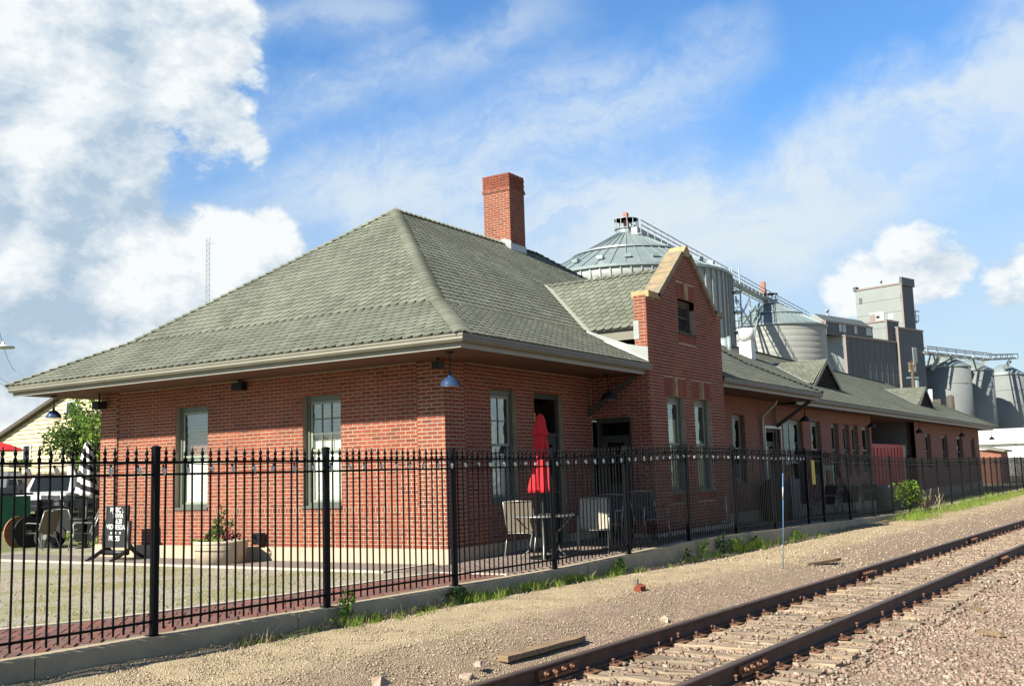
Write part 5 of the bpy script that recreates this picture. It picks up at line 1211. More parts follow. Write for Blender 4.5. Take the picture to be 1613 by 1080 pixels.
# dark porch railing box and open red umbrella in front of the house
pb = hit(32, 731, 0, 20.0); t_ = thing('flower_box', 'dark flower box on a post in front of the yellow house', 'flower box', (20.0, pb[1], .55)); m_ = MB(); m_.box((19.8, pb[1] - .75, pb[2] - .18), (20.2, pb[1] + .75, pb[2] + .12)); part('box', m_, M['wood_fence'], t_)
m_ = MB(); m_.box((19.95, pb[1] - .06, .5), (20.05, pb[1] + .06, pb[2] - .18)); part('post', m_, M['wood_fence'], t_); m_ = MB(); leaves(m_, (20, pb[1], pb[2] + .16), 160, .7, .14, .12); part('foliage', m_, M['leaf'], t_)
ru = hit(2, 701, 0, 17.0); t_ = thing('garden_umbrella', 'open red umbrella at the left edge before the yellow house', 'umbrella', (17, ru[1], .5)); m_ = MB(); m_.lathe([(1.15, -.28), (.55, -.02), (0, .16), (.55, -.06), (1.13, -.30)], 10, (17, ru[1], ru[2])); part('canopy', m_, M['red_cloth'], t_); m_ = MB(); m_.tube([(17, ru[1], .5), (17, ru[1], ru[2])], .03, 6); part('pole', m_, M['steel'], t_)
# tree between house and depot
def tree(name, label, base, h, crown, nleaf, lsize, m_='leaf', limbs=7, bright=None):
    base = np.array(base, float); t_ = thing(name, label, 'tree', tuple(base)); tips = []
    mb = MB(); mb.cs = True; mb.tube([base, base + (0.05, .02, h * .35), base + (.1, -.05, h * .6)], [.12, .09, .06], 8); part('trunk', mb, M['bark'], t_)
    for i in range(limbs):
        a_ = 2 * math.pi * i / limbs + rng.random(); r_ = crown * (.6 + .5 * rng.random()); z1 = h * (.45 + .5 * rng.random()); s0 = base + Zv * h * (.28 + .3 * rng.random())
        e_ = base + np.array((math.cos(a_) * r_, math.sin(a_) * r_, z1)); mid_ = (s0 + e_) / 2 + Zv * .25; mb = MB(); mb.cs = True; mb.tube([s0, mid_, e_], [.05, .03, .01], 6); part('limb', mb, M['bark'], t_)
        for _ in range(5): k_ = rng.random() * .6 + .4; tips.append(s0 * (1 - k_) ** 2 + 2 * mid_ * k_ * (1 - k_) + e_ * k_ ** 2 + rng.normal(size=3) * .25)
    mb = MB()
    for c in tips: leaves(mb, c, nleaf // len(tips), .42, .30, lsize, up=.2)
    part('crown', mb, M[m_], t_)
    return t_
tb_ = at(128, 830, 33); tb_[2] = .3
tree('young_tree', 'leafy young tree with spreading branches left of the depot', tb_, 4.5, 1.5, 4600, .115, limbs=11)
tb2 = at(152, 832, 30); tb2[2] = .25
tree('young_tree', 'bright green bushy tree close against the depot corner', tb2, 4.3, .45, 1300, .10, 'leaf_bright', limbs=6)
m_ = MB()
for c, n_, rx, rz in (((3.0, 15.0, .3), 260, 1.0, .18), ((5.2, 18.5, .35), 300, 1.3, .25), ((2.3, 12.2, .25), 160, .7, .12), ((7.0, 22.0, .4), 300, 1.5, .25)): leaves(m_, c, n_, rx, rz, .12, up=1.2)
struct('weed_patch', m_, M['grass'], 'stuff')
# lattice mast far off
mt = at(328, 470, 300); mh = at(328, 372, 300)[2]; ms = thing('lattice_mast', 'thin pale lattice mast standing far behind the roof on the left', 'mast', (mt[0], mt[1], 0))
legs = [np.array((mt[0] + .65 * math.cos(k), mt[1] + .65 * math.sin(k), 0)) for k in (.3, 2.4, 4.5)]
m_ = MB()
for l in legs: m_.bar(l, l + Zv * mh, .09)
part('leg', m_, M['galv'], ms); m_ = MB(); z_ = 0; k_ = 0
while z_ < mh - 1.5:
    for i in range(3): m_.bar(legs[i] + Zv * z_, legs[(i + 1) % 3] + Zv * (z_ + 1.5), .06); m_.bar(legs[i] + Zv * z_, legs[(i + 1) % 3] + Zv * z_, .06)
    z_ += 1.5
part('lattice', m_, M['galv'], ms); m_ = MB(); m_.bar(legs[0] + Zv * mh, legs[0] + Zv * (mh + 2.4), .12); m_.bar(np.array((mt[0] - 1.6, mt[1] + 1, mh - 13)), np.array((mt[0] - 1.6, mt[1] + 1, mh - 2)), .1); m_.bar(np.array((mt[0], mt[1], mh - 1.5)), np.array((mt[0] + 2.2, mt[1] - 1.6, mh - 1.5)), .07); m_.bar(np.array((mt[0], mt[1], mh - 12)), np.array((mt[0] - 1.6, mt[1] + 1, mh - 12)), .06); part('antenna', m_, M['white'], ms)
# street lamp reaching in from the left, with its wires
lp = at(5, 546, 34); t_ = thing('street_lamp', 'pale disc street lamp on an arm at the left edge of the sky', 'street lamp', (lp[0] - 1.5, lp[1] + 2.3, .3))
m_ = MB(); m_.cs = True; m_.lathe([(.36, -.04), (.34, .01), (.12, .05), (.05, .09), (.05, .16), (0, .17)], 24, lp); part('lamp_head', m_, M['white'], t_)
m_ = MB(); m_.cs = True; m_.tube([np.array((lp[0] - 1.5, lp[1] + 2.3, .3)), np.array((lp[0] - 1.5, lp[1] + 2.3, lp[2] + .8))], [.11, .07], 10); m_.tube([np.array((lp[0] - 1.5, lp[1] + 2.3, lp[2] + .5)), np.array((lp[0] - .6, lp[1] + .9, lp[2] + .45)), lp + Zv * .1], .025, 6); part('pole', m_, M['galv'], t_)
for pa, pb, dd, lb in (((-6, 500), (24, 585), 36, 'thin wire running down through the disc street lamp'), ((-20, 575), (40, 606), 44, 'upper of two thin wires left of the eave tip'), ((-20, 585), (40, 612), 44, 'lower of two thin wires left of the eave tip')):
    a_, b_ = at(*pa, dd), at(*pb, dd + 4); m_ = MB(); m_.tube([a_ + (b_ - a_) * t - Zv * .3 * math.sin(math.pi * t) for t in np.linspace(0, 1, 9)], .008, 4); o_ = solo('overhead_wire', m_, M['cord'], lb, 'wire', 'overhead wires at the left edge', base=tuple(a_))

# ================================================================ grain elevator, bins and silos
def bin_(name, label, c, R, ze, za, rtop, wallm, ribs, roofm='galv', vents=0, stiff=0, platform=False):
    cx, cy = c[:2]; t_ = thing(name, label, 'grain bin', (cx, cy, 0)); o = (cx, cy, 0)
    m_ = MB(); m_.cs = True; rows = []; z_ = 0
    while z_ < ze: rows += [(R, z_), (R, z_ + .94), (R - .012, z_ + .97)]; z_ += 1.0
    m_.lathe([(R, 0)] + [r_ for r_ in rows if r_[1] < ze] + [(R, ze)], 72, o); w_ = part('wall', m_, M[wallm], t_)
    m_ = MB(); m_.lathe([(R + .25, ze - .05), (rtop, za - .3), (rtop, za + .25), (0, za + .3)], ribs, o); r_ = part('roof', m_, M[roofm], t_)
    q_ = MB(); L_ = math.hypot(R + .2 - rtop, za - ze); q_.box((0, -.035, -.03), (L_, .035, .07)); me = q_.mesh('rib', M[roofm]); ang = math.atan2(za - .25 - ze, rtop - R - .2)
    for k in range(ribs):
        a_ = 2 * math.pi * k / ribs; d = np.array((math.cos(a_), math.sin(a_), 0)); sd = d * (rtop - R - .2) + Zv * (za - .25 - ze); sd /= np.linalg.norm(sd); b_ = np.cross(Zv, d); n_ = np.cross(sd, b_)
        inst('rib', me, r_, basis(d * (R + .2) + Zv * (ze + .0), sd, b_, n_ if n_[2] > 0 else -n_))
    m_ = MB(); tt = .5; m_.lathe([(R + .2 - tt * (R - rtop) + .08, ze + tt * (za - ze) - .05), (R + .2 - tt * (R - rtop) + .04, ze + tt * (za - ze) + .12)], ribs, o); m_.lathe([(R + .3, ze - .25), (R + .32, ze + .05)], 72, o); part('roof_ring', m_, M[roofm], r_)
    if vents:
        for k in range(vents):
            a_ = math.atan2(CAM[1] - cy, CAM[0] - cx) + (k - (vents - 1) / 2) * .30; d = np.array((math.cos(a_), math.sin(a_), 0)); p = np.array(o) + d * (R * .86) + Zv * (ze + .14 * (za - ze) + .35); m_ = MB(); m_.obox(p, (d, np.cross(Zv, d), Zv), (.34, .36, .2)); part('roof_hood', m_, M['galv'], r_)
    if stiff:
        q_ = MB(); q_.box((0, -.07, 0), (.16, .07, ze - .3)); me = q_.mesh('stiffener', M['galvwall'])
        for k in range(stiff): a_ = 2 * math.pi * k / stiff; d = np.array((math.cos(a_), math.sin(a_), 0)); inst('stiffener', me, w_, basis(d * R, d, np.cross(Zv, d), Zv))
    if platform:
        m_ = MB(); m_.lathe([(rtop + .15, za + .3), (rtop + .15, za + .42), (.2, za + .42)], 24, o); m_.lathe([(rtop + .2, za + 1.5), (rtop + .2, za + 1.57), (rtop + .15, za + 1.57), (rtop + .15, za + 1.5)], 24, o)
        for k in range(12): a_ = k * math.pi / 6; p = np.array((cx + (rtop + .15) * math.cos(a_), cy + (rtop + .15) * math.sin(a_), za + .45)); m_.bar(p, p + Zv * 1.1, .07)
        part('platform', m_, M['steelwork'], t_)
    return t_
s1 = at(987, 366, 127); e1_ = at(987, 447, 127)[2]
B1 = bin_('grain_bin', 'tallest steel grain bin with ribbed cone roof behind the brick gable', s1, 12.0, e1_, s1[2], 1.3, 'galvwall', 44, vents=9, stiff=66, platform=True)
m_ = MB(); p = np.array((s1[0], s1[1], s1[2] + .5)); m_.box(p + (-.25, -.25, 0), p + (.25, .25, 1.9)); part('drive_motor', m_, M['orange'], B1)
s2 = at(1213, 477, 181); e2_ = at(1213, 520, 181)[2]
B2 = bin_('grain_bin', 'shorter pale grain bin with smooth cone roof left of the grey elevator', s2, 9.0, e2_, s2[2], 1.2, 'bin2', 40, vents=0, platform=True)
# caged ladders on the tall bin's right flank
dr_ = RT * np.array((1, 1, 0)); dr_ /= np.linalg.norm(dr_); dc = np.array((CAM[0] - s1[0], CAM[1] - s1[1], 0)); dc /= np.linalg.norm(dc)
for off, nm in ((11.75, 'ladder'), (12.6, 'ladder')):
    b_ = np.array((s1[0], s1[1], 0)) + dr_ * off + dc * 2.4; m_ = MB()
    for s in (-.55, .55): m_.bar(b_ + dr_ * s, b_ + dr_ * s + Zv * (e1_ + 1), .13)
    z_ = .5
    while z_ < e1_: m_.bar(b_ - dr_ * .55 + Zv * z_, b_ + dr_ * .55 + Zv * z_, .08); z_ += .8
    z_ = 3
    while z_ < e1_: m_.lathe([(.75, z_), (.75, z_ + .12)], 12, b_ + dc * .5); z_ += 2.4
    part(nm, m_, M['galv'], B1)
# conveyor bridge from bin top to bin top to elevator
def conveyor(name, label, pts, hgt, w, rail=True, step=2.4, ml='steelwork', dark=True):
    t_ = thing(name, label, 'conveyor', tuple(pts[0])); m_ = MB(); r_ = MB()
    for a_, b_ in zip(pts[:-1], pts[1:]):
        m_.bar(a_, b_, w * .45, hgt) if rail else m_.bar(a_ - Zv * hgt * .3, b_ - Zv * hgt * .3, w * .4, hgt * .35); L_ = np.linalg.norm(b_ - a_); n_ = max(2, int(L_ / step)); sd = np.cross(Zv, b_ - a_); sd /= np.linalg.norm(sd)
        for s in (-1, 1):
            for h in ((.62, 1.2) if rail else ()): r_.bar(a_ + sd * s * w / 2 + Zv * h, b_ + sd * s * w / 2 + Zv * h, .09)
            r_.bar(a_ + sd * s * w / 2 - Zv * hgt * .5, b_ + sd * s * w / 2 - Zv * hgt * .5, .14)
            if not rail: r_.bar(a_ + sd * s * w / 2 + Zv * hgt * .7, b_ + sd * s * w / 2 + Zv * hgt * .7, .22)
        for i in range(n_ + 1):
            p = a_ + (b_ - a_) * i / n_
            for s in (-1, 1): r_.bar(p + sd * s * w / 2 - Zv * hgt * .5, p + sd * s * w / 2 + Zv * (1.2 if rail else hgt * .7), .08 if rail else .14)
            r_.bar(p - sd * w / 2 - Zv * hgt * .5, p + sd * w / 2 - Zv * hgt * .5, .1)
    part('trough', m_, M['galvwall'], t_); part('walkway', r_, M[ml], t_); return t_
cA, cB, cC = at(999, 363, 125), at(1200, 468, 179), at(1268, 503, 200)
conveyor('conveyor_bridge', 'long conveyor bridge with handrails running from the tall bin to the pale bin', [cA, cB, cC], .9, 1.7)
t_ = thing('support_tower', 'braced steel support tower under the conveyor between the bins', 'tower', tuple(at(1168, 740, 160) * (1, 1, 0))); m_ = MB(); L4 = []
for pxl in (1159, 1181):
    for dd in (0, 2.2): P_0 = at(pxl, 466 if pxl < 1170 else 474, 160 + dd); L4.append((np.array((P_0[0], P_0[1], 0)), P_0)); m_.bar(L4[-1][0], P_0, .22)
part('leg', m_, M['galv'], t_); m_ = MB(); zt_ = L4[0][1][2]; z_ = zt_ - .2
while z_ > 2:
    for i, j in ((0, 2), (1, 3), (0, 1), (2, 3)):
        a_, b_ = L4[i][0].copy(), L4[j][0].copy(); a_[2] = z_; b_[2] = z_ - 4.2; m_.bar(a_, b_, .1); a_[2], b_[2] = z_ - 4.2, z_; m_.bar(a_, b_, .1); b_[2] = z_ - 4.2; m_.bar(a_, b_, .12)
    z_ -= 4.2
part('brace', m_, M['galv'], t_)
m_ = MB(); p = at(1203, 464, 178); m_.box(p + (-.35, -.35, .2), p + (.25, .35, 2.2)); solo('orange_motor', m_, M['orange'], 'orange drive motor on top of the pale grain bin', 'motor', base=tuple(p))
# slanted spout pipes from the bridge
for pxa, pxb, lb in (((1196, 478), (1172, 545), 'slanting spout pipe left of the pale bin, middle one of three'), ((1190, 482), (1152, 535), 'slanting spout pipe farthest left of the pale bin'), ((1196, 486), (1185, 545), 'steepest slanting spout pipe close against the pale bin')):
    a_, b_ = at(*pxa, 176), at(*pxb, 166); m_ = MB(); m_.bar(a_, b_, .28); solo('spout_pipe', m_, M['galv'], lb, 'pipe', 'spout pipes beside the pale bin', base=tuple(a_))

# elevator, turned 15 degrees from the tracks
u15 = np.array((math.cos(rad(15)), -math.sin(rad(15)), 0)); v15 = np.array((math.sin(rad(15)), math.cos(rad(15)), 0))
EL = thing('grain_elevator', 'grey grain elevator with a tall head house towering behind the depot', 'grain elevator', tuple(at(1390, 700, 215) * (1, 1, 0)))
K0_ = at(1330, 528.5, 205)
def blk(name, corner_px, ytop, depth=None, base=None, left_px=None, right_px=None, vlen=None, ulen=None, zb=0, m_=('elev_lit', 'elev_shade'), par=0.0, gable=False):
    """corner = the vertical edge between the face towards us-left (-u) and the face towards us (-v)"""
    c = at(corner_px, ytop, depth) if base is None else base; zt_ = c[2]; c0 = np.array((c[0], c[1], zb))
    vl = vlen if vlen is not None else reach(c0 + Zv * (zt_ - zb), v15, left_px); ul = ulen if ulen is not None else reach(c0 + Zv * (zt_ - zb), u15, right_px); h = zt_ - zb
    mb = MB(); P = [c0, c0 + u15 * ul, c0 + u15 * ul + v15 * vl, c0 + v15 * vl]; T = [p + Zv * h for p in P]
    mb.cm = 1; mb.add([P[0], P[1], T[1], T[0]], [(0, 1, 2, 3)]); mb.cm = 0; mb.add([P[0], T[0], T[3], P[3]], [(0, 1, 2, 3)]); mb.cm = 1; mb.add([P[1], P[2], T[2], T[1]], [(0, 1, 2, 3)]); mb.add([P[2], P[3], T[3], T[2]], [(0, 1, 2, 3)])  # left face takes the sunlit tone, the other faces the shaded tone
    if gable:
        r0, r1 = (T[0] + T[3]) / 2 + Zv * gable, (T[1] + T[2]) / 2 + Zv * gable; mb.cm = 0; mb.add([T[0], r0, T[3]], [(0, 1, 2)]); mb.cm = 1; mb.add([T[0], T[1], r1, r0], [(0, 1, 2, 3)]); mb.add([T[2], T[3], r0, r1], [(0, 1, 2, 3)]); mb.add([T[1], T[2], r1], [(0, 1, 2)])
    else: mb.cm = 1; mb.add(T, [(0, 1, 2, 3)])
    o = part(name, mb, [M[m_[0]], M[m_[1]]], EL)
    tr = MB(); tr.bar(c0 - u15 * .04 - v15 * .04, c0 - u15 * .04 - v15 * .04 + Zv * h, .35); tr.bar(T[0] - u15 * .05, T[3] - u15 * .05, .25, .35); tr.bar(T[0] - v15 * .05, T[1] - v15 * .05, .25, .35); part('corner_trim', tr, M['elev_trim'], o)
    # seams between the cladding sheets
    sm_ = MB(); z_ = zb + 3
    while z_ < zt_ - .5: sm_.bar(c0 - u15 * .01 + Zv * (z_ - zb), c0 - u15 * .01 + v15 * vl + Zv * (z_ - zb), .05, .05); sm_.bar(c0 - v15 * .01 + Zv * (z_ - zb), c0 - v15 * .01 + u15 * ul + Zv * (z_ - zb), .05, .05); z_ += 3.0
    part('cladding_seam', sm_, M['elev_shade'], o)
    return o, c0, ul, vl, zt_
K1_ = np.array((K0_[0], K0_[1], 0)); lz = K0_[2]; lu = reach(K0_, u15, 1453); ch = (-u15 + v15) / math.sqrt(2); lch = reach(K0_, ch, 1292)
def prismz(mb, pts, z0, z1): mb.prism([np.array((p[0], p[1], z0)) for p in pts], (0, 0, z1 - z0))
pts = [K1_, K1_ + u15 * lu, K1_ + u15 * lu + v15 * 16, K1_ + ch * lch + v15 * (16 - lch * .7), K1_ + ch * lch]
mb = MB(); prismz(mb, pts, 0, lz); low = part('storage_annex', mb, M['elev_shade'], EL); lc = K1_
mb = MB(); prismz(mb, [K1_ + ch * .05 - u15 * .06 - v15 * .06, K1_ + ch * (lch - .05) - u15 * .06 - v15 * .06, K1_ + ch * (lch - .05), K1_ + ch * .05], 0, lz - .05); part('chamfered_face', mb, M['elev_lit'], low)  # facing on the cut corner, coloured in the sunlit tone
mb = MB(); mb.bar(K1_ - v15 * .06, K1_ - v15 * .06 + Zv * lz, .4); mb.bar(K1_ - v15 * .1 + Zv * lz, K1_ - v15 * .1 + u15 * lu + Zv * lz, .3, .4); mb.bar(K1_ - v15 * .1 + Zv * lz, K1_ - v15 * .1 + ch * lch + Zv * lz, .3, .4); part('corner_trim', mb, M['elev_trim'], low)
sm_ = MB(); z_ = 3.0
while z_ < lz - .5: sm_.bar(K1_ - v15 * .01 + Zv * z_, K1_ - v15 * .01 + u15 * lu + Zv * z_, .05, .05); z_ += 3.0
for i in range(1, 14): q_ = K1_ + u15 * lu * i / 14 - v15 * .01; sm_.bar(q_, q_ + Zv * (lz - .1), .05, .05)
part('cladding_seam', sm_, M['elev_shade'], low)
def onfront(px, back=.0): return K1_ + v15 * back + u15 * reach(K1_ + v15 * back + Zv * lz, u15, px)
def zat(P, py):
    """height at which the upright through P meets picture row py"""
    d = np.asarray(P, float) - CAM; d[2] = -CAM[2]; ky_ = (540 - py) / FPX
    return float((ky_ * (d @ FW) - d @ UP) / (UP[2] - ky_ * FW[2]))
c = onfront(1301, .25); c[2] = zat(c, 505.5)
gal, gc, gu, gv, gz = blk('roof_gallery', 1301, 507, base=c, left_px=1266, right_px=1374, zb=lz - .1, gable=1.8)
c = onfront(1398, .2); c[2] = zat(c, 504.5); E4 = blk('lower_house', 1398, 0, base=c, left_px=1348, right_px=1415, zb=lz - .1)
c = onfront(1414.8, -.35); c[2] = zat(c, 515.5); E5 = blk('front_house', 1414.8, 0, base=c, vlen=9, right_px=1453.5, zb=0, m_=('elev_shade', 'elev_shade'))
c = onfront(1427, 5.5); c[2] = zat(c, 446); E3 = blk('head_house', 1427, 0, base=c, left_px=1347, right_px=1437.5, zb=lz - .2)
for a_ in (.30, .38, .62, .88, .94):
    m_ = MB(); p = gc + u15 * gu * a_ - v15 * .05 + Zv * (gz - gc[2]) * .62; m_.obox(p, (u15, v15, Zv), (.55, .04, .75)); part('gallery_window', m_, M['flash'], gal)
tw, tc, tu, tv, tz = E3
m_ = MB(); m_.obox(tc + u15 * tu / 2 - v15 * .1 + Zv * (tz - tc[2] + .5), (u15, v15, Zv), (tu / 2 + .2, .3, .9)); m_.obox(tc + v15 * tv + u15 * .4 + Zv * (tz - tc[2] + .3), (u15, v15, Zv), (.7, .35, .5)); part('parapet', m_, M['elev_shade'], tw)
for (pa, pb) in (((1353, 470), (1358, 478)), ((1418, 463), (1422, 474))):
    k_ = np.array(u15); 
    def onleft(px, py):
        d = ray(px, py); t_ = ((tc - u15 * .08 - CAM) @ u15) / (d @ u15); return CAM + d * t_
    a_, b_ = onleft(*pa), onleft(*pb); m_ = MB(); m_.obox((a_ + b_) / 2, (u15, v15, Zv), (.05, abs((b_ - a_) @ v15) / 2, abs(a_[2] - b_[2]) / 2)); part('window', m_, M['elev_shade'], tw)
# painted company sign: plain band of red and brown shapes as far as it can be read
a_, b_ = onleft(1370, 494), onleft(1393, 506); sc_ = (a_ + b_) / 2; hw_, hh_ = abs((b_ - a_) @ v15) / 2, abs(a_[2] - b_[2]) / 2
m_ = MB(); m_.obox(sc_ - u15 * .1, (u15, v15, Zv), (.06, hw_, hh_)); sgn = part('painted_sign', m_, M['white'], tw)
m_ = MB(); m_.obox(sc_ - u15 * .2 + v15 * hw_ * .55, (u15, v15, Zv), (.05, hw_ * .42, hh_ * .75)); part('sign_emblem', m_, M['elev_trim'], sgn); m_ = MB(); m_.obox(sc_ - u15 * .2 - v15 * hw_ * .2 + Zv * .05, (u15, v15, Zv), (.05, hw_ * .25, hh_ * .3)); m_.obox(sc_ - u15 * .2 - Zv * hh_ * 1.15, (u15, v15, Zv), (.05, hw_, hh_ * .12)); part('sign_letters', m_, M['reel_dark'], sgn)
a_, b_ = onleft(1401, 495), onleft(1406, 502); m_ = MB(); m_.obox((a_ + b_) / 2, (u15, v15, Zv), (.06, .55, .6)); part('small_sign', m_, M['white'], tw)
# ladder cage and little platforms on its right side
m_ = MB()
for s in (0, .8): q_ = tc + u15 * (tu + .6) + v15 * (1.5 + s); m_.bar(q_, q_ + Zv * (tz - tc[2] - 6), .16)
for z_ in (8, 17, 21): q_ = tc + u15 * (tu + 1.4) + v15 * 1.5 + Zv * (tz - tc[2] - z_); m_.obox(q_, (u15, v15, Zv), (1.4, 1.0, .12)); m_.bar(q_ + u15 * 1.3 - v15, q_ + u15 * 1.3 - v15 + Zv * 1.6, .12); m_.bar(q_ - v15 + Zv * 1.2, q_ + u15 * 1.3 - v15 + Zv * 1.2, .1)
q_ = tc + u15 * (tu + 1.4) + v15 + Zv * (tz - tc[2] - 5.5); m_.bar(q_, q_ + u15 * 2.8, .2); m_.bar(q_ + u15 * 1.0, q_ + u15 * 1.0 - Zv * 3, .16); part('ladder_cage', m_, M['steelwork'], tw)
m_ = MB(); q_ = E5[1] + u15 * E5[2] * .55 - v15 * .1; zt_ = E5[4]; m_.obox(q_ + Zv * (zt_ - 6.5), (u15, v15, Zv), (.45, .08, 2.6)); m_.obox(q_ + u15 * 1.0 + Zv * (zt_ - 5.5), (u15, v15, Zv), (.3, .08, 1.6)); part('window', m_, M['flash'], E5[0])
a_ = lc + u15 * lu * .60 - v15 * .06; m_ = MB(); m_.obox(np.array((a_[0], a_[1], 8.6)), (u15, v15, Zv), (1.0, .06, 1.3)); part('window', m_, M['white'], low)
# small roof fittings
for bx_, z_ in ((gc + u15 * gu * .28 + v15 * gv / 2, gz + 1.6), (tc + v15 * tv * .42, tz)):
    m_ = MB(); m_.bar(np.array((bx_[0], bx_[1], z_)), np.array((bx_[0], bx_[1], z_ + 1.2)), .35); m_.bar(np.array((bx_[0] - .6, bx_[1], z_ + 1.2)), np.array((bx_[0] + .6, bx_[1], z_ + 1.2)), .4); part('roof_fan', m_, M['steelwork'], EL)
# concrete silos at the right
for (px, ye, dp, R, lb) in ((1484, 579.5, 238, 6.0, 'grey concrete silo nearest the elevator, leftmost of the row'), (1527, 585, 248, 5.25, 'grey concrete silo in the middle of the row'), (1581, 591, 260, 5.05, 'grey concrete silo at the right, its flank sunlit')):
    c = at(px, ye, dp); t_ = thing('concrete_silo', lb, 'silo', (c[0], c[1], 0), 'concrete silos in a row'); m_ = MB(); m_.cs = True; m_.lathe([(R, 0), (R, c[2])], 48, (c[0], c[1], 0)); part('wall', m_, M['silo_con'], t_)
    m_ = MB(); m_.cs = True; m_.lathe([(R + .15, c[2] - .3), (R + .15, c[2] + .05), (1.0, c[2] + R * .52), (0, c[2] + R * .54)], 48, (c[0], c[1], 0)); part('roof', m_, M['galv'], t_)
    m_ = MB(); m_.lathe([(R + .06, c[2] - 4), (R + .06, c[2] - 3.9)], 48, (c[0], c[1], 0)); part('band', m_, M['silo_con'], t_)
cD, cE, cF = at(1453, 552, 226), at(1556, 563.5, 243), at(1598, 562, 258)
conveyor('conveyor_bridge', 'dark conveyor bridge over the tops of the concrete silos', [cD, cE], 1.2, 2.0, rail=False, step=3.5); conveyor('conveyor_bridge', 'short end piece of the silo conveyor at the right edge', [cE, cF], 1.0, 1.6, rail=False, step=3.5)
for (pa, pb, dp, lb) in (((1482, 556, ), (1468, 583), 232, 'grain spout nearest the elevator, slanting from the silo conveyor'), ((1515, 559), (1510, 574), 240, 'grain spout slanting onto the leftmost concrete silo'), ((1551, 564), (1545, 577), 246, 'grain spout slanting onto the middle concrete silo'), ((1591, 568), (1582, 580), 256, 'grain spout at the right end above the last concrete silo')):
    a_, b_ = at(*pa, dp), at(*pb, dp); m_ = MB(); m_.bar(a_, b_, .8); solo('spout_pipe', m_, M['steelwork'], lb, 'pipe', 'spouts above the concrete silos', base=tuple(a_))
for (p0_, p1_, lb) in (((1466, 556), (1460, 580), 'thin strut under the silo conveyor, nearest the elevator wall'), ((1470, 556), (1476, 582), 'thin strut under the silo conveyor, second from the elevator'), ((1497, 559), (1503, 578), 'thin strut standing on the leftmost concrete silo roof'), ((1532, 562), (1538, 582), 'thin strut standing on the middle concrete silo roof')):
    a_, b_ = at(*p0_, 232), at(*p1_, 236); m_ = MB(); m_.bar(a_, b_, .3); solo('conveyor_strut', m_, M['steelwork'], lb, 'strut', 'struts under the silo conveyor', base=tuple(a_))
# utility pole before the elevator
c = at(1441, 640, 120); t_ = thing('utility_pole', 'weathered brown utility pole with leafy top in front of the elevator', 'utility pole', (c[0], c[1], 0)); zt_ = at(1441, 572, 120)[2]
m_ = MB(); m_.cs = True; m_.tube([(c[0], c[1], 0), (c[0], c[1], zt_)], [.2, .16], 10); part('pole', m_, M['bark'], t_); m_ = MB(); m_.bar((c[0] - .6, c[1] + .5, zt_ - 1.6), (c[0] + .6, c[1] - .5, zt_ - 1.6), .16); m_.lathe([(.28, zt_ - 2.8), (.3, zt_ - 1.9)], 12, (c[0] + .4, c[1] - .3, 0)); part('crossarm', m_, M['galv'], t_); m_ = MB(); leaves(m_, (c[0], c[1], zt_ - .4), 120, .4, .8, .25); part('vine', m_, M['dry'], t_)
# dark machinery glimpsed between dormer and silos
c = at(1475, 632, 150); m_ = MB(); m_.box(c + (-.6, -.7, -6), c + (.6, .5, .3)); m_.cs = True; m_.lathe([(.5, -5), (.5, .6), (.2, .8)], 14, c + (0, -1.9, 0)); solo('tank_truck', m_, M['asphalt_roof'], 'dark tank machinery glimpsed above the far roof', 'machinery', base=tuple(c))
# white metal hall and little shed past the end of the depot
w0 = at(1548, 722, 115); w0[2] = 0; wl_ = thing('white_hall', 'long low white metal hall beyond the end of the depot', 'hall', tuple(w0))
zt_ = at(1590, 699, 115)[2]; zr_ = at(1590, 677, 120)[2]
m_ = MB(); m_.box((w0[0] - 6, w0[1] - 22, 0), (w0[0] + 16, w0[1] + 8, zt_)); part('wall', m_, M['white'], wl_); m_ = MB(); m_.prism([(w0[0] - 6.4, w0[1] + 8.3, zt_ - .05), (w0[0] - 6.4, w0[1] - 22.3, zt_ - .05), (w0[0] + 5, w0[1] - 22.3, zr_), (w0[0] + 5, w0[1] + 8.3, zr_)][::-1], (0, 0, .15)); part('roof', m_, M['white'], wl_)
m_ = MB()
for i in range(14): y_ = w0[1] - 21 + i * 2.1; m_.box((w0[0] - 6.06, y_, .2), (w0[0] - 6.001, y_ + .1, zt_ - .1))
part('seam', m_, M['flash'], wl_)
m_ = MB(); m_.box((w0[0] - 6.05, w0[1] - 14, .3), (w0[0] - 6.002, w0[1] - 9, 2.2)); part('door', m_, M['reel'], wl_)
sh = at(1562, 728, 78); sh[2] = -.05; t_ = thing('brick_shed', 'small brick shed with grey roof beyond the depot end', 'shed', tuple(sh)); zt_ = at(1562, 708, 78)[2]; zr_ = at(1550, 696, 78)[2]
m_ = MB(); m_.box((sh[0] - 1.6, sh[1] - .9, -.1), (sh[0] + 2, sh[1] + 2.2, zt_)); part('wall', m_, M['bricktex'], t_); m_ = MB(); m_.prism([(sh[0] - 1.9, sh[1] - 1.2, zt_ - .05), (sh[0] - 1.9, sh[1] + 2.5, zr_ + .1), (sh[0] - 1.9, sh[1] + 2.5, zr_ - .1), (sh[0] - 1.9, sh[1] - 1.2, zt_ - .2)], (4.2, 0, 0)); part('roof', m_, M['trim'], t_)
for i in range(3): m_ = MB(); m_.cs = True; m_.lathe([(.14, 0), (.1, .05)], 10, (sh[0] - 1.61, sh[1] - .5 + i * .8, zt_ - .9), (Y, Zv, -X)); part('vent_hole', m_, M['reel_dark'], t_)
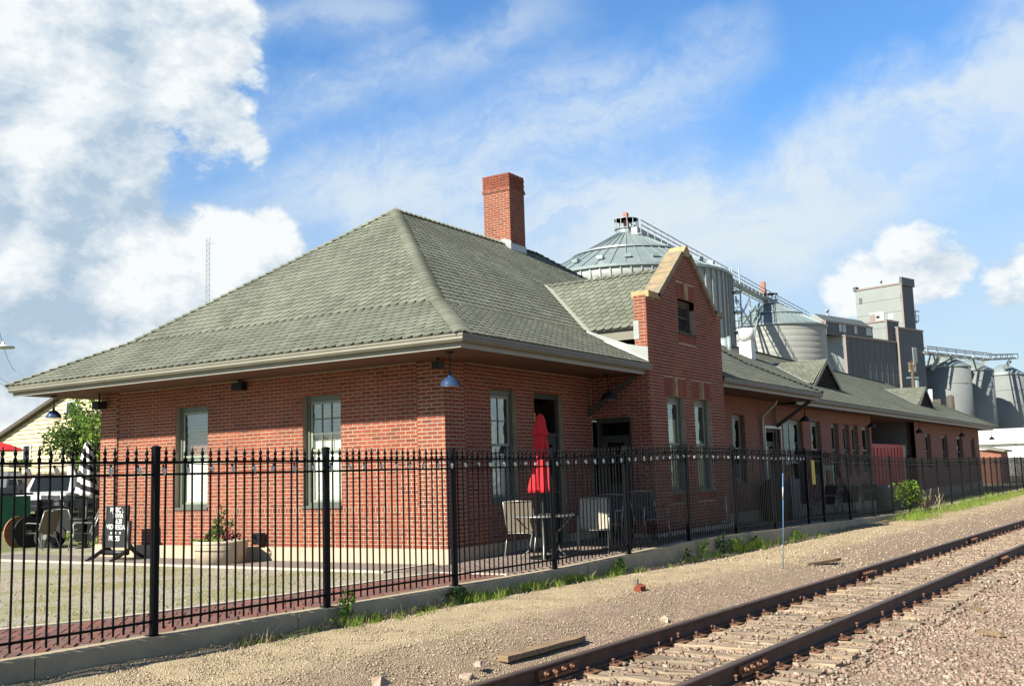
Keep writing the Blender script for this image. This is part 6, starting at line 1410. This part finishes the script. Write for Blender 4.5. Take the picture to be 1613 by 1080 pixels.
# red container in the breezeway, refuse bin and household clutter behind the fence
m_ = MB(); m_.box((30.6, .42, .0), (36.75, 2.8, 2.47)); t_ = thing('red_container', 'red metal container standing in the breezeway between the brick blocks', 'container', (35.7, 1.8, 0)); part('body', m_, M['red_paint'], t_); m_ = MB()
for i in range(9): m_.box((30.56, .6 + i * .23, .15), (30.599, .67 + i * .23, 2.3)); m_.box((30.8 + i * .62, .385, .15), (30.9 + i * .62, .419, 2.3))
part('rib', m_, M['red_paint'], t_); m_ = MB(); m_.box((36.2, .40, .02), (36.74, .415, 2.44)); part('sunlit_end_strip', m_, M['planter'], t_)  # pale strip added in place of sunlight on the container end
c = hit(1395, 808, 2, .02); t_ = thing('refuse_bin', 'dark grey ribbed refuse bin behind the fence near the green bush', 'bin', tuple(c)); m_ = MB(); m_.cs = True; m_.lathe([(.25, 0), (.30, .8), (.31, .82), (.28, .9), (0, .93)], 20, c); part('body', m_, M['gray_paint'], t_)
c = np.array((15.4, -.75, kz(15.4))); t_ = thing('air_conditioner', 'grey air conditioning unit on the wall side of the fence', 'air conditioner', tuple(c)); m_ = MB(); m_.box(c + (-.45, -.3, .05), c + (.45, .35, 1.15)); part('casing', m_, M['gray_paint'], t_); m_ = MB()
for i in range(9): m_.box(c + (-.4, -.312, .15 + i * .1), c + (.4, -.301, .19 + i * .1))
part('louvre', m_, M['trim'], t_)
c = np.array((18.2, -1.2, kz(18.2))); t_ = thing('tall_board', 'pale framed board leaning behind the blue marker stake', 'board', tuple(c)); m_ = MB(); m_.box(c + (-.55, -.03, .35), c + (.55, .03, 1.55)); part('panel', m_, M['frame_light'], t_); m_ = MB(); m_.box(c + (-.32, -.036, .7), c + (.32, -.031, 1.4)); part('pane', m_, M['car_glass'], t_); m_ = MB(); m_.box(c + (-.5, -.02, 0), c + (-.44, .02, .35)); m_.box(c + (.44, -.02, 0), c + (.5, .02, .35)); part('leg', m_, M['frame_light'], t_)
c = np.array((13.8, -1.0, kz(13.8))); t_ = thing('covered_grill', 'dark covered grill beside the bay behind the fence', 'grill', tuple(c)); m_ = MB(); m_.cs = True; m_.lathe([(.38, .05), (.42, .5), (.40, .95), (.25, 1.12), (0, 1.17)], 16, c); part('cover', m_, M['sling_dark'], t_)
t2 = np.array((21.0, -1.3, kz(21))); tt_ = thing('patio_table', 'steel patio table behind the fence right of the marker stake', 'table', tuple(t2)); m_ = MB(); m_.box(t2 + (-.7, -.4, .7), t2 + (.7, .4, .735)); part('table_top', m_, M['steel'], tt_)
for a_ in (-.62, .62):
    for b_ in (-.33, .33): m_ = MB(); m_.box(t2 + (a_ - .02, b_ - .02, 0), t2 + (a_ + .02, b_ + .02, .7)); part('leg', m_, M['steel'], tt_)
for x, r, lb in ((16.9, 150, 'dark sling chair beside the air conditioner'), (19.6, 30, 'dark sling chair left of the steel table'), (22.4, 200, 'dark sling chair right of the steel table')): c = copy_tree(chs); c['label'] = lb; c['group'] = 'sling chairs by the wing'; put(c, x, -1.4, r)
# ================================================================ railway track
TD = np.array((1, -.0425, 0)); TD /= np.linalg.norm(TD); TN = np.array((TD[1] * -1, TD[0], 0))     # along / towards the depot
T0 = np.array((-6.3, -5.33 - .754 - .0365 + .037, 0))       # midway between the rails
ZRT = -.09; ZRB = ZRT - .168
TR = thing('railway_track', 'rusty railway track on weathered ties crossing the lower right', 'railway track', tuple(T0 + Zv * ZRB))
def TP(a_, n_, z_): return T0 + TD * a_ + TN * n_ + Zv * z_
prof = [(-.07, 0), (.07, 0), (.07, .011), (.018, .030), (.0085, .048), (.0085, .122), (.030, .134), (.034, .140), (.0345, .158), (.026, .168), (-.026, .168), (-.0345, .158), (-.034, .140), (-.030, .134), (-.0085, .122), (-.0085, .048), (-.018, .030), (-.07, .011)]
for sg in (1, -1):
    m_ = MB(); n_ = len(prof); st = [-9, -6, -3, 0, 3, 6, 9, 12, 16, 20, 25, 30, 36, 45, 60, 90]; vs = [TP(a_, sg * .754 + p[0], ZRB + p[1]) for a_ in st for p in prof]
    m_.add(vs, [(i * n_ + j, i * n_ + (j + 1) % n_, (i + 1) * n_ + (j + 1) % n_, (i + 1) * n_ + j) for i in range(len(st) - 1) for j in range(n_)][::1])
    for k_, f_ in enumerate(m_.f):
        if (k_ % n_) in (8, 9, 10): m_.m[k_] = 1
    o_ = part('rail', m_, [M['rust'], M['railtop']], TR)
    # joint bars with bolts
    for jp in ((872, 1362, 1530) if sg > 0 else (1180, 1577)):
        # along-track station seen at that picture column
        a0 = reach(TP(0, sg * .754, ZRB + .1), TD, jp)
        m_ = MB()
        for s2 in (-1, 1): m_.obox(TP(a0, sg * .754 + s2 * .024, ZRB + .085), (TD, TN, Zv), (.31, .016, .042)); m_.obox(TP(a0, sg * .754 + s2 * .035, ZRB + .045), (TD, TN, Zv), (.31, .028, .012))
        jb = part('joint_bar', m_, M['rust_plate'], o_)
        m_ = MB()
        for q_ in (-.22, -.075, .075, .22): m_.lathe([(.022, 0), (.022, .03), (.012, .032), (.012, .055)], 6, TP(a0 + q_, sg * .754 - .040, ZRB + .09), (TD, Zv, -TN))
        part('bolt', m_, M['rust_plate'], o_)
ties = []
for v_ in range(4):
    m_ = MB(); r_ = np.random.default_rng(v_); L_ = 1.30; n_ = 13; vs = []
    for i in range(n_):
        y = -L_ + 2 * L_ * i / (n_ - 1); e_ = .02 * r_.normal() if i in (0, n_ - 1) else 0
        w = .112 + r_.normal() * .006; t_ = r_.normal() * .006
        for x_, z_ in ((-w, -.17), (-w, -.012 + t_), (-w + .018, t_), (-.02 + r_.normal() * .02, t_ * .5 - abs(r_.normal()) * .012), (w - .018, t_ * .8), (w, -.012 + t_), (w, -.17)): vs.append((x_ + r_.normal() * .003, y + e_, z_))
    m_.add(vs, [(i * 7 + j, i * 7 + j + 1, (i + 1) * 7 + j + 1, (i + 1) * 7 + j) for i in range(n_ - 1) for j in range(6)] + [tuple(range(7))[::-1], tuple((n_ - 1) * 7 + j for j in range(7))]); ties.append(m_.mesh('tie', M['tie']))
q_ = MB(); q_.box((-.095, -.17, 0), (.095, .17, .012)); q_.box((-.095, .072, .012), (.095, .085, .022)); q_.box((-.095, -.085, .012), (.095, -.072, .022)); me_pl = q_.mesh('tie_plate', M['rust_plate'])
q_ = MB(); q_.box((-.008, -.008, 0), (.008, .008, .035)); q_.lathe([(.018, .032), (.02, .042), (.012, .05)], 8); me_sp = q_.mesh('spike', M['rust_plate'])
tb0 = base_of(TR); TIE_A = []
a_ = -5.0; i = 0
while a_ < 62:
    ang = rng.normal() * .018; u_, v_ = TD * math.cos(ang) + TN * math.sin(ang), TN * math.cos(ang) - TD * math.sin(ang); TIE_A.append(a_); sh_ = rng.normal() * .05
    dz = -.010 - abs(rng.normal()) * .005
    inst('tie', ties[i % 4], TR, basis(TP(a_, sh_, ZRB + dz) - tb0, u_, v_, Zv) @ Matrix.Rotation(math.pi * (i % 2), 4, 'Z'))
    if a_ < 26:
        for sg in (1, -1):
            pl_ = inst('tie_plate', me_pl, TR, basis(TP(a_ + rng.normal() * .01, sg * .754, ZRB - .012) - tb0, TD, TN, Zv))
            for k_, (sx, sy) in enumerate(((.05, .092), (-.05, -.092))): 
                if rng.random() < .85: inst('spike', me_sp, pl_, Matrix.Translation((sx, sy, .01 + (.05 if rng.random() < .12 else 0))))
    a_ += .50 + rng.normal() * .02; i += 1
q_ = MB(); q_.prism([(-.02, -.05, -.02), (.02, -.05, -.02), (.012, -.075, .055), (-.012, -.085, .06)], (0, .02, .0)); q_.box((-.012, -.075, -.03), (.012, .075, -.012)); me_an = q_.mesh('rail_anchor', M['rust_plate'])
for a_ in (2.55, 2.85, 3.9, 6.6, 6.9, 9.8): inst('rail_anchor', me_an, TR, basis(TP(a_, .754, ZRB) - tb0, TD, TN, Zv))

# ---------------------------------------------------------------- loose stone
def lane_zv(x, y):
    k = np.interp(x, [-40, -7.4, 2, 12, 32, 120], [-.45, -1.85, -2.33, -2.53, -2.62, -2.8]); kzv = np.interp(x, FX, FZ)
    b = np.minimum(-.05 * np.clip(x / 4, 0, 1), kzv - .015); d = y - (-5.60 - .0425 * (x + 6.3)); s = np.clip((d - .15) / 1.7, 0, 1); s = s * s * (3 - 2 * s); return -.315 + (b + .315) * s
CUBE = np.array([(-1, -1, -1), (1, -1, -1), (1, 1, -1), (-1, 1, -1), (-.8, -.8, 1), (.8, -.8, 1), (.8, .8, 1), (-.8, .8, 1)], float); CF = np.array([(0, 3, 2, 1), (4, 5, 6, 7), (0, 1, 5, 4), (1, 2, 6, 5), (2, 3, 7, 6), (3, 0, 4, 7)])
OCT = np.array([(1, 0, 0), (0, 1, 0), (-1, 0, 0), (0, -1, 0), (0, 0, 1), (0, 0, -1)], float); OF_ = np.array([(0, 1, 4), (1, 2, 4), (2, 3, 4), (3, 0, 4), (1, 0, 5), (2, 1, 5), (3, 2, 5), (0, 3, 5)])
def stones(name, X_, Y_, Z_, size, m, tmpl, faces, flat=.7, jit=.28):
    n = len(X_); T = tmpl[None] + rng.normal(size=(n, *tmpl.shape)) * jit; T = T * (size[:, None, None] * (1 + rng.normal(size=(n, 1, 3)) * .22)); T[:, :, 2] *= flat
    a_ = rng.random(n) * 2 * math.pi; c, s = np.cos(a_)[:, None], np.sin(a_)[:, None]; tx = rng.normal(size=(n, 1)) * .35
    x, y, z = T[:, :, 0] * c - T[:, :, 1] * s, T[:, :, 0] * s + T[:, :, 1] * c, T[:, :, 2] + T[:, :, 0] * tx
    V = np.stack([x + X_[:, None], y + Y_[:, None], z + Z_[:, None]], -1).reshape(-1, 3); k = len(tmpl); F = (faces[None] + (np.arange(n) * k)[:, None, None]).reshape(-1, faces.shape[1]); me = bpy.data.meshes.new(name)
    me.vertices.add(len(V)); me.vertices.foreach_set('co', V.ravel()); me.loops.add(F.size); me.loops.foreach_set('vertex_index', F.ravel().astype(np.int32)); me.polygons.add(len(F)); me.polygons.foreach_set('loop_start', np.arange(0, F.size, faces.shape[1], dtype=np.int32)); me.polygons.foreach_set('loop_total', np.full(len(F), faces.shape[1], np.int32))
    me.update(calc_edges=True); me.materials.append(m); r = np.repeat(rng.random(n) * .98 + .01, len(faces)); me.attributes.new('rnd', 'FLOAT', 'FACE').data.foreach_set('value', r.astype(np.float32)); me.validate()
    o = bpy.data.objects.new(name, me); COL.objects.link(o); o['kind'] = 'stuff'; return o
def scatter(n, x0, x1, fy0, fy1, xp=1.0):
    x = x0 + (x1 - x0) * rng.random(n) ** xp; y = fy0(x) + (fy1(x) - fy0(x)) * rng.random(n); return x, y
ty = lambda x: -5.60 - .0425 * (x + 6.3)
XS, YS, SZ = [], [], []
for n, x0, x1, y0, y1, s0, s1 in ((38000, -8, 4, -4.6, .9, .009, .027), (17000, 4, 14, -4.0, 1.1, .014, .036), (12000, 14, 42, -3.6, 1.3, .02, .045), (14000, -5, 1.5, -5.8, -3.4, .009, .029)):
    x, y = scatter(n, x0, x1, lambda x: ty(x) + y0, lambda x: ty(x) + y1); XS.append(x); YS.append(y); SZ.append(s0 + (s1 - s0) * rng.random(n) ** 2.2)
x, y, s = map(np.concatenate, (XS, YS, SZ)); d = y - ty(x); keep = rng.random(len(x)) < np.clip(1 - (d - .35) / .75, .03, 1)
# along / across the track
al = (x - T0[0]) * TD[0] + (y - T0[1]) * TD[1]; ac = (x - T0[0]) * TN[0] + (y - T0[1]) * TN[1]
for sg in (1, -1): keep &= np.abs(ac - sg * .754) > .085 + s
TA = np.array(TIE_A); near = np.abs(al[:, None] - TA[None]).min(1); on = (near < .13) & (np.abs(ac) < 1.36); keep &= ~on | (rng.random(len(x)) < .09)
z = lane_zv(x, y) + s * .25; z = np.where(on, ZRB - .016 + s * .45, z); z = np.where(~on & (np.abs(ac) < 1.5), ZRB - .042 + s * .2 + rng.normal(size=len(x)) * .008, z)
stones('ballast', x[keep], y[keep], z[keep], s[keep], M['ballast'], CUBE * .8, CF)
# small gravel on the lane, thinning away from the camera
x, y = scatter(60000, -9.5, 6, lambda x: ty(x) + .3, lambda x: np.interp(x, [-40, -7.4, 2, 12], [-.45, -1.85, -2.33, -2.53]) - .14, 1.25); s = .004 + .010 * rng.random(len(x)) ** 2.5
xa, ya = scatter(11000, 4, 42, lambda x: ty(x) + .5, lambda x: np.interp(x, [-40, -7.4, 2, 12, 32, 120], [-.45, -1.85, -2.33, -2.53, -2.62, -2.8]) - .3, 1.3); sa = .008 + .022 * rng.random(len(xa)) ** 3
x, y, s = np.concatenate([x, xa]), np.concatenate([y, ya]), np.concatenate([s, sa])
stones('lane_pebbles', x, y, lane_zv(x, y) + s * .3, s, M['pebble'], OCT, OF_, .75, .22)
x, y = scatter(14000, -11, 0, lambda x: np.interp(x, [p[0] for p in INNER], [p[1] for p in INNER]) + .1, lambda x: x * 0 + 6.5); k_ = x < -1.5; x, y = x[k_], y[k_]; s = .005 + .012 * rng.random(len(x)) ** 2.5
stones('yard_pebbles', x, y, np.interp(x, FX, FZ) - .012 + s * .3, s, M['pebble'], OCT, OF_, .75, .22)
# ---------------------------------------------------------------- loose things lying about
def slab(name, c, L_, w, h, yaw, tilt, label, cat, m, group=None):
    c = np.array(c, float); m_ = MB(); d = np.array((math.cos(yaw), math.sin(yaw), tilt)); d /= np.linalg.norm(d); s_ = np.cross(Zv, d); s_ /= np.linalg.norm(s_); n_ = np.cross(d, s_); vs = []; k_ = 7
    for i in range(k_):
        t = -1 + 2 * i / (k_ - 1); ww = w * (1 + rng.normal() * .07) * (.75 if i in (0, k_ - 1) else 1)
        for a_, b_ in ((-1, -1), (-1, 1), (1, 1), (1, -1)): vs.append(d * t * L_ / 2 + s_ * a_ * ww / 2 + n_ * (b_ * h / 2 + rng.normal() * h * .06))
    m_.add(vs, [(i * 4 + j, i * 4 + (j + 1) % 4, (i + 1) * 4 + (j + 1) % 4, (i + 1) * 4 + j) for i in range(k_ - 1) for j in range(4)] + [(3, 2, 1, 0), tuple((k_ - 1) * 4 + j for j in range(4))])
    me = m_.mesh(name, m); o = bpy.data.objects.new(name, me); COL.objects.link(o); o.location = c; o['label'] = label; o['category'] = cat
    if group: o['group'] = group
def lz(x, y): return float(lane_zv(np.array([x]), np.array([y]))[0])
def gp(px, py, z=-.2):
    for _ in range(8): p = hit(px, py, 2, z); z = lz(p[0], p[1])
    return p
a_, b_ = gp(792, 1030), gp(915, 996); c = (a_ + b_) / 2
slab('plank', c - Zv * .045, float(np.linalg.norm(b_ - a_)), .16, .05, math.atan2(b_[1] - a_[1], b_[0] - a_[0]), 0, 'long weathered plank half sunk in the gravel left of the track', 'plank', M['board'])
for (pa, pb, w, lb) in (((1543, 998), (1580, 1005), .09, 'short dark board end lying in the ballast at the lower right'), ((1476, 930), (1530, 926), .10, 'grey splintered wood piece beside the near rail'), ((1270, 889), (1322, 886), .12, 'dark charred wood piece on the gravel beyond the far rail'), ((1528, 960), (1552, 966), .06, 'small dark stick on the ballast right of the track'), ((1352, 924), (1385, 922), .07, 'rust coloured wood strip between the rails'), ((1290, 982), (1335, 975), .11, 'pale split board outside the near rail')):
    a_, b_ = gp(*pa), gp(*pb); slab('wood_scrap', (a_ + b_) / 2 + Zv * .035, float(np.linalg.norm(b_ - a_)), w, .05, math.atan2(b_[1] - a_[1], b_[0] - a_[0]), .03, lb, 'wood scrap', M['board'])
p = gp(1000, 921); slab('loose_brick', p + Zv * .045, .16, .10, .085, .5, 0, 'dark broken brick on the gravel lane, farther of the pair', 'brick', M['sling_brown']); p = gp(1008, 930); slab('loose_brick', p + Zv * .03, .20, .12, .07, .1, .05, 'reddish broken brick on the gravel lane, nearer of the pair', 'brick', M['brick'])
for (px, py, s_, lb) in ((1048, 978, .085, 'pale angular rock beside the far rail'), (735, 1068, .07, 'pinkish rock at the lower edge left of the rail'), (755, 1045, .06, 'tan rock near the sunken plank'), (600, 1074, .09, 'flat pinkish rock cluster stone at the bottom edge'), (1440, 868, .06, 'white rock between gravel and far rail')):
    p = gp(px, py); m_ = MB(); bmv = CUBE * .8 + rng.normal(size=(8, 3)) * .25; m_.add(bmv * s_ * .8 * np.array((1.2, 1, .6)) + p + Zv * s_ * .1, [tuple(f) for f in CF]); solo('rock', m_, M['foundation'] if 'pale' in lb or 'white' in lb else M['board_rock'], lb, 'rock', base=tuple(p))
p = gp(1532, 908); m_ = MB(); k_ = 9; vs = [p + np.array((TD * (i / 8 - .5) * .34 + TN * (j / 8 - .5) * .2)) + Zv * (.05 + .03 * rng.normal()) for i in range(k_) for j in range(k_)]; m_.add(vs, [(i * k_ + j, (i + 1) * k_ + j, (i + 1) * k_ + j + 1, i * k_ + j + 1) for i in range(k_ - 1) for j in range(k_ - 1)]); solo('blue_rag', m_, M['blue_rag'], 'crumpled blue plastic rag caught beside the near rail', 'rag', base=tuple(p))
p = np.array((3.32, -4.565, 0)); p[2] = lz(p[0], p[1]) - .05; pt_ = at(1233, 745, 17.6); t_ = thing('marker_stake', 'thin blue marker stake standing in the gravel before the fence', 'stake', tuple(p)); m_ = MB(); m_.cs = True; m_.tube([p, (p + pt_) / 2 + X * .012, pt_], .0065, 8); part('shaft', m_, M['stake'], t_); m_ = MB(); m_.cs = True; q0_, q1_ = p + (pt_ - p) * .74, p + (pt_ - p) * .86; m_.tube([q0_, q1_], .008, 8); part('reflective_band', m_, M['white'], t_)
# ---------------------------------------------------------------- weeds and grass along the kerb
def blades(mb, c, n, r, h, lean=.35):
    for _ in range(n):
        a_ = rng.random() * 6.283; rr = r * rng.random() ** .5; p = np.array(c) + np.array((math.cos(a_) * rr, math.sin(a_) * rr * .6, 0)); hh = h * (.4 + .8 * rng.random()); l_ = np.array((rng.normal(), rng.normal(), 0)) * lean * hh; w = np.array((math.cos(a_ + 1.5), math.sin(a_ + 1.5), 0)) * .0035; mb.cr = max(.02, float(rng.random()))
        mb.add([p - w, p + w, p + l_ * .4 + Zv * hh * .6 + w * .7, p + l_ + Zv * hh, p + l_ * .4 + Zv * hh * .6 - w * .7], [(0, 1, 2, 3, 4)])
def kfoot(px):
    x = solve_x(px); return np.array((x, ky(x) - .20, lz(x, ky(x) - .20)))
m_ = MB(); r_ = random.Random(4)
for p0_, p1_, n_, h_ in ((330, 500, 40, .05), (490, 560, 34, .12), (560, 680, 44, .08), (676, 722, 30, .13), (725, 880, 130, .13), (880, 935, 30, .10), (935, 970, 26, .16), (1000, 1060, 14, .07), (1060, 1110, 22, .14), (1110, 1200, 90, .20), (1200, 1262, 24, .17), (1262, 1330, 12, .10), (1370, 1445, 34, .26), (1445, 1580, 70, .3)):
    for k_ in range(n_):
        pxk = r_.uniform(p0_, p1_)
        if math.sin(pxk * .19) + math.sin(pxk * .071 + 1) + math.sin(pxk * .43) < -.15 and p0_ < 1300: continue
        c = kfoot(pxk) + np.array((0, -.06 - abs(r_.gauss(0, .15)) - (r_.random() * .9 if p0_ > 1360 else 0), 0)); c[2] = lz(c[0], c[1]); blades(m_, c, (10 + int(r_.random() * 20)) if p0_ < 1300 else 40, .12 if p0_ < 1300 else .45, h_ * r_.uniform(.45, 1.25))
struct('kerb_grass', m_, M['grass'], 'stuff')
m_ = MB()
for k_ in range(190):
    c = kfoot(r_.uniform(300, 1340)) + np.array((0, -.03 - abs(r_.gauss(0, .16)), 0)); c[2] = lz(c[0], c[1]); blades(m_, c, 7, .10, r_.uniform(.05, .17), .6)
for k_ in range(130):
    x = -9 + 16 * rng.random(); y = track_y(x) + .9 + 2.2 * rng.random(); blades(m_, (x, y, lz(x, y)), 6, .07, .05, .9)
struct('dry_grass', m_, M['dry'], 'stuff')
m_ = MB()
for k_ in range(420):
    x = -11 + 9.4 * rng.random(); y0_ = interp(x, [p[0] for p in INNER], [p[1] for p in INNER]) + .15; y = y0_ + (4.6 - y0_) * rng.random() ** 1.6
    if x < -1.5 and (math.sin(x * 1.7 + y * 2.1) + math.sin(x * .8 - y * 1.3)) > .1: blades(m_, (x, y, Z(x)), 9, .10, .035, .6)
struct('yard_grass', m_, M['grass'], 'stuff')
for i, (px, h_, n_, mt_, lb) in enumerate(((521, .42, 70, 'leaf_bright', 'tall leafy weed in front of the second fence post'), (699, .22, 120, 'leaf', 'low spreading weed at the kerb near the third fence post'), (955, .24, 90, 'leaf_bright', 'broad leaved yellow green weed at the kerb below the fence bend'), (1062, .26, 40, 'leaf', 'slim weed growing against the kerb wall'), (1090, .38, 70, 'leaf_bright', 'yellow topped weed by the sixth fence post foot'),
                                    (1120, .46, 110, 'leaf', 'dark bushy weed standing taller than the kerb'), (1142, .34, 110, 'leaf_bright', 'bright green weed clump right of the dark bushy weed'), (1172, .28, 90, 'leaf', 'weed clump at the kerb left of the blue stake'), (1238, .22, 70, 'leaf_bright', 'small weed at the kerb right of the blue stake'))):
    c = kfoot(px) + np.array((0, -.04, 0)); plant('weed', lb, 'weed', tuple(c), [((0, 0, h_ * .45), n_, .10 if n_ < 100 else .16, h_ * .5, .075 if n_ < 100 else .065)], mt_, [[(0, 0, 0), (.02, -.02, h_)], [(.03, 0, 0), (.07, .03, h_ * .8)]], group='weeds along the kerb')
c = np.array((22.6, ky(22.6) + .2, kz(22.6))); plant('bush', 'straggly bush with dry twigs growing through the far fence', 'bush', tuple(c), [((0, 0, .55), 420, .75, .42, .11), ((-.4, -.3, .85), 160, .35, .25, .10)], 'leaf_bright', [[(rng.normal() * .2, rng.normal() * .2, 0), (rng.normal() * .7, rng.normal() * .5, .6 + .5 * rng.random())] for _ in range(14)])
m_ = MB(); c2_ = c + np.array((1.3, -.5, .0))
for _ in range(60): m_.cr = .3 + .6 * float(rng.random()); a_ = c2_ + rng.normal(size=3) * (.3, .2, .02); m_.bar(a_, a_ + rng.normal(size=3) * (.35, .2, .1) + Zv * (.3 + .4 * rng.random()), .012)
solo('dry_brush', m_, M['dry'], 'tangle of dry brown twigs beside the straggly bush', 'twigs', base=tuple(c2_))
